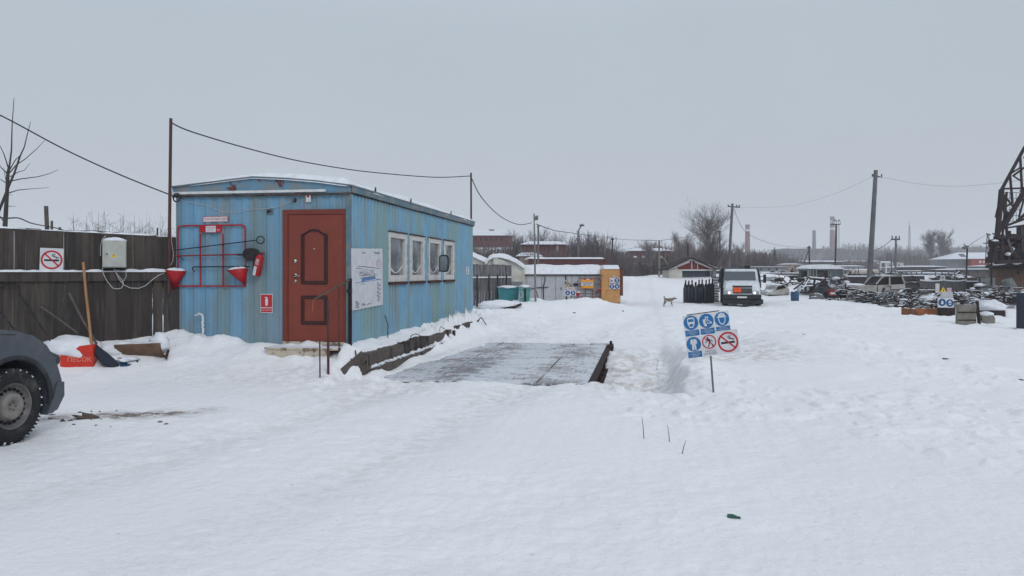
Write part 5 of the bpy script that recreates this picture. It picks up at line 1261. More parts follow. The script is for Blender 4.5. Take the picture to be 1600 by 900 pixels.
for lab, (x0_, x1_, yt_, yb_) in (('left snowy red cone bucket on the distant rack', (899.5, 907, 457, 464)), ('right round red bucket at the distant rack edge', (933.5, 940.5, 451, 458.5))):
    t = thing('fire_bucket', lab, 'bucket', P((x0_ + x1_) / 2, yb_, Yr - .1), group='buckets on the distant rack'); c_ = P((x0_ + x1_) / 2, yt_, Yr - .15); r = (x1_ - x0_) / 2 / F * Yr
    m = MB('sign_red'); m.lathe([(r, 0), (r * .75, -.11), (0, -.24)], None, 16, c_); m.build('cone', t)
    m = MB('snow'); m.blob(c_, (r, r, .05 if x0_ < 910 else .02), None, 2, .1, 14, 7); m.build('snow_fill', t)
t = thing('fire_shovel', 'dark shovel slanting on the distant red rack', 'shovel', P(915, 450, Yr)); MB('black_iron').tube([P(904, 447, Yr - .05), P(934, 457, Yr - .05)], .014).build('shaft', t)
m = MB('black_iron'); m.blob(P(899.5, 444.5, Yr - .05), (.13, .03, .08), None, 3, .15, 14, 8); m.build('blade', t)
tag(MB('black_iron').tube([P(903, 459, Yr - .04), P(932, 459, Yr - .04)], .012).build('fire_crowbar'), 'thin level iron bar low on the distant rack', 'crowbar')
# post with two round signs in front of the garage
Ys = 36.8
t = thing('safety_sign_post', 'post with two round blue signs before the grey garage', 'sign', P(892, 478, Ys))
m = MB('sign_white'); far_panel(m, 882.5, 899.8, 453.5, 461.7, Ys); Pn, r = far_disc(m, 887, 457.6, Ys, 3.6, 'sign_blue_dark'); droplet(m, Pn, r); Pn, r = far_disc(m, 895.3, 457.6, Ys, 3.6, 'sign_blue_dark'); face(m, Pn, r); m.build('sign_panel', t)
m = MB('sign_white'); far_panel(m, 885.5, 897.5, 448.5, 453.3, Ys, 'sign_white'); Pn = flatP(P(891.5, 451, Ys), (1, 0, 0), (0, 0, 1), (0, -1, 0), .006)
for k_ in range(3): rect(m, Pn, -.15, .15 - .05 * (k_ % 2), .035 - .04 * k_, .05 - .04 * k_, 1, 'ink_red')
m.build('upper_panel', t)
MB('galv').tube([P(892.3, 462, Ys + .04), P(892.3, 482, Ys + .04)], .02).build('post', t)
m = MB('stalk'); rn = random.Random(8)
for i in range(26): a = P(rn.uniform(884, 894), rn.uniform(440, 449), Ys + .3); m.tube([a, a + Vector((rn.uniform(-.15, .15), 0, rn.uniform(-.1, .16)))], .012, 'sign_yellow' if i % 3 == 0 else 'twig', n=4)
tag(m.build('dry_weeds'), 'tangle of dry weeds above the small blue round signs', 'weeds', kind='stuff')
m = MB('black_iron'); Yg = YG - .05
m.tube([P(849.5, 470, Yg), P(849, 450, Yg), P(850.5, 442, Yg), P(852, 438, Yg), P(851.5, 432, Yg)], .022); m.tube([P(829, 451.5, Yg), P(840, 449.5, Yg), P(857, 449, Yg)], .020); m.tube([P(837, 452, Yg - .3), P(840, 462, Yg - .3), P(842, 470, Yg - .3)], .02)
tag(m.build('pipework'), 'crossed dark pipes against the grey garage wall', 'pipe')
q = P(917, 474, 36); t = thing('snowy_red_block', 'snow heaped red object lying before the distant rack', 'block', q)
m = MB('red_dull'); m.box(q.x - .18, q.x + .22, 36, 36.3, q.z - .15, q.z - .02); m.build('block', t); m = MB('snow'); m.blob(q + Vector((0, .15, .12)), (.34, .3, .17), None, 3, .15, 22, 12); m.build('snow_cap', t)
tag(MB('black_iron').box(P(940, 0, 37).x, P(943, 0, 37).x, 37, 37.2, P(0, 480, 37).z, P(0, 468, 37).z).bar(P(931, 479, 37), P(940, 476, 37), .1, .05).build('dark_stub'), 'dark stub between the grey garage and yellow container', 'stub')
# long red container behind
t = thing('long_container', 'long dark red container with snow strip behind grey garage', 'container', P(890, 430, 52))
m = MB('container_red'); bx(m, 826, 949.5, 404.5, 440, 52, 4); m.build('body', t); m = MB('container_rust'); bx(m, 945, 951.5, 404, 415, 51.9, 4); m.build('end', t)
m = MB('snow'); roofsnow(m, 830, 946, 402, 404.6, 52, 4, 81, .1, 60, 8); m.build('roof_snow', t)
# fence, arched garages left of it
t = thing('grey_plank_fence', 'grey plank fence with dark posts beside far cabin corner', 'fence', P(770, 470, 33))
m = MB('fence_grey'); rn = random.Random(4); a, b = P(735, 0, 33).x, P(799.5, 0, 33).x; x = a
while x < b: wd = rn.uniform(.10, .16); m.box(x, min(x + wd - .006, b), 33 + rn.uniform(0, .02), 33.04, P(0, 478, 33).z, P(0, 412.5 + (x - a) / (b - a) * 2.5, 33).z + rn.uniform(-.02, .02)); x += wd
m.build('planks', t)
for px_ in (745.5, 764, 777.5, 791.5): MB('black_iron').tube([P(px_, 480, 32.85), P(px_, 429, 32.85)], .032, n=6).build('post', t)
m = MB('snow'); a_ = P(738, 433.5, 32.9); m.tube([P(738, 433.5, 32.9), P(799, 433, 32.9)], .028, n=6); m.build('rail_snow', t)
def dome(label, pts, Y, dp, seed):
    t = thing('arched_garage', label, 'garage', P(pts[len(pts) // 2][0], 440, Y), group='arched garages behind the fence')
    m = MB('cream_wall'); q = [P(a, b + 3, Y) for a, b in pts]; zl = P(0, 440, Y).z
    m.prism([(q[0].x, zl)] + [(p.x, p.z) for p in q] + [(q[-1].x, zl)], lambda p, d: (p[0], d, p[1]), Y, Y + dp); m.build('wall', t)
    m = MB('snow'); n = len(pts) - 1
    def f(i, j):
        k = min(int(i * n), n - 1); fr_ = i * n - k; a = Vector((pts[k][0], pts[k][1])); b = Vector((pts[k + 1][0], pts[k + 1][1])); c = a + (b - a) * fr_; v = P(c.x, c.y, Y)
        return (v.x + .05 * float(noise(i * 9, j * 4, seed)), Y - .18 + j * dp + .04 * float(noise(i * 12, j, seed + 3)), v.z + (.06 + .06 * float(noise(i * 5, j * 3, seed + 1))) * min(1, j * 12 + .0) - (.16 if j == 0 else 0))
    m.grid(f, 48, 14); m.build('roof_snow', t)
dome('left snow domed garage half hidden by the cabin corner', [(722, 410), (730, 398), (738, 395), (747, 399), (757, 404), (763, 412)], 35.5, 7, 91)
dome('right snow domed garage with pale curved gable wall', [(758, 409), (764, 402), (771, 397.5), (780, 397), (795, 400), (808, 406), (820, 414)], 35, 7, 92)
m = MB('cream_wall'); m.prism([(P(771, 0, 34.9).x, P(0, 413, 34.9).z), (P(771, 0, 34.9).x, P(0, 404, 34.9).z), (P(777, 0, 34.9).x, P(0, 403.5, 34.9).z), (P(789, 0, 34.9).x, P(0, 408, 34.9).z), (P(798, 0, 34.9).x, P(0, 414, 34.9).z)], lambda p, d: (p[0], d, p[1]), 34.75, 34.9)
tag(m.build('gable_board'), 'pale sheet under the right snowy garage arch', 'board')
# teal bins, sled of snow, odds and ends
def bin_(label, px0, px1, py0, py1, Y, mt, dp=.9, lidm='snow', slope=0.0):
    t = thing('waste_bin', label, 'bin', P((px0 + px1) / 2, py1, Y)); a, b = P(px0, py0, Y), P(px1, py1, Y); h = a.z - b.z
    m = MB(mt); m.prism([(a.x, a.z - slope), (b.x, a.z), (b.x - .06, b.z - .2), (a.x + .08, b.z - .2)], lambda p, d: (p[0], d, p[1]), Y, Y + dp); m.build('body', t, bevel=.02)
    m = MB('galv'); m.bar((a.x, Y - .02, a.z - .06), (b.x, Y - .02, a.z - .06), .04, .05, mt); m.build('rim', t)
    m = MB('snow'); m.blob(((a.x + b.x) / 2, Y + dp / 2, a.z - slope * .5), ((b.x - a.x) / 2 * 1.06, dp * .6, .09), None, 3, .1, 26, 10, -.03); m.build('snow_cap', t); return t
bin_('dark teal metal bin under snow before the grey garage', 778, 811, 448, 478, 32.2, 'teal', slope=.08)
t = bin_('lighter teal bin standing right of the dark teal one', 811.5, 829, 448.5, 475, 31.6, 'teal_light')
m = MB('rim_dark'); bx(m, 819.3, 822, 450, 474, 31.55, .04); m.build('door_gap', t)
m = MB('sign_white'); Pn = flatP(P(815, 460, 31.57), (1, 0, 0), (0, 0, 1), (0, -1, 0), .004)
for pts in (((-.05, .12), (.05, .12), (0, .02), (.05, .0), (.04, -.12), (-.05, -.13)), ((-.02, .22), (.02, .24), (.0, .30))): stroke(m, Pn, [(a * 1.1, b * .9) for a, b in pts], .022, 1, 'ink_blue' if 0 else 'sign_white')
m.build('painted_mark', t)
q = on(785, 482); t = thing('snow_filled_sled', 'dark edged sled full of snow beyond the cabin corner', 'sled', q)
m = MB('timber_dark'); m.tube([q + Vector((-.55, .1, .0)), q + Vector((.1, -.05, .0)), q + Vector((.5, .0, .06)), q + Vector((.72, .15, .16))], .05); m.build('runner', t); m = MB('snow'); m.blob(q + Vector((-.1, .5, .10)), (.85, .6, .2), None, 5, .12, 28, 12); m.build('snow_load', t)
for lab, a, b in (('left of two short iron stakes beyond the cabin', (755, 478), (755, 463)), ('right of two short iron stakes beyond the cabin', (765, 480), (765.5, 455))):
    g_ = on(*a); pole('iron_stake', lab, g_ - Vector((0, 0, .2)), P(b[0], b[1], g_.y), .022, .022, 'rust_dark', 'iron stakes beyond the cabin')
q = on(745, 468); m = MB('black_plastic'); m.blob(q + Vector((-.05, .3, .12)), (.2, .2, .16), None, 2, .2, 18, 10); m.box(q.x - .15, q.x + .05, q.y, q.y + .2, q.z - .1, q.z + .08, 'rust_dark'); tag(m.build('black_tyre_heap'), 'dark round lump on snow behind the far cabin corner', 'scrap')
m = MB('rust_dark'); g_ = on(752, 505)
for a, b in (((741, 506), (752, 496)), ((752, 496), (760, 508)), ((745, 504), (749, 500)), ((752, 496), (754, 499))): m.tube([P(*a, g_.y), P(*b, g_.y)], .012, n=5)
tag(m.build('fallen_branch'), 'small bent dark branch on snow past the timber wall', 'branch')

# poles of the yard
def mast(name, label, px0, py0, px1, py1, Y, r0, r1, mt='concrete_pole', arms=(), group=None, cat='pole'):
    t = thing(name, label, cat, P(px0, py0, Y), group=group); MB(mt).tube([P(px0, py0, Y) - Vector((0, 0, .4)), P(px1, py1, Y)], [r0, r1], n=10).build('shaft', t)
    for (ax0, ay0, ax1, ay1, r_, mm_) in arms: MB(mm_).tube([P(ax0, ay0, Y), P(ax1, ay1, Y)], r_, n=6).build('crossarm', t)
    return t
t = mast('lamp_pole', 'thin pale pole with a lamp head before the garage', 837, 466, 834.5, 334, 31.5,   .042, .03, 'concrete', ((834, 346, 841, 337, .018, 'galv'),))
m = MB('galv'); m.blob(P(838.5, 340.5, 31.5), (.07, .07, .10), None, 2, .1, 14, 8); m.build('lamp_head', t)
m = MB('box_grey'); m.box(P(833, 0, 31.4).x, P(836.5, 0, 31.4).x, 31.3, 31.42, P(0, 456, 31.4).z, P(0, 449, 31.4).z) if False else m.box(P(833, 0, 31.4).x, P(835, 0, 31.4).x, 31.34, 31.42, P(0, 350, 31.4).z, P(0, 346, 31.4).z); m.build('junction_box', t)
mast('utility_pole', 'short thin pole just right of the pale lamp pole', 841, 430, 841, 351, 50, .07, .06, 'concrete_pole', ((839, 354, 843, 354, .04, 'rust_dark'),))
t = mast('lamp_pole', 'slim lamp pole with bent arm behind the red container', 903.5, 420, 903.5, 362, 56, .07, .06, 'concrete_pole', ((903.5, 363, 905, 358, .05, 'galv'), (905, 358, 910, 350, .05, 'galv')))
m = MB('galv'); m.blob(P(909, 352, 56), (.2, .12, .08), None, 2, .1, 12, 6); m.build('lamp_head', t)
mast('utility_pole', 'short crossed utility pole over brush left of hillside house', 957, 395, 957, 371, 92, .11, .09, 'rust_dark', ((954.5, 374, 959.5, 374, .07, 'rust_dark'),))
t = mast('utility_pole', 'pale concrete utility pole with strut by hillside house', 1030, 434, 1030, 376, 66, .09, .08, 'concrete', ((1024, 393, 1034, 393, .06, 'concrete'), (1027, 386, 1034, 386, .05, 'rust_dark'), (1034, 400, 1047, 418, .05, 'concrete')))
t = mast('utility_pole', 'leaning tall utility pole with crossarm behind the garage tree', 1138.5, 420, 1144.5, 318, 82, .17, .13, 'concrete_pole', ((1137.5, 322.5, 1156, 324, .06, 'rust_dark'),))
for px_ in (1138, 1144, 1151, 1155): m = MB('rust_dark'); m.tube([P(px_, 323, 82), P(px_, 320, 82)], .06, n=6); m.build('insulator', t)
mast('utility_pole', 'thin utility pole in the branches of the tall tree', 1126, 425, 1124, 360, 90, .12, .1, 'concrete_pole', ((1121, 362, 1127, 362, .07, 'rust_dark'),))
mast('utility_pole', 'short utility pole left of the tall bare tree', 1075, 400, 1075, 380, 92, .1, .09, 'rust_dark')
t = mast('utility_pole', 'tallest leaning concrete pole standing behind the white wreck', 1358, 436, 1368.5, 266, 54, .20, .135, 'concrete_pole', ((1362.5, 275, 1378, 277, .03, 'rust_dark'), (1363, 273, 1374, 276, .03, 'rust_dark')))
for px_ in (1363, 1368.5, 1377.5): m = MB('rust_dark'); m.tube([P(px_, 276, 54), P(px_, 272, 54)], .04, n=6); m.build('insulator', t)
t = mast('utility_pole', 'double legged utility pole with insulators right of tall pole', 1399, 432, 1400, 370, 95, .14, .12, 'concrete_pole', ((1392.5, 374, 1406, 374, .09, 'rust_dark'), (1396, 414, 1402, 382, .07, 'concrete_pole')))
for px_ in (1394, 1400, 1405): m = MB('rust_dark'); m.tube([P(px_, 374, 95), P(px_, 368.5, 95)], .07, n=6); m.build('insulator', t)
mast('utility_pole', 'thin utility pole with strut before the factory building', 1265, 414, 1264, 384, 150, .17, .15, 'rust_dark', ((1261, 387, 1267, 387, .14, 'rust_dark'), (1256, 412, 1263, 392, .1, 'rust_dark')))
mast('utility_pole', 'thin pale pole left of the double legged pole', 1394, 430, 1392, 395, 100, .1, .08, 'concrete_pole')
# floodlight mast with ladder in front of the striped chimney
t = mast('floodlight_mast', 'floodlight mast with platform in front of the striped chimney', 1305, 415, 1306.5, 351, 120, .13, .12, 'rust_dark')
m = MB('galv'); k_ = 120 / F; bx(m, 1300.5, 1313.5, 350, 351, 120 - .3, .8, 'rust_dark'); bx(m, 1301, 1313, 345, 345.6, 120 - .3, .06, 'galv')
for px_ in (1301, 1304, 1307, 1310, 1312.8): bx(m, px_, px_ + .5, 345, 350, 120 - .3, .06, 'galv')
m.build('platform', t)
m = MB('black_iron')
for px_ in (1303, 1306, 1311): m.blob(P(px_, 344, 120), (.12, .12, .1), None, 1, .1, 8, 6)
m.build('floodlight', t); m = MB('galv')
for i in range(12): bx(m, 1307.8, 1311.2, 353 + i * 3.1, 353.5 + i * 3.1, 120, .05)
bx(m, 1307.5, 1307.9, 351, 392, 120, .05); bx(m, 1311, 1311.4, 351, 392, 120, .05); m.build('ladder', t)
t = mast('lamp_pole', 'dark lamp pole before the pale house on right', 1508.5, 462, 1511.5, 384, 62, .075, .06, 'rust_dark', ((1504, 387, 1512, 388, .05, 'galv'), (1506, 381, 1511, 387, .05, 'galv')))
m = MB('galv'); m.blob(P(1508, 387, 62), (.28, .14, .12), None, 3, .1, 12, 6); m.build('lamp_head', t)
t = thing('pylon', 'distant steel lattice pylon beside the crane', 'pylon', P(1543, 420, 140))
m = MB('rust_dark')
for s_ in (-1, 1):
    m.tube([P(1543 + 4.5 * s_, 425, 140), P(1543.8 + 1.2 * s_, 366, 140)], .09, n=4)
    for i in range(7): f0, f1 = i / 7, (i + 1) / 7; m.tube([P(1543 + s_ * (4.5 - 3.3 * f0), 425 - 59 * f0, 140), P(1543 - s_ * (4.5 - 3.3 * f1), 425 - 59 * f1, 140)], .045, n=4)
m.build('lattice', t); MB('rust_dark').tube([P(1536, 380, 140), P(1554, 381, 140)], .09, n=4).build('crossarm', t); MB('rust_dark').tube([P(1541, 365, 140), P(1548, 367, 140)], .11, n=4).build('crossarm', t)
t = thing('radio_mast', 'faint tall radio mast over the right hand wood', 'mast', P(1421, 398, 420)); m = MB('chimney_dark')
for s_ in (-1, 1): m.tube([P(1421 + 1.6 * s_, 398, 420), P(1421 + .6 * s_, 352, 420)], .16, n=4)
for i in range(12): m.tube([P(1420, 396 - i * 3.6, 420), P(1422, 394 - i * 3.6, 420)], .12, n=4)
m.tube([P(1421, 352, 420), P(1421, 345, 420)], .1, n=4); m.build('lattice', t)
# wires far off
wire('thin wire running from lamp pole toward the brush', [P(838, 350, 31.5), P(860, 358, 38), P(885, 363, 48), P(957, 372, 92)], .02)
wire('thin dark wire along the treetops to the leaning pole', [P(957, 372, 92), P(990, 375, 92), P(1030, 374, 90), P(1075, 368, 88), P(1143, 322, 82)], .022) if False else wire('thin dark wire along the treetops at mid left', [P(957, 373, 92), P(990, 375, 85), P(1030, 376, 66)], .022)
wire('thin dark wire from hillside pole over the garage trees', [P(1030, 376, 66), P(1060, 372, 72), P(1095, 366, 80)], .02)
wire('pale wire sagging from the leaning pole to factory pole', [P(1145, 323, 82), P(1165, 362, 95), P(1200, 379, 110), P(1230, 385, 130), P(1264, 387, 150)], .022)
wire('faint wire rising from leaning pole toward tallest pole', [P(1155, 324, 82), P(1230, 322, 74), P(1300, 304, 64), P(1363, 276, 54)], .007)
wire('faint wire from the tallest pole toward the crane', [P(1377, 277, 54), P(1450, 289, 52), P(1520, 290, 48), P(1640, 276, 44)], .007)
wire('faint wire from tallest pole down to double legged pole', [P(1394, 374, 95), P(1380, 385, 100), P(1366, 392, 104)], .035)
wire('wire from the pylon to the dark lamp pole', [P(1511, 388, 62), P(1522, 378, 85), P(1541, 367, 140)], .03)

# ------------------------------------------------------------------ dog
def dog():
    g_ = on(1042, 479); k_ = g_.y / F; Fd = fr(g_.x + .1, g_.y, g_.z, 0) @ Matrix.Scale(.69, 4); 
    t = thing('dog', 'grey brown dog walking right on snow with curled tail', 'dog', frame=Fd)
    def skin(name, J, E, mt, root=0, parent=t, sub=2):
        me = bpy.data.meshes.new(name); me.from_pydata([j[:3] for j in J], E, []); me.materials.append(MATS[mt])
        o = bpy.data.objects.new(name, me); COL.objects.link(o); o.parent = parent; BASE[o.name] = Vector()
        sk = o.modifiers.new('s', 'SKIN'); me.skin_vertices[0].data if me.skin_vertices else None
        if not me.skin_vertices: me.attributes  # layer is made by the modifier
        for v, j in zip(me.skin_vertices[0].data, J): v.radius = (j[3], j[4] if len(j) > 4 else j[3]); v.use_root = False
        me.skin_vertices[0].data[root].use_root = True
        sk.use_smooth_shade = True; s2 = o.modifiers.new('u', 'SUBSURF'); s2.levels = sub; s2.render_levels = sub; return o
    J = [(-.22, 0, .47, .105, .115), (0, 0, .46, .095, .11), (.17, 0, .46, .12, .13), (.29, 0, .53, .08), (.37, 0, .56, .075), (.47, 0, .53, .045), (.54, 0, .515, .03),
         (-.29, 0, .55, .045), (-.35, 0, .64, .038), (-.30, 0, .70, .034), (-.25, 0, .68, .028),
         (-.24, .07, .36, .075), (-.20, .08, .27, .042), (-.29, .08, .16, .026), (-.27, .08, .02, .024), (-.24, .08, .0, .028),
         (-.28, -.07, .36, .075), (-.31, -.08, .27, .042), (-.39, -.08, .16, .026), (-.385, -.08, .02, .024), (-.36, -.08, .0, .028),
         (.18, .07, .34, .052), (.21, .08, .20, .030), (.27, .08, .06, .022), (.30, .08, .02, .026),
         (.15, -.07, .34, .052), (.13, -.08, .20, .030), (.12, -.08, .04, .022), (.15, -.08, .0, .026)]
    E = [(0, 1), (1, 2), (2, 3), (3, 4), (4, 5), (5, 6), (0, 7), (7, 8), (8, 9), (9, 10), (0, 11), (11, 12), (12, 13), (13, 14), (14, 15), (0, 16), (16, 17), (17, 18), (18, 19), (19, 20), (2, 21), (21, 22), (22, 23), (23, 24), (2, 25), (25, 26), (26, 27), (27, 28)]
    try: skin('body', J, E, 'dog_fur', 1)
    except Exception as ex:
        print('skin failed', ex); m = MB('dog_fur')
        for a, b in E: m.tube([J[a][:3], J[b][:3]], [J[a][3], J[b][3]], n=8)
        m.build('body', t)
    m = MB('dog_fur')
    for s_ in (-1, 1): m.add([(.33, .03 * s_, .61), (.37, .07 * s_, .60), (.40, .04 * s_, .61), (.33, .09 * s_, .66)], [(0, 1, 3), (1, 2, 3), (2, 0, 3), (0, 2, 1)])
    m.build('ears', t)
dog()

# ------------------------------------------------------------------ gas cylinders and lorry
g0 = on(1070, 474); Yq = g0.y; kq = Yq / F
def cyl():
    t = thing('gas_cylinder', 'x', 'cylinder', (0, 0, 0), group='steel gas cylinders standing beside the lorry')
    r = 2.9 * kq; h = 27 * kq; m = MB('cylinder_paint'); m.lathe([(0, -.1), (r, -.1), (r, h * .90), (r * .8, h * .97), (r * .35, h * 1.02), (r * .3, h * 1.06)], None, 18); m.build('bottle', t)
    m = MB('black_iron'); m.lathe([(r * .42, h * 1.04), (r * .45, h * 1.2), (r * .3, h * 1.26), (0, h * 1.27)], None, 10); m.build('valve_cap', t); return t
c0 = cyl(); n_ = 9; words = ('leftmost', 'second', 'third', 'fourth', 'middle', 'sixth', 'seventh', 'eighth', 'rightmost')
for row in range(2):
    for i in range(n_):
        x = P(1070.5 + i * 5.35 + row * 2.2, 0, Yq).x; y = Yq + row * 2 * 2.9 * kq + .05 * ((i * 7) % 3); z = gz(x, y) + .12 * row + .03 * ((i * 5) % 3) * row
        o = c0 if (row == 0 and i == 0) else dup(c0, (x, y, z)); o.location = (x, y, z)
        o['label'] = f'{words[i]} dark gas cylinder from the left in the {("front", "back")[row]} row'
for ob in bpy.data.objects:
    if ob.name.startswith('valve_cap') and random.random() < .45: ob.scale.z = 1.0
rn = random.Random(3)
for ob in [o_ for o_ in bpy.data.objects if o_.name.startswith('gas_cylinder')]: ob.rotation_euler.z = rn.random() * 6; ob.scale = (1, 1, rn.uniform(.88, .98))
def lorry():
    g_ = on(1160, 479); k = g_.y / F; L_ = fr(g_.x, g_.y, g_.z, -14)
    t = thing('lorry', 'white cab lorry with orange hazard plate and lit headlamps', 'lorry', frame=L_)
    Z = lambda py: (478 - py) * k; X = lambda px: (px - 1160) * k
    # cab shell lofted from front profile: rows of (z, half width, y)
    rows = [(Z(466), 27.5 * k, .0), (Z(458), 28 * k, -.03), (Z(449), 27.5 * k, .04), (Z(441.5), 26.5 * k, .22), (Z(438), 26.2 * k, .62), (Z(421.5), 25.2 * k, 1.25), (Z(419.6), 24 * k, 1.4), (Z(419.0), 22 * k, 2.0)]
    m = MB('truck_white'); V = []
    def ring(z, hw, y): c_ = .14; return [(-hw, 2.3, z), (-hw, y + c_ * 2.2, z), (-hw + c_ * .5, y + c_ * .5, z), (-hw + c_ * 1.8, y, z), (hw - c_ * 1.8, y, z), (hw - c_ * .5, y + c_ * .5, z), (hw, y + c_ * 2.2, z), (hw, 2.3, z)]
    for r_ in rows: V += ring(*r_)
    n = 8; m.add(V, [(i * n + j, i * n + (j + 1) % n, (i + 1) * n + (j + 1) % n, (i + 1) * n + j) for i in range(len(rows) - 1) for j in range(n)] + [tuple((len(rows) - 1) * n + j for j in range(n))], None, False)
    m.build('cab', t, bevel=.02)
    def onf(px, z, off=.012):
        for (z0, h0, y0), (z1, h1, y1) in zip(rows[:-1], rows[1:]):
            if z <= z1: return Vector((X(px), y0 + (y1 - y0) * (z - z0) / (z1 - z0) - off, z))
        return Vector((X(px), rows[-1][2] - off, z))
    def patch(mt, pts, off=.012): m = MB(mt); m.add([onf(a, Z(b), off) for a, b in pts], [tuple(range(len(pts)))]); return m
    ws = MB('windscreen'); ws.grid(lambda i, j: onf(1133.2 + .4 + (48.6 - .8) * (i if j < .5 else i), Z(437.2) + (Z(423) - Z(437.2)) * j, .02), 6, 3); ws.build('windscreen', t)
    g_ = MB('truck_dark'); g_.grid(lambda i, j: onf(1145 + 30 * i - (1 - j) * 1.5 * (1 - 2 * (1 - i)) * -1 * 0 + (1 - j) * 1.2 * (1 - 2 * i), Z(457.5) + (Z(445.3) - Z(457.5)) * j, .02), 4, 2)
    for i in range(4): g_.bar(onf(1147, Z(448 + i * 2.4), .03), onf(1173, Z(448 + i * 2.4), .03), .02, .03, 'galv')
    g_.build('grille', t)
    m = MB('plate_orange'); a = onf(1146.6, Z(455.8), .06); b = onf(1158, Z(448), .06); m.box(a.x, b.x, a.y - .03, a.y, a.z, b.z); m.box((a.x + b.x) / 2 - .004 - .35 * 0, (a.x + b.x) / 2 + .004, a.y - .034, a.y - .031, a.z, b.z, 'sign_black'); m.build('hazard_plate', t)
    for px0, s_ in ((1136.5, 1), (1180.5, -1)):
        m = MB('lamp_lens'); m.grid(lambda i, j: onf(px0 - 4 + 10 * i if s_ > 0 else px0 - 6 + 10 * i, Z(459) + (Z(453.5) - Z(459)) * j, .02), 3, 2); h_ = m.build('headlight', t)
        c_ = onf(px0 + (3.6 if s_ > 0 else -2.2), Z(456.6), .04); m = MB('headlamp_lit'); m.lathe([(0, -.02), (.05, -.01), (.058, .02)], None, 16, c_, 'y'); m.build('bulb', h_)
    m = MB('truck_dark'); m.box(-28 * k, 28 * k, -.12, .5, Z(466), Z(459.3)); m.box(-29 * k, 31 * k, -.06, .4, Z(474), Z(466.5)); m.box(10 * k - .3, 18 * k, -.10, .2, Z(479), Z(474)); m.build('bumper', t, bevel=.03)
    m = MB('white_paint'); m.box(X(1152), X(1166.5), -.145, -.123, Z(464.6), Z(462.0)); m.box(X(1152), X(1163), -.08, -.063, Z(475.6), Z(474.8)); m.build('number_plate', t)
    for s_, px in ((-1, 1127.5), (1, 1194.5)):
        m = MB('black_plastic'); a = X(px); m.box(a - 2.2 * k, a + 2.2 * k, .5, .62, Z(441), Z(428)); m.bar((a, .6, Z(430)), (26 * k * s_, .9, Z(432)), .03, .03); m.bar((a, .6, Z(439)), (26 * k * s_, .9, Z(440)), .03, .03); m.build('mirror', t, bevel=.02)
    for s_ in (-1, 1):
        for y in (1.0, 5.2):
            m = MB('tyre'); m.lathe([(.2, -.12), (.40, -.14), (.45, -.10), (.45, .10), (.40, .14), (.2, .12)], None, 28, (s_ * 25 * k, y, .40), 'x'); wo = m.build('wheel', t); MB('rim_steel').lathe([(.2, .11 * s_), (.1, .06 * s_), (0, .08 * s_)], None, 20, (s_ * 25 * k, y, .40), 'x').build('rim', wo)
    m = MB('truck_dark'); m.box(-.5, .5, 1.0, 7.0, .45, .65); m.build('chassis', t)
    m = MB('truck_dark'); m.box(-31 * k, 31 * k, 2.5, 2.6, .9, Z(420)); m.box(-31 * k, -30 * k, 2.6, 7.2, .9, Z(422)); m.box(30 * k, 31 * k, 2.6, 7.2, .9, Z(422)); m.box(-31 * k, 31 * k, 2.5, 7.2, .75, .9); m.build('cargo_body', t)
    m = MB('black_plastic'); m.box(X(1167), X(1176), 2.3, 2.6, Z(419), Z(413.5)); m.build('roof_rack_box', t)
    m = MB('truck_dark'); m.tube([(X(1128), 2.4, Z(425)), (X(1131), 2.0, Z(419)), (X(1126), 2.6, Z(440))], .05); m.tube([(X(1187), 2.4, Z(419)), (X(1190), 2.2, Z(430)), (X(1192), 2.4, Z(450))], .06); m.build('tarp_frame', t)
lorry()
# rusty gear beside the cab
g_ = on(1124, 474); m = MB('rust_dark'); rn = random.Random(12)
for i in range(16):
    y_ = 472 - i * 2.5; m.box(P(1115 + rn.uniform(0, 3), 0, g_.y).x, P(1125 + rn.uniform(-2, 2), 0, g_.y).x, g_.y + .2, g_.y + .6, P(0, y_, g_.y).z, P(0, y_ - 1.8, g_.y).z, rn.choice(['rust_dark', 'wood_grey', 'black_iron']))
tag(m.build('crate_stack'), 'stack of rusty boards and crates left of the lorry cab', 'stack')

# garage with red gable
t = thing('gabled_garage', 'pale garage with red gable and wide dark doorway', 'garage', P(1082, 440, 58)); Y = 58
m = MB('cream_wall'); bx(m, 1045, 1066, 421, 446, Y, 2.5); bx(m, 1113.5, 1119, 421, 446, Y, 2.5, 'grey_wall'); bx(m, 1066, 1113.5, 421, 423, Y, .3, 'white_paint'); bx(m, 1045, 1116, 421, 446, Y + 2.5, .3, 'grey_wall'); m.build('wall', t)
m = MB('gable_red'); g3 = [(1045, 421), (1081, 405), (1119, 421)]; m.prism([(P(a, b, Y).x, P(a, b, Y).z) for a, b in g3], lambda p, d: (p[0], d, p[1]), Y + .02, Y + .12); m.build('gable', t)
m = MB('white_paint'); m.bar(P(1045, 420.5, Y - .02), P(1081, 405, Y - .02), .03, .12); m.bar(P(1081, 405, Y - .02), P(1119, 420.5, Y - .02), .03, .12); m.bar(P(1081, 406, Y - .01), P(1081, 420, Y - .01), .06, .03, up=(0, 1, 0)); m.bar(P(1090, 410, Y - .01), P(1090, 420, Y - .01), .06, .03, up=(0, 1, 0)); m.bar(P(1050, 419.5, Y - .01), P(1078, 409, Y - .01), .02, .10); m.bar(P(1086, 409, Y - .01), P(1112, 419.5, Y - .01), .02, .10); m.build('gable_trim', t)
m = MB('door_dark'); bx(m, 1066, 1113.5, 422.8, 446, Y + .5, .2); bx(m, 1083, 1083.6, 423, 446, Y + .44, .05, 'grey_wall'); bx(m, 1110, 1111.5, 423, 446, Y + .3, .15, 'white_trim'); m.build('door', t)
m = MB('rust_dark')
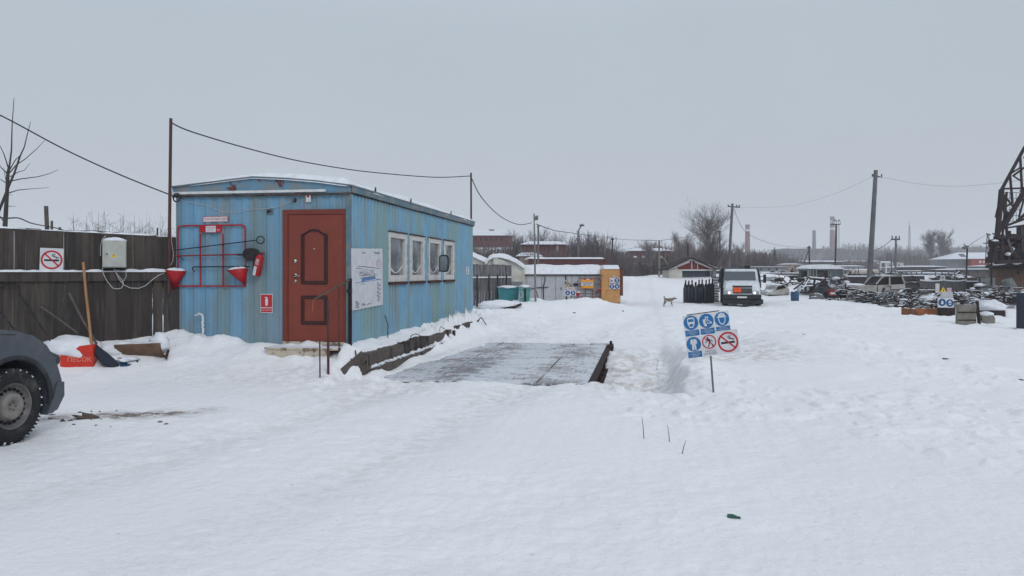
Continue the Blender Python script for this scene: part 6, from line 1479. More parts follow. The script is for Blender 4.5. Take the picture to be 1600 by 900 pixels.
for (a, b), (c_, d) in (((1042, 422.5), (1081, 403.8)), ((1081, 403.8), (1121, 421.5))):
    p0, p1 = P(a, b, Y - .4), P(c_, d, Y - .4); m.add([p0, p1, p1 + Vector((0, 3.4, 0)), p0 + Vector((0, 3.4, 0)), p0 + Vector((0, 0, .1)), p1 + Vector((0, 0, .1)), p1 + Vector((0, 3.4, .1)), p0 + Vector((0, 3.4, .1))], [(3, 2, 1, 0), (4, 5, 6, 7), (0, 1, 5, 4), (1, 2, 6, 5), (2, 3, 7, 6), (3, 0, 4, 7)])
rf = m.build('roof', t); m = MB('snow'); p0, p1 = P(1098, 411, Y - .3), P(1121, 420.3, Y - .3); m.add([p0 + Vector((0, 0, .08)), p1 + Vector((0, 0, .08)), p1 + Vector((0, 3, .14)), p0 + Vector((0, 3, .14)), p0 + Vector((0, 0, .0)), p1 + Vector((0, 0, .0))], [(0, 1, 2, 3), (4, 5, 1, 0)]); m.build('roof_snow', rf)

# ------------------------------------------------------------------ brick houses, factory, chimneys, far sheds
def house(label, name, px0, px1, pyr, pye, pyb, Y, dp, wm, cat='house', wins=(), snow=True, gable=None, group=None, zlow=None, chim=(), ridge=None):
    t = thing(name, label, cat, P((px0 + px1) / 2, pyb, Y), group=group)
    m = MB(wm); bx(m, px0, px1, pye, pyb, Y, dp); m.build('wall', t)
    k = Y / F; a, b = P(px0, pye, Y), P(px1, pye, Y); zr = P(0, pyr, Y).z; ov = .4; m = MB('snow_far' if snow else 'rust_dark')
    ins = (b.x - a.x) * .14 if ridge is None else ridge
    V = [(a.x - ov, Y - ov, a.z), (b.x + ov, Y - ov, a.z), (b.x + ov, Y + dp + ov, a.z), (a.x - ov, Y + dp + ov, a.z), (a.x + ins, Y + dp / 2, zr), (b.x - ins, Y + dp / 2, zr)]
    m.add(V, [(0, 1, 5, 4), (1, 2, 5), (2, 3, 4, 5), (3, 0, 4), (3, 2, 1, 0)]); rf = m.build('roof', t)
    for (x0_, x1_, y0_, y1_) in chim: m = MB('brick'); bx(m, x0_, x1_, y0_, pye + 1, Y + dp / 2 - .3, .6); m.build('chimney', rf)
    for (x0_, x1_, y0_, y1_, mm_) in wins: m = MB(mm_); bx(m, x0_, x1_, y0_, y1_, Y - .05, .1); m.build('window', t)
    return t
house('red brick house with two chimneys above the cabin corner', 'brick_house', 725, 800, 357.5, 368, 384, 125, 9, 'brick', wins=[(742 + i * 8, 745 + i * 8, 372, 376, 'glass_dark') for i in range(6)], chim=((764, 772, 358.5, 0), (774.5, 782, 361, 0)))
house('low brown brick house behind brush and pale pole', 'brick_house', 818, 884, 376, 382, 405, 82, 3, 'brick', wins=[(870, 872.5, 384, 392, 'white_trim')] + [(840 + i * 9, 843 + i * 9, 386, 391, 'glass_dark') for i in range(3)])
house('dark brick hillside house with snow patched ledges', 'brick_house', 986, 1048, 387, 392, 434, 112, 5, 'brick', wins=[(990 + (i % 4) * 13, 996 + (i % 4) * 13, 400 + 11 * (i // 4), 403 + 11 * (i // 4), 'snow_far') for i in range(8)], zlow=0)
house('low grey shed with snow roof under the brush', 'grey_shed', 812, 842, 393, 400, 414, 76, 6, 'brick_pale', cat='shed')
house('small dark shed with snow edge left of container', 'dark_shed', 828, 850, 400, 404, 416, 60, 4, 'container_red', cat='shed')
thicket('brush_thicket', 'thin frosted brush in front of the brown brick house', 812, 892, 76, lerp_([(812, 388), (850, 384), (892, 386)]), 51, 380, .025, 'twig', depth=3, zb=-1); thicket('brush_thicket', 'sparse brush in front of the dark hillside house', 980, 1056, 102, lerp_([(980, 398), (1010, 393), (1056, 390)]), 52, 330, .035, 'twig_brown', depth=5, zb=0); thicket('brush_thicket', 'low brush under the red house with chimneys', 736, 822, 80, lerp_([(736, 377), (780, 380), (822, 380)]), 53, 420, .03, 'twig', depth=3, zb=-1)
YF = 620
t = thing('factory_building', 'long hazy grey factory building below the chimneys', 'factory', P(1270, 405, YF)); m = MB('brick_pale'); bx(m, 1224, 1286, 389, 412, YF, 30, 'dark_wall'); bx(m, 1286, 1320, 388.5, 412, YF - 10, 40, 'brick'); m.build('wall', t)
m = MB('dark_wall'); bx(m, 1224, 1320, 388.3, 389, YF - 10, 40); m.build('roof', t)
for i in range(14):
    m = MB('glass_dark'); bx(m, 1228 + i * 6.5, 1231 + i * 6.5, 392.5, 396, YF - 10.3 if i > 8 else YF - .3, .5); m.build('window', t)
for i, (x_, y_) in enumerate(((1286, 384), (1290, 386), (1294, 385), (1232, 387))): m = MB('chimney_dark'); m.tube([P(x_, 390, YF - 2), P(x_, y_, YF - 2)], .5, n=6); m.build('roof_vent', t)
def stack_(label, px, pyb, pyt, w0, w1, Y, bands, mt='chimney_red'):
    t = thing('factory_chimney', label, 'chimney', P(px, pyb, Y)); k = Y / F; m = MB(mt); n = 24; prev = None; zb, zt = P(px, pyb, Y).z, P(px, pyt, Y).z
    ys = sorted(set([pyb, pyt] + [b for bb in bands for b in bb[:2]]), reverse=True); c_ = P(px, 0, Y)
    for a, b in zip(ys[:-1], ys[1:]):
        mm_ = mt
        for t0, t1, bm in bands:
            if (a + b) / 2 > t0 and (a + b) / 2 < t1: mm_ = bm
        ra = (w0 + (w1 - w0) * (pyb - a) / (pyb - pyt)) / 2 * k; rb = (w0 + (w1 - w0) * (pyb - b) / (pyb - pyt)) / 2 * k
        m.lathe([(ra, P(px, a, Y).z), (rb, P(px, b, Y).z)], mm_, n, (c_.x, Y, 0))
    m.build('shaft', t); m = MB('chimney_dark'); m.lathe([(w1 / 2 * k * 1.06, zt - 4 * k), (w1 / 2 * k * 1.06, zt), (0, zt)], None, n, (c_.x, Y, 0)); m.build('crown_rim', t)
stack_('nearest red brick chimney with white bands left of others', 1168, 395, 351, 8, 6.6, 480, ((358, 361.5, 'chimney_white'), (354, 356, 'chimney_white') if 0 else (353.5, 355.5, 'chimney_white')))
stack_('thin plain dark chimney left of the striped one', 1272, 392, 360, 6, 4.8, 640, (), 'chimney_dark')
stack_('tall red and white striped chimney on the factory', 1300.5, 392, 338.5, 8.4, 6.6, 650, ((344, 349, 'chimney_white'), (355.5, 359.5, 'chimney_white')))
def smoke(label, pts, rr, Y, seed, dens=.02):
    m = MB(None); rn = random.Random(seed); me_mat = 'smoke_' + str(seed)
    if me_mat not in MATS:
        x = bpy.data.materials.new(me_mat); x.use_nodes = True; nn = x.node_tree; nn.nodes.remove(nn.nodes['Principled BSDF']); v_ = nn.nodes.new('ShaderNodeVolumePrincipled'); v_.inputs['Color'].default_value = (.95, .95, .97, 1); v_.inputs['Density'].default_value = dens
        nn.links.new(v_.outputs[0], [q_ for q_ in nn.nodes if q_.type == 'OUTPUT_MATERIAL'][0].inputs['Volume']); MATS[me_mat] = x
    V, Fc = [], []; n = 20; P_ = [P(a, b, Y) for a, b in pts]; k = len(P_)
    for i, p in enumerate(P_):
        for j in range(n): a = 2 * math.pi * j / n; q_ = rr[i] * Y / F * (1 + .25 * float(noise(j * .6 + i * 1.7, i * .9, seed))); V.append(p + Vector((math.cos(a) * q_, math.sin(a) * q_, 0)))
    Fc = [(i * n + j, i * n + (j + 1) % n, (i + 1) * n + (j + 1) % n, (i + 1) * n + j) for i in range(k - 1) for j in range(n)] + [tuple(range(n))[::-1], tuple(range((k - 1) * n, k * n))]
    m.add(V, Fc, me_mat, True); return tag(m.build('smoke_plume', sub=1), label, 'smoke', kind='stuff')
smoke('faint white steam above the tall striped chimney', [(1300.5, 337.5), (1300, 331), (1299, 322), (1297, 313), (1292, 304), (1287, 296)], [3, 6, 8, 9, 9, 4], 650, 1, .03)
smoke('white steam puff in front of the factory wall', [(1281, 413), (1279, 408), (1280, 401), (1284, 394), (1288, 390)], [2, 5, 5, 3.5, 1.5], 600, 2, .03)
smoke('faint steam over the distant right hand wood', [(1334, 392), (1337, 388), (1341, 384), (1346, 380)], [2, 4, 5, 3], 640, 3, .012)
# pale house with red wing
t = thing('pale_house', 'white roofed grey house with red wing behind the yard', 'house', P(1510, 425, 170)); Y = 170
m = MB('grey_wall'); bx(m, 1475, 1517, 404.5, 432, Y, 6); m.build('wall', t); m = MB('brick_red'); bx(m, 1517.3, 1556, 403, 432, Y - 1.5, 7); m.build('red_wing', t)
m = MB('snow_far'); a, b = P(1474, 405, Y - 1), P(1557, 403.5, Y - 1); zr = P(0, 394.5, Y + 3).z; V = [(a.x, Y - 2.2, a.z), (b.x, Y - 2.2, a.z + .1), (b.x, Y + 7, a.z), (a.x + .8, Y + 7, a.z), (P(1496, 0, Y + 3).x, Y + 3, zr), (P(1549, 0, Y + 3).x, Y + 3, zr)]
m.add(V, [(0, 1, 5, 4), (1, 2, 5), (2, 3, 4, 5), (3, 0, 4), (3, 2, 1, 0)]); rf = m.build('roof', t)
m = MB('grey_wall'); m.prism([(P(1499, 0, Y).x, P(0, 402.5, Y).z), (P(1503.5, 0, Y).x, P(0, 396.5, Y).z), (P(1509, 0, Y).x, P(0, 402.5, Y).z)], lambda p, d: (p[0], d, p[1]), Y - .6, Y + 1.5); m.build('dormer', rf)
for i in range(8): m = MB('white_trim'); x_ = 1530 + (i % 4) * 6.2; y_ = 407 + 9 * (i // 4); bx(m, x_, x_ + 3.4, y_, y_ + 4, Y - 1.6, .2); m.build('window', t)
# sheds
sheds = [(1128, 1168, 420, 423, 440, 96, 'dark_wall', 'low dark shed behind the lorry roof'), (1178, 1228, 414.5, 417, 436, 110, 'grey_wall', 'long low shed with snow roof right of lorry'), (1205, 1250, 423, 426, 446, 84, 'dark_wall', 'dark shed with patchy snow roof near junk cars'),
 (1250, 1316, 405, 409, 420, 220, 'dark_wall', 'snow roofed workshop under the striped chimney'), (1318, 1350, 413, 416, 424, 180, 'grey_wall', 'small snow topped building left of tallest pole'), (1326, 1378, 406, 408, 424, 240, 'brick_pale', 'long brownish warehouse behind the tallest pole'),
 (1384, 1412, 409, 411, 424, 210, 'cream_wall', 'pale low store right of the tallest pole'), (1404, 1440, 414, 418, 430, 150, 'grey_wall', 'snow roofed store under the radio mast'), (1430, 1478, 413, 417, 434, 130, 'dark_wall', 'wide snowy roofed store left of pale house'),
 (1312, 1352, 419.5, 421.5, 436, 100, 'grey_wall', 'low shed behind the minibus wreck'), (1452, 1500, 424, 427, 440, 95, 'grey_wall', 'low snowy canopy roof before the pale house'), (1500, 1560, 418, 421, 440, 100, 'dark_wall', 'long dark shed left of the crane drum'),
 (1213, 1240, 400, 402, 412, 300, 'grey_wall', 'hazy white roofed building in front of the wood'), (1232, 1254, 410, 413, 424, 160, 'brick_pale', 'small brownish hut by the factory pole'), (1552, 1640, 412, 416, 440, 120, 'grey_wall', 'snow roofed shed hidden behind the crane')]
for (a, b, c_, d, e_, Y, wm, lab) in sheds: c_ = d - (d - c_) * .55; house(lab, 'storage_shed', a, b, c_, d, e_, Y, 7, wm, cat='shed', ridge=.3, wins=[(a + (b - a) * f_, a + (b - a) * f_ + 2.2, d + 2.5, d + 5.5, 'glass_dark') for f_ in (.2, .45, .7)])
for i, (a, b, c_, y_, Y, mt, lab) in enumerate(((1190, 1262, 427, 455, 66, 'fence_dark', 'dark board fence behind the junk cars at left'), (1322, 1356, 432, 460, 58, 'fence_dark', 'dark board fence between minibus and tallest pole'), (1410, 1445, 431, 462, 62, 'fence_dark', 'dark fence panels right of the white wreck'), (1438, 1510, 438, 466, 50, 'fence_grey', 'grey fence with drooping snow edge before pale house'), (1510, 1534, 440, 466, 50, 'fence_dark', 'short dark fence section left of the metal sheet'), (1552, 2000, 430, 466, 66, 'fence_dark', 'dark fence behind the crane drum'))):
    t = thing('yard_fence', lab, 'fence', P((a + b) / 2, y_, Y)); m = MB(mt); rn = random.Random(i); x = P(a, 0, Y).x; x1 = P(b, 0, Y).x; zt = P(0, c_, Y).z
    while x < x1: wd = rn.uniform(.18, .4); m.box(x, min(x + wd - .012, x1), Y + rn.uniform(0, .03), Y + .06, P(0, y_ + 6, Y).z, zt + rn.uniform(-.05, .05)); x += wd
    m.build('boards', t); m = MB('snow'); pts = []
    for j in range(9): f_ = j / 8; pts.append(P(a + (b - a) * f_, c_ - .4 + (1.6 * abs(math.sin(f_ * math.pi * 2)) if i == 3 else 0), Y - .03))
    m.tube(pts, .045, n=6); m.build('snow_edge', t)
# frames and pallets in the yard
def gantry(label, px0, px1, pyt, pyb, Y, r, mt='white_paint', n=3):
    t = thing('pipe_shelter', label, 'shelter', P((px0 + px1) / 2, pyb, Y)); m = MB(mt); m.tube([P(px0, pyt, Y), P(px1, pyt, Y)], r, n=5)
    for i in range(n): x = px0 + (px1 - px0) * i / (n - 1); m.tube([P(x, pyt, Y), P(x, pyb, Y)], r, n=5)
    m.build('frame', t); m = MB('snow'); m.tube([P(px0, pyt - .6, Y), P(px1, pyt - .6, Y)], r * .9, n=5); m.build('snow_edge', t)
gantry('white open frame shelter behind the tallest pole', 1376, 1393, 410, 428, 120, .12, 'sign_white', 3); gantry('low snowy pipe rack right of the double legged pole', 1400, 1440, 424, 438, 75, .06, 'galv', 6)
gantry('grey pipe gate before the pale house', 1462, 1492, 422, 442, 72, .06, 'galv', 4); gantry('thin white frame above the drooping fence', 1470, 1476, 432, 446, 55, .05, 'sign_white', 2); gantry('low rail fence left of the junk cars', 1200, 1250, 431, 440, 62, .05, 'galv', 8)
t = thing('storage_tank', 'cream cylindrical tank lying behind the tallest pole', 'tank', P(1352, 432, 75)); m = MB('tank_cream'); a, b = P(1330, 423.5, 75), P(1372, 423.5, 75); r = 5.5 * 75 / F
m.lathe([(0, a.x - r * .3), (r * .7, a.x - r * .1), (r, a.x + r * .3), (r, b.x - r * .3), (r * .7, b.x), (0, b.x + .05)], None, 20, (0, 75, a.z - r * .5), 'x'); m.build('shell', t); m = MB('rust_dark'); bx(m, 1335, 1337, 427, 436, 75, .4); bx(m, 1364, 1366, 427, 436, 75, .4); m.build('saddle', t)
m = MB('snow'); m.blob(((a.x + b.x) / 2, 75, a.z + r * .3), ((b.x - a.x) / 2, r * .6, r * .3), None, 3, .1, 26, 10); m.build('snow_cap', t)

# ------------------------------------------------------------------ the scrap yard
def scrap(label, px0, px1, pyt, pyb, Y, seed, n=60, dp=2.5, mts=('rust_snow', 'rust_dark', 'wreck_dark', 'rust_dark', 'rust_snow', 'wreck_dark', 'wreck_tan', 'crane_rust'), tall=1.0, lumps=7):
    """a heap of bent bars, sheet and snow; counted by nobody"""
    rn = random.Random(seed); m = MB('rust_dark'); k = Y / F
    xa, xb = P(px0, 0, Y).x, P(px1, 0, Y).x; zt = P(0, pyt, Y).z; zb = P(0, pyb, Y).z; W_ = xb - xa
    def hgt(f_): return zb + (zt - zb) * (.25 + .75 * (math.sin(min(max(f_, 0), 1) * math.pi) ** .6)) * (.7 + .6 * float(noise(f_ * 6, seed, 3) + .25))
    for i in range(lumps):
        f_ = (i + rn.random()) / lumps; h_ = hgt(f_) - zb; n = int(n) ; m.blob((xa + W_ * f_, Y + rn.uniform(0, dp), zb + h_ * .15), (W_ / lumps * rn.uniform(.5, 1.0), rn.uniform(.4, .9), h_ * rn.uniform(.45, .75)), rn.choice(['snow', 'wreck_dark', 'wreck_dark']), seed + i, .35, 18, 10)
    for i in range(int(n * 1.7)):
        f_ = rn.random(); y = Y + rn.uniform(-.2, dp); z = zb + (hgt(f_) - zb) * rn.random() ** .8; c_ = Vector((xa + W_ * f_, y, z)); L = rn.uniform(6, 26) * k; a = rn.uniform(-.16, .16) if rn.random() < .75 else rn.uniform(-1.3, 1.3)
        d = Vector((math.cos(a), rn.uniform(-.5, .5), math.sin(a))) * L / 2; mt = rn.choice(mts); q_ = rn.random()
        if q_ < .45: m.tube([c_ - d, c_ + Vector((0, 0, rn.uniform(-.06, .08) * L)), c_ + d], rn.uniform(.5, 1.3) * k, mt, n=5)
        elif q_ < .75: m.bar(c_ - d, c_ + d, rn.uniform(2, 7) * k, rn.uniform(.6, 1.6) * k, mt)
        elif q_ < .9: s_ = L * .35; m.add([c_ + Vector((rn.uniform(-s_, s_), rn.uniform(-.3, .3), rn.uniform(-s_ * .6, s_ * .6))) for _ in range(4)], [(0, 1, 2, 3), (0, 2, 3)], mt)
        else: m.blob(c_, (L * .3, L * .25, L * .12), 'snow' if rn.random() < .6 else mt, seed * 3 + i, .4, 12, 7)
    return tag(m.build('scrap_heap'), label, 'scrap heap', kind='stuff')
scrap('scrap metal heap at the left end of the yard', 1196, 1240, 446, 463, 50, 1, 26, lumps=4); scrap('scrap heap between the cab frame and the white wreck', 1284, 1348, 434, 461, 49, 2, 120)
scrap('low scrap metal before the white car wreck', 1296, 1420, 463, 472, 43, 3, 70, 1.2, tall=.5); scrap('tangled wire and bars right of the white wreck', 1372, 1446, 459, 479, 38, 4, 110, 3, lumps=5)
scrap('long snow dusted scrap rows before the grey fence', 1412, 1560, 451, 472, 42, 5, 230, 4, lumps=9); scrap('scrap bars and sheets behind the rusty tray', 1420, 1610, 465, 486, 33, 6, 200, 3, lumps=7)
scrap('scrap iron heap at the foot of the crane', 1530, 1640, 440, 476, 36, 7, 110, 3, lumps=6); scrap('distant dark scrap behind the lorry side', 1192, 1260, 430, 447, 62, 8, 70, 3, lumps=5); scrap('far scrap strip behind the minibus and wreck', 1315, 1440, 432, 446, 62, 9, 90, 3, lumps=6)
m = MB('rust_snow'); rn = random.Random(31)
for i in range(46):
    c_ = P(rn.uniform(1384, 1412), rn.uniform(462, 472), 37); r = rn.uniform(.25, .7); a0 = rn.uniform(0, 6); m.tube([c_ + Vector((r * math.cos(a0 + a * .5), .3 * rn.random(), .45 * r * math.sin(a0 + a * .5))) for a in range(rn.randint(4, 10))], .018, n=4)
tag(m.build('wire_tangle'), 'rusty coiled wire tangle below the white car wreck', 'wire tangle', kind='stuff')
# more of the heap
scrap('jumbled snow dusted scrap between lorry and cab frame', 1196, 1262, 438, 462, 52, 21, 110, 3, lumps=5); scrap('dark jumble of parts under the minibus', 1244, 1334, 435, 460, 52, 22, 170, 3, lumps=6); scrap('dark low scrap at the white wreck bonnet', 1300, 1352, 447, 466, 46.2, 23, 80, .6, lumps=3)
scrap('faraway dark clutter between the yard sheds left', 1185, 1330, 425, 436, 75, 24, 90, 6, lumps=8); scrap('faraway dark clutter between the yard sheds right', 1320, 1550, 425, 438, 72, 25, 120, 6, lumps=10)
# white car wreck
def wreck():
    Yw = 47.0; L_ = fr(P(1375, 0, Yw).x, Yw, P(0, 466, Yw).z, 0); k = Yw / F; Z = lambda py: (466 - py) * k; X = lambda px: (px - 1375) * k
    t = thing('car_wreck', 'stripped white estate car wreck sunk in the scrap', 'car', frame=L_)
    body = [(X(1325), Z(452)), (X(1327), Z(446)), (X(1352), Z(445.5)), (X(1368), Z(446)), (X(1414), Z(444)), (X(1415), Z(452)), (X(1411), Z(459)), (X(1400), Z(462)), (X(1370), Z(464)), (X(1368), Z(458)), (X(1363), Z(455)), (X(1357), Z(455)), (X(1351), Z(459)), (X(1348), Z(465)), (X(1327), Z(463))]
    m = MB('wreck_white'); m.prism(body, lambda p, d: (p[0], d, p[1]), 0, 1.7); m.build('body', t, bevel=.04, segs=2)
    roof = [(X(1369.5), Z(444)), (X(1378), Z(434)), (X(1382), Z(432)), (X(1407), Z(430.5)), (X(1410), Z(432)), (X(1414), Z(443.5))]
    m = MB('wreck_white')
    for a, b in zip(roof[:-1], roof[1:]):
        for y in (.05, 1.6): m.bar((a[0], y, a[1]), (b[0], y, b[1]), .07, .07, up=(0, 1, 0))
    for xp in (1390.5,): m.bar((X(xp), .05, Z(445)), (X(xp), .05, Z(432)), .08, .06, up=(0, 1, 0)); m.bar((X(xp), 1.6, Z(445)), (X(xp), 1.6, Z(432)), .08, .06, up=(0, 1, 0))
    m.box(X(1380), X(1408), .05, 1.65, Z(432.3), Z(431)); m.build('roof', t)
    m = MB('rim_dark'); m.prism([(p[0] + (.06 if i < 2 else 0), p[1]) for i, p in enumerate(roof)], lambda p, d: (p[0], d, p[1]), .10, 1.55); m.build('window', t); m = MB('wreck_dark'); m.box(X(1370), X(1412), .15, 1.55, Z(446), Z(443)); m.box(X(1385), X(1389), .3, 1.4, Z(446), Z(435)); m.build('seats', t)
    m = MB('groove'); m.bar((X(1371), -.02, Z(446)), (X(1371), -.02, Z(463)), .03, .01, up=(0, 1, 0)); m.bar((X(1391.5), -.02, Z(446)), (X(1392), -.02, Z(463)), .03, .01, up=(0, 1, 0)); m.bar((X(1386), -.03, Z(447)), (X(1390), -.03, Z(447)), .04, .03); m.build('door', t)
    m = MB('tyre'); m.lathe([(.12, -.1), (.27, -.12), (.3, -.08), (.3, .08), (.27, .1)], None, 24, (X(1359), .12, Z(463)), 'y'); m.build('wheel', t)
    m = MB('snow'); m.blob((X(1342), .8, Z(447)), (16 * k, .8, .16), None, 3, .3, 24, 10); m.blob((X(1395), .85, Z(430.8)), (14 * k, .7, .05), None, 5, .1, 20, 8); m.build('snow_cover', t)
wreck()
def minibus():
    Yw = 60.0; L_ = fr(P(1289, 0, Yw).x, Yw, P(0, 445, Yw).z, 0); k = Yw / F; Z = lambda py: (445 - py) * k; X = lambda px: (px - 1289) * k
    t = thing('minibus_wreck', 'derelict grey green minibus shell with rounded snowy roof', 'bus', frame=L_)
    m = MB('bus_green'); m.box(X(1262), X(1317.5), 0, 2.2, Z(452), Z(434)); 
    for px in (1262, 1266, 1270, 1275, 1294, 1297, 1316.5): m.box(X(px), X(px + 1.6), -.02, .1, Z(434), Z(421))
    m.box(X(1262), X(1317.5), -.02, 2.2, Z(422), Z(420.3)); m.build('body', t)
    m = MB('wreck_tan'); m.box(X(1276), X(1292), .5, .6, Z(434), Z(424)); m.build('seat_back', t); m = MB('glass'); m.box(X(1299), X(1316), .02, .06, Z(434), Z(422)); m.box(X(1263.5), X(1266), .02, .05, Z(434), Z(422)); m.build('windscreen', t); m = MB('glass'); m.box(X(1263), X(1317), 1.8, 2.0, Z(434), Z(422)); m.build('rear_window', t)
    m = MB('snow'); m.prism([(X(1260.5), Z(420)), (X(1262), Z(418)), (X(1270), Z(414.5)), (X(1281), Z(413.2)), (X(1296), Z(413.2)), (X(1309), Z(415)), (X(1317), Z(418.5)), (X(1318.5), Z(420.3))], lambda p, d: (p[0], d, p[1]), -.08, 2.3); m.build('roof_snow', t, bevel=.06)
minibus()
def junk_car(label, px0, px1, pyt, pyb, Y, mt, seed, rz=0.0, tilt=0.0):
    k = Y / F; t = thing('car_wreck', label, 'car', frame=fr(P((px0 + px1) / 2, 0, Y).x, Y, P(0, pyb, Y).z, rz)); w_ = (px1 - px0) * k / 2; h = (pyb - pyt) * k
    m = MB(mt); m.prism([(-w_, .02), (-w_ * 1.0, h * .42), (-w_ * .72, h * .55), (-w_ * .35, h * .62), (-w_ * .1, h * .98), (w_ * .55, h), (w_ * .85, h * .62), (w_, h * .5), (w_, 0)], lambda p, d: (p[0], d, p[1] + p[0] * tilt), 0, 1.5); m.build('body', t, bevel=.08, segs=2)
    m = MB('rim_dark'); m.prism([(-w_ * .22, h * .62), (-w_ * .03, h * .92), (w_ * .5, h * .94), (w_ * .7, h * .62)], lambda p, d: (p[0], d, p[1] + p[0] * tilt), -.02, .02); m.build('window', t)
    m = MB('snow'); m.blob((-w_ * .6, .7, h * .56 - w_ * .6 * tilt), (w_ * .45, .6, h * .13), None, seed, .25, 20, 9); m.blob((w_ * .2, .7, h * 1.0 + w_ * .2 * tilt), (w_ * .45, .6, h * .10), None, seed + 1, .25, 20, 9); m.build('snow_cover', t)
    m = MB('wreck_dark'); m.box(-w_ * .9, w_ * .9, -.08, .02, .0, h * .16); m.build('sill_rust', t)
junk_car('tilted tan car wreck half buried right of lorry', 1196, 1228, 434, 456, 54, 'wreck_tan', 1, 8, .12); junk_car('orange fronted car wreck heaped with snow', 1222, 1252, 438, 455, 55, 'wreck_orange', 4, -6, .10)
junk_car('flattened snowy pale car shell left of blue drum', 1198, 1234, 446, 463, 49, 'wreck_white', 7, 6, .18)
# crushed cab frame
t = thing('cab_frame', 'dark crushed cab frame with snow on its bars', 'frame', P(1272, 462, 48)); m = MB('wreck_dark'); Yk = 48
for a, b in (((1252, 456), (1266, 434)), ((1266, 434), (1290, 436)), ((1290, 436), (1284, 458)), ((1262, 434), (1258, 456)), ((1270, 456), (1286, 438)), ((1252, 448), (1288, 446)), ((1274, 434), (1268, 458)), ((1250, 457), (1290, 458)), ((1240, 452), (1256, 440)), ((1284, 440), (1296, 450))): m.bar(P(*a, Yk + random.uniform(0, .8)), P(*b, Yk + random.uniform(0, .8)), .10, .08, 'wreck_dark', up=(0, 1, 0))
m.build('frame', t); m = MB('wreck_dark'); m.blob(P(1272, 448, Yk + 1), (.55, .6, .42), None, 3, .3); m.blob(P(1256, 452, Yk + 1), (.35, .5, .22), 'snow', 4, .3); m.build('crushed_panel', t)
m = MB('snow')
for a, b in (((1266, 433), (1288, 435)), ((1253, 447), (1270, 446)), ((1254, 452), (1264, 436))): m.tube([P(*a, Yk - .1), P(*b, Yk - .1)], .045, n=5)
m.build('snow_edge', t)
g_ = on(1242, 470); t = thing('blue_drum', 'open blue metal drum standing on clear snow', 'drum', g_); kk = g_.y / F; m = MB('drum_blue'); r = 6.3 * kk; h = 14 * kk; m.lathe([(r * .94, -.1), (r * .97, h * .33), (r * 1.0, h * .34), (r * .97, h * .36), (r * 1.0, h * .7), (r * .98, h), (r * .92, h), (r * .90, h * .2), (0, h * .2)], None, 24, g_); m.build('shell', t)
m = MB('snow'); m.blob(g_ + Vector((0, 0, h * .85)), (r * .9, r * .9, .05), None, 3, .1, 18, 8); m.build('snow_fill', t)
g_ = P(1301, 462, 45); t = thing('red_white_box', 'small red and white painted box in the scrap', 'box', g_); m = MB('red_dull'); m.box(g_.x - 4 * 45 / F, g_.x + 4 * 45 / F, 45, 45.4, g_.z, g_.z + 10 * 45 / F); m.build('shell', t); m = MB('cream_wall'); m.box(g_.x - 3.9 * 45 / F, g_.x + 3.9 * 45 / F, 44.98, 45, g_.z + .08, g_.z + .2); m.build('stripe', t)
g_ = P(1279, 469, 45); m = MB('bag_grey'); m.blob(g_ + Vector((0, .3, .12)), (.42, .3, .28), None, 7, .3); tag(m.build('grey_sack'), 'slumped grey sack at the foot of the scrap', 'sack')
g_ = P(1289, 466, 45.6); m = MB('black_plastic'); m.blob(g_ + Vector((0, .3, .25)), (.5, .4, .42), None, 9, .3); tag(m.build('black_sack'), 'dark bulging sack between grey sack and red box', 'sack')
# right-hand foreground junk
def P0(px, py, Y): return P(px, py, Y)
Yt_ = 27.0; t = thing('rusty_tray', 'low rusty orange metal tray lying on the snow', 'tray', P(1461, 497, Yt_)); m = MB('rust_orange'); bx(m, 1430, 1466, 482, 497, Yt_, .03); bx(m, 1466, 1492.5, 481, 499, Yt_ - .02, .03, 'crane_rust'); bx(m, 1430, 1492, 483, 496, Yt_ + 1.0, .03); bx(m, 1430, 1431, 483, 496, Yt_ + .031, .968); m.build('panel', t); m = MB('snow'); m.blob(P(1446, 494, Yt_ + .5), (.4, .5, .2), None, 3, .2); m.blob(P(1449, 498, Yt_ - .25), (.18, .2, .10), None, 8, .2); m.build('snow_fill', t)
Yt_ = 27.5; t = thing('safety_sign_board', 'board of two round blue signs above the rusty tray', 'sign', P(1478, 481, Yt_ - .8))
Ys = 26.6; m = MB('sign_white'); far_panel(m, 1465.5, 1490, 465.5, 480.5, Ys); Pn, r = far_disc(m, 1472, 472.5, Ys, 5.8, 'sign_blue_dark'); droplet(m, Pn, r); Pn, r = far_disc(m, 1484, 473.5, Ys, 5.8, 'sign_blue_dark'); face(m, Pn, r); m.build('sign_panel', t)
m = MB('concrete_pale'); far_panel(m, 1470, 1489, 456, 465.3, Ys + .1, 'garage_grey'); far_panel(m, 1462, 1468, 443, 458, Ys + .3, 'white_trim'); m.build('backing_sheet', t); MB('rust_dark').tube([P(1478, 456, Ys + .15), P(1478, 486, Ys + .15)], .025).build('post', t)
m = MB('sign_white'); far_panel(m, 1480, 1486.5, 450, 456, Ys + .08); Pn = flatP(P(1474, 453, Ys), (1, 0, 0), (0, 0, 1), (0, -1, 0), .006); k_ = Ys / F; pol(m, Pn, [(-5 * k_, -3.5 * k_), (4.5 * k_, -3 * k_), (0, 5 * k_)], 0, 'sign_yellow'); pol(m, Pn, [(-.6 * k_, -1.8 * k_), (1 * k_, -1.8 * k_), (.4 * k_, 2.4 * k_)], 1, 'sign_black'); Pn = flatP(P(1483, 453, Ys + .07), (1, 0, 0), (0, 0, 1), (0, -1, 0), .006); annul(m, Pn, 0, 0, 1.6 * k_, 2.4 * k_, 1, 'sign_red', 16); m.build('warning_triangle', t)
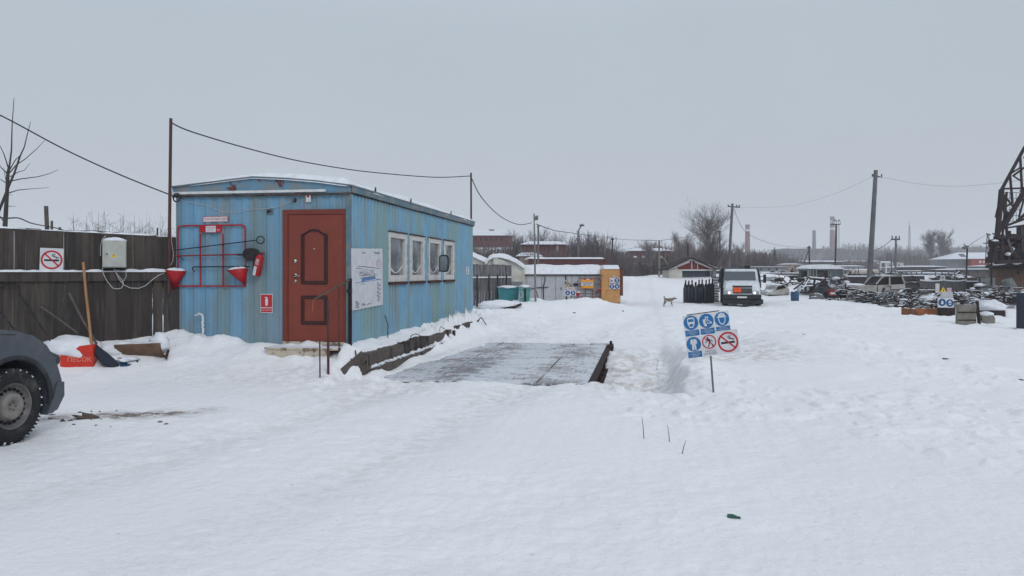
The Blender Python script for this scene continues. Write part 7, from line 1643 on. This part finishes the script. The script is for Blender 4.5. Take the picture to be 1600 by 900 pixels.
g_ = on(1511, 507); Yb = g_.y; t = thing('ribbed_metal_box', 'pale dirty ribbed metal box standing in snow', 'box', P(1511, 507, Yb)); m = MB('concrete_pale'); bx(m, 1497, 1526, 476, 511, Yb, .14); 
m.build('body', t, bevel=.01); m = MB('rust_dark'); bx(m, 1497, 1526, 487.2, 489, Yb - .015, .02); bx(m, 1497, 1526, 499.5, 501, Yb - .015, .02); bx(m, 1498, 1526, 474, 476.2, Yb + .05, .4, 'rust_orange') if 0 else None; m.build('rib', t)
m = MB('rust_dark'); m.bar(P(1530, 508, Yb + .1), P(1526.5, 470, Yb + .1), .07, .05, up=(0, 1, 0)); m.bar(P(1527, 485, Yb), P(1533, 500, Yb), .05, .05, up=(0, 1, 0)); tag(m.build('rusty_angle_bar'), 'upright rusty angle bar right of the ribbed box', 'bar')
g_ = on(1548, 506); t = thing('concrete_lump', 'round pale concrete lump with snow cap near crane', 'lump', g_); k_ = g_.y / F; m = MB('concrete_pale'); m.lathe([(11 * k_, -.1), (12 * k_, 8 * k_), (9.5 * k_, 13 * k_), (0, 13.5 * k_)], None, 20, g_ + Vector((0, .2, 0))); m.build('body', t, bevel=.02); m = MB('snow'); m.blob(g_ + Vector((0, .2, 14.5 * k_)), (10 * k_, 10 * k_, 4.5 * k_), None, 4, .12); m.build('snow_cap', t)
Yt_ = 27.5; t = thing('rusty_trough', 'rusty box trough with snow behind the concrete lump', 'trough', P(1550, 498, Yt_)); m = MB('crane_rust'); bx(m, 1527, 1571, 485, 499, Yt_, .03); bx(m, 1527, 1571, 485, 499, Yt_ + 1, .03); bx(m, 1570, 1571, 485, 499, Yt_ + .031, .968); m.build('panel', t); m = MB('snow'); m.blob(P(1546, 483, Yt_ + .6), (.5, .5, .28), None, 5, .25); m.blob(P(1556, 487, Yt_ + .5), (.35, .4, .16), None, 6, .25); m.build('snow_fill', t)
m = MB('galv'); bx(m, 1531.5, 1555, 434, 456, 44, .05); bx(m, 1531, 1531.8, 433.5, 457, 43.97, .1, 'rust_dark'); tag(m.build('metal_sheet'), 'pale upright metal sheet left of the crane drum', 'sheet')
m = MB('rust_dark'); m.tube([P(1549, 447, 40), P(1549.5, 405, 40), P(1551, 401, 40)], .05, n=6); tag(m.build('iron_post'), 'dark iron post standing just left of crane', 'post')
m = MB('rust_dark')
for a, b in ((1547, 474), (1569, 472)): m.tube([P(a, 480, 34), P(a, b - 14, 34)], .05, n=6)
m.bar(P(1545, 463, 34), P(1592, 460, 34), .06, .06); tag(m.build('low_railing'), 'low dark railing before the crane scrap', 'railing')
g_ = on(1597, 516); t = thing('blue_post', 'thick dark blue post cut by the right edge', 'post', g_); m = MB('navy_plastic'); m.box(P(1595.5, 0, g_.y).x, P(1610, 0, g_.y).x, g_.y, g_.y + .2, g_.z - .2, P(0, 458, g_.y).z); m.build('shaft', t); m = MB('snow'); m.blob(P(1602, 457.5, g_.y + .1), (.13, .11, .04), None, 1, .1, 14, 7); m.build('snow_cap', t)
m = MB('timber_dark'); g_ = on(1585, 516); m.blob(g_ + Vector((0, 0, .01)), (.09, .06, .03), None, 2, .3, 12, 7); tag(m.build('dark_stone'), 'small dark stone on snow left of the blue post', 'stone')
for i, (a, b, s_) in enumerate(((1256, 524, .05), (1478, 563, .07), (1512, 432, .0), (973, 486, .05), (897, 489, .06), (1596, 596, .05))):
    if s_ and i not in (2,): g_ = on(a, b); tag(MB('timber_dark').blob(g_, (s_, s_ * .6, s_ * .5), None, i, .4, 10, 6).build('clod'), ('small dark clod on snow right of the warning board', 'short dark bar half buried in right snow', '', 'small clod below the yellow container', 'small lone clod before the grey garage', 'small clod at the right picture edge')[i], 'clod')
# crane
def crane():
    Yc_ = 45.0; k = Yc_ / F; cx_ = P(1628, 0, Yc_).x
    t = thing('rusty_crane', 'big rusty lattice crane on a round brown base at right', 'crane', P(1628, 460, Yc_ + 2.8))
    r = 75 * k; m = MB('crane_drum'); cx_ = (1628 - 800) / F * (Yc_ + r); c_ = Vector((cx_, Yc_ + r, 0)); z0, z1 = P(0, 462, Yc_).z, P(0, 418.5, Yc_).z
    m.lathe([(r, z0 - .5), (r, z1), (r * .96, z1 + .02), (0, z1 + .02)], None, 56, c_); m.build('base_drum', t)
    m = MB('rim_dark'); 
    for px in (1561, 1578, 1596):
        a = math.asin((px - 1628) / 78); m.lathe([(0, -.03), (.09, -.02), (.09, .05)], None, 10, (cx_ + r * math.sin(a), Yc_ + r - r * math.cos(a) - .02, P(0, 426, Yc_).z), 'y')
    m.build('port_hole', t)
    m = MB('crane_rust'); m.lathe([(r * 1.06, z1 + .03), (r * 1.08, z1 + .12), (r * 1.03, z1 + .28), (0, z1 + .30)], None, 56, c_); m.build('slewing_ring', t)
    m = MB('crane_rust'); yb = Yc_ + .5
    V3 = lambda px, py, d=0: P(px, py, yb) + Vector((0, d, 0))
    def B(a, b, w_=.12, d=0, mt=None): m.bar(V3(*a, d), V3(*b, d), w_, w_, mt, up=(0, 1, 0))
    for d in (0, 5.0):   # two side frames
        V3 = (lambda dd: (lambda px, py, d=0: P(px, py, yb) + Vector((4.6 * dd / 5, d * .6, 0))))(d)
        B((1600, 232), (1565, 296), .14, d); B((1565, 296), (1558, 372), .22, d); B((1640, 170), (1600, 232), .14, d); B((1566, 295), (1600, 294), .10, d); B((1600, 300), (1568, 354), .22, d); B((1640, 236), (1600, 300), .22, d); B((1566, 297), (1574, 370), .12, d); B((1568, 354), (1640, 328), .12, d); B((1560, 372), (1640, 366), .16, d); B((1559, 358), (1600, 352), .10, d)
        B((1578, 272), (1582, 318), .10, d); B((1578, 272), (1594, 262), .08, d); B((1594, 243), (1597, 300), .10, d); B((1564, 298), (1582, 322), .08, d); B((1600, 246), (1640, 240), .12, d); B((1582, 274), (1594, 282), .07, d)
        B((1592, 340), (1600, 310), .08, d); B((1558, 372), (1574, 330), .12, d); B((1566, 296), (1556, 340), .10, d); B((1560, 330), (1580, 318), .08, d); B((1573, 300), (1566, 372), .10, d); B((1600, 262), (1584, 274), .10, d); B((1596, 300), (1640, 262), .2, d); B((1605, 228), (1612, 300), .14, d); B((1590, 345), (1640, 300), .14, d)
    V3 = lambda px, py, d=0: P(px, py, yb) + Vector((0, d, 0))
    m.build('lattice_frame', t)
    m = MB('galv'); 
    for i in range(6): m.tube([V3(1573, 300 + i * 9, .3), V3(1598, 300 + i * 9, .3)], .018, n=4)
    for i in range(6): m.tube([V3(1573 + i * 5, 300, .3), V3(1573 + i * 5, 345, .3)], .018, n=4)
    m.build('mesh_guard', t)
    m = MB('crane_rust'); rn = random.Random(4)
    a, b = P(1588, 346, yb + 1), P(1660, 412, yb + 1); xl = P(1588, 0, yb + 5).x; m.box(xl, b.x + 2, yb + 1, yb + 5, b.z, a.z); m.build('machinery_house', t)
    m = MB('glass_dark'); a, b = P(1598, 362, yb + .9), P(1612, 392, yb + .9); m.box(xl, xl + .05, yb + 1.5, yb + 3, b.z, a.z) if 0 else None; m.box(a.x, b.x, yb + .9, yb + .98, b.z, a.z); m.box(a.x - .06, a.x, yb + .86, yb + .98, b.z - .05, a.z + .3, 'wood_grey'); m.box(a.x, b.x, yb + .86, yb + .98, a.z, a.z + .10, 'wood_grey'); m.build('window', t)
    m = MB('crane_rust')
    B((1556, 410), (1640, 406), .22); B((1556, 396), (1556, 412), .16); B((1558, 372), (1554, 398), .14); B((1566, 372), (1564, 408), .14); B((1574, 372), (1576, 406), .16); B((1584, 360), (1586, 408), .2, .5); B((1554, 392), (1586, 388), .12); B((1552, 398), (1551, 409), .2)
    for i in range(90):
        x = rn.uniform(1555, 1592); y = rn.uniform(370, 411); c2 = P(x, y, yb + rn.uniform(0, 3)); q_ = rn.random(); mt = rn.choice(['crane_rust', 'rust_dark', 'wreck_dark', 'crane_rust', 'rust_snow'])
        if q_ < .4: m.bar(c2, c2 + Vector((rn.uniform(-.5, .5), rn.uniform(-.3, .3), rn.uniform(-.4, .4))), .12, .08, mt)
        elif q_ < .75: s_ = rn.uniform(.08, .3); m.box(c2.x - s_, c2.x + s_, c2.y, c2.y + s_ * 2, c2.z - s_ * .7, c2.z + s_ * .7, mt)
        else: m.blob(c2, (.22, .2, .2), mt, i, .3, 10, 7)
    m.build('winch_machinery', t)
    m = MB('wood_handle'); m.bar(V3(1573, 374, -.1), V3(1580, 396, -.1), .12, .08, 'wood_grey', up=(0, 1, 0)); m.build('timber_prop', t)
    m = MB('snow'); m.blob(V3(1566, 411.5, .4), (.35, .5, .10), None, 3, .2); m.blob(V3(1594, 411, .3), (.18, .3, .08), None, 4, .2); m.blob(V3(1573, 397, -.1), (.13, .2, .09), None, 5, .2); m.blob(V3(1583, 389, .1), (.10, .2, .10), None, 6, .2); m.build('snow_patch', t)
    m = MB('galv'); m.tube([P(1573, 437, 42), P(1577, 447, 42), P(1581, 458, 42)], [.28, .34, .34], n=14); tag(m.build('silver_duct'), 'crumpled silver duct leaning on the crane base', 'duct')
crane()

# ------------------------------------------------------------------ far woods, hills, air
def hill(name, pts, Y, mt, dp=60, label=None):
    xs = []; n = 240; a, b = pts[0][0], pts[-1][0]; f = lerp_(pts); m = MB(mt)
    def g(i, j):
        px = a + (b - a) * i; top = f(px) - 1.6 * float(noise(px / 3.0, 0, 7)) - 2.2 * float(noise(px / 9.0, 1, 7)); p = P(px, top, Y)
        zb = -1.0; return (p.x, Y + dp * (j if j <= 1 else 1) + 3 * float(noise(px, j * 9, 5)), zb + (p.z - zb) * (math.sin(min(j * 2, 1) * math.pi / 2)) + (1.5 * float(noise(px / 2, j * 20, 9)) if 0 < j < .5 else 0))
    m.grid(g, n, 14, smooth=False); return tag(m.build(name), kind='structure')
hill('wooded_hills', [(620, 400), (740, 397), (840, 392), (980, 392), (1080, 394), (1200, 394), (1225, 396), (1290, 396), (1325, 392), (1350, 389), (1375, 389), (1400, 391), (1430, 389), (1480, 390), (1520, 386), (1560, 385), (1660, 380), (1800, 382)], 760, 'wood_far')
hill('wooded_hills', [(-200, 380), (100, 384), (300, 378), (620, 398), (760, 402)], 700, 'wood_far')
thicket('distant_wood', 'hazy blue wood along the skyline right of factory', 1315, 2000, 520, lerp_([(1315, 388), (1345, 381), (1375, 384), (1390, 388), (1420, 385), (1470, 388), (1520, 385), (1580, 384), (2000, 384)]), 41, 6000, .22, 'twig_brown', depth=40, cat='wood', zb=0)
thicket('distant_wood', 'hazy dark wood below the radio mast', 1400, 1475, 300, lerp_([(1400, 397), (1415, 395), (1440, 396), (1475, 398)]), 42, 1100, .13, 'twig_brown', depth=20, cat='wood', zb=0)
thicket('distant_wood', 'grey scrub across the yard behind the sheds', 1195, 1400, 200, lerp_([(1195, 402), (1240, 406), (1300, 411), (1350, 408), (1400, 404)]), 43, 1600, .10, 'twig', depth=30, cat='wood', zb=0)
def spruce(label, px, pyt, pyb, Y, wpx, seed):
    rn = np.random.RandomState(seed); t = thing('spruce_tree', label, 'tree', P(px, pyb, Y), group='distant spruce trees'); b = np.array(P(px, pyb, Y)); h = (pyb - pyt) * Y / F; w_ = wpx * Y / F / 2; n = 900
    z = rn.rand(n) ** 1.2; a = rn.rand(n) * 6.28; L = w_ * (1 - z) * rn.uniform(.5, 1, n) + .05; P0_ = np.stack([np.zeros(n), np.zeros(n), z * h], 1); P1_ = P0_ + np.stack([np.cos(a) * L, np.sin(a) * L, -L * .35], 1)
    V, Fc = cones(P0_, P1_, np.full(n, h * .014)); rawmesh('crown', V, Fc, ['spruce'], t); V, Fc = cones(np.array([[0, 0, -.5]]), np.array([[0, 0, h * .95]]), [h * .02]); rawmesh('trunk', V, Fc, ['bark'], t)
spruce('dark spruce tip above the hazy wood by red chimney', 1210, 386, 412, 170, 11, 1); spruce('second spruce below the left chimney wood', 1203, 394, 412, 165, 9, 2); spruce('lone dark spruce in haze left of double legged pole', 1387, 391, 412, 280, 8, 3); spruce('dark spruce under the twin bare trees', 1463, 396, 412, 210, 8, 4)
# snowy shed roof line behind the plank fence
t = thing('snowy_shed', 'long white snow covered shed roof behind the plank fence', 'shed', P(60, 400, 34)); m = MB('grey_wall'); bx(m, -120, 150, 360, 420, 34, 6); m.build('wall', t)
m = MB('snow'); m.grid(lambda i, j: P(-120 + 275 * i, 352 + (10 * i) + 1.2 * float(noise(i * 12, j, 5)) - 6 * min(j, .5), 33.7) + Vector((0, j * 7, 0)), 40, 8); m.build('roof_snow', t)
mast('utility_pole', 'tiny dark pole in brush near the cabin left side', 246, 375, 246, 356, 40, .05, .04, 'rust_dark')

hz = bpy.data.materials.new('haze_air'); hz.use_nodes = True; nn = hz.node_tree; nn.nodes.remove(nn.nodes['Principled BSDF']); v_ = nn.nodes.new('ShaderNodeVolumePrincipled')
v_.inputs['Color'].default_value = (.93, .95, .98, 1); v_.inputs['Density'].default_value = .00072; v_.inputs['Anisotropy'].default_value = .0
nn.links.new(v_.outputs[0], [q_ for q_ in nn.nodes if q_.type == 'OUTPUT_MATERIAL'][0].inputs['Volume']); MATS['haze_air'] = hz
m = MB('haze_air'); m.box(-1560, 1560, -1560, 1560, -4, 75); tag(m.build('haze', base=(0, 0, -4)), kind='stuff')
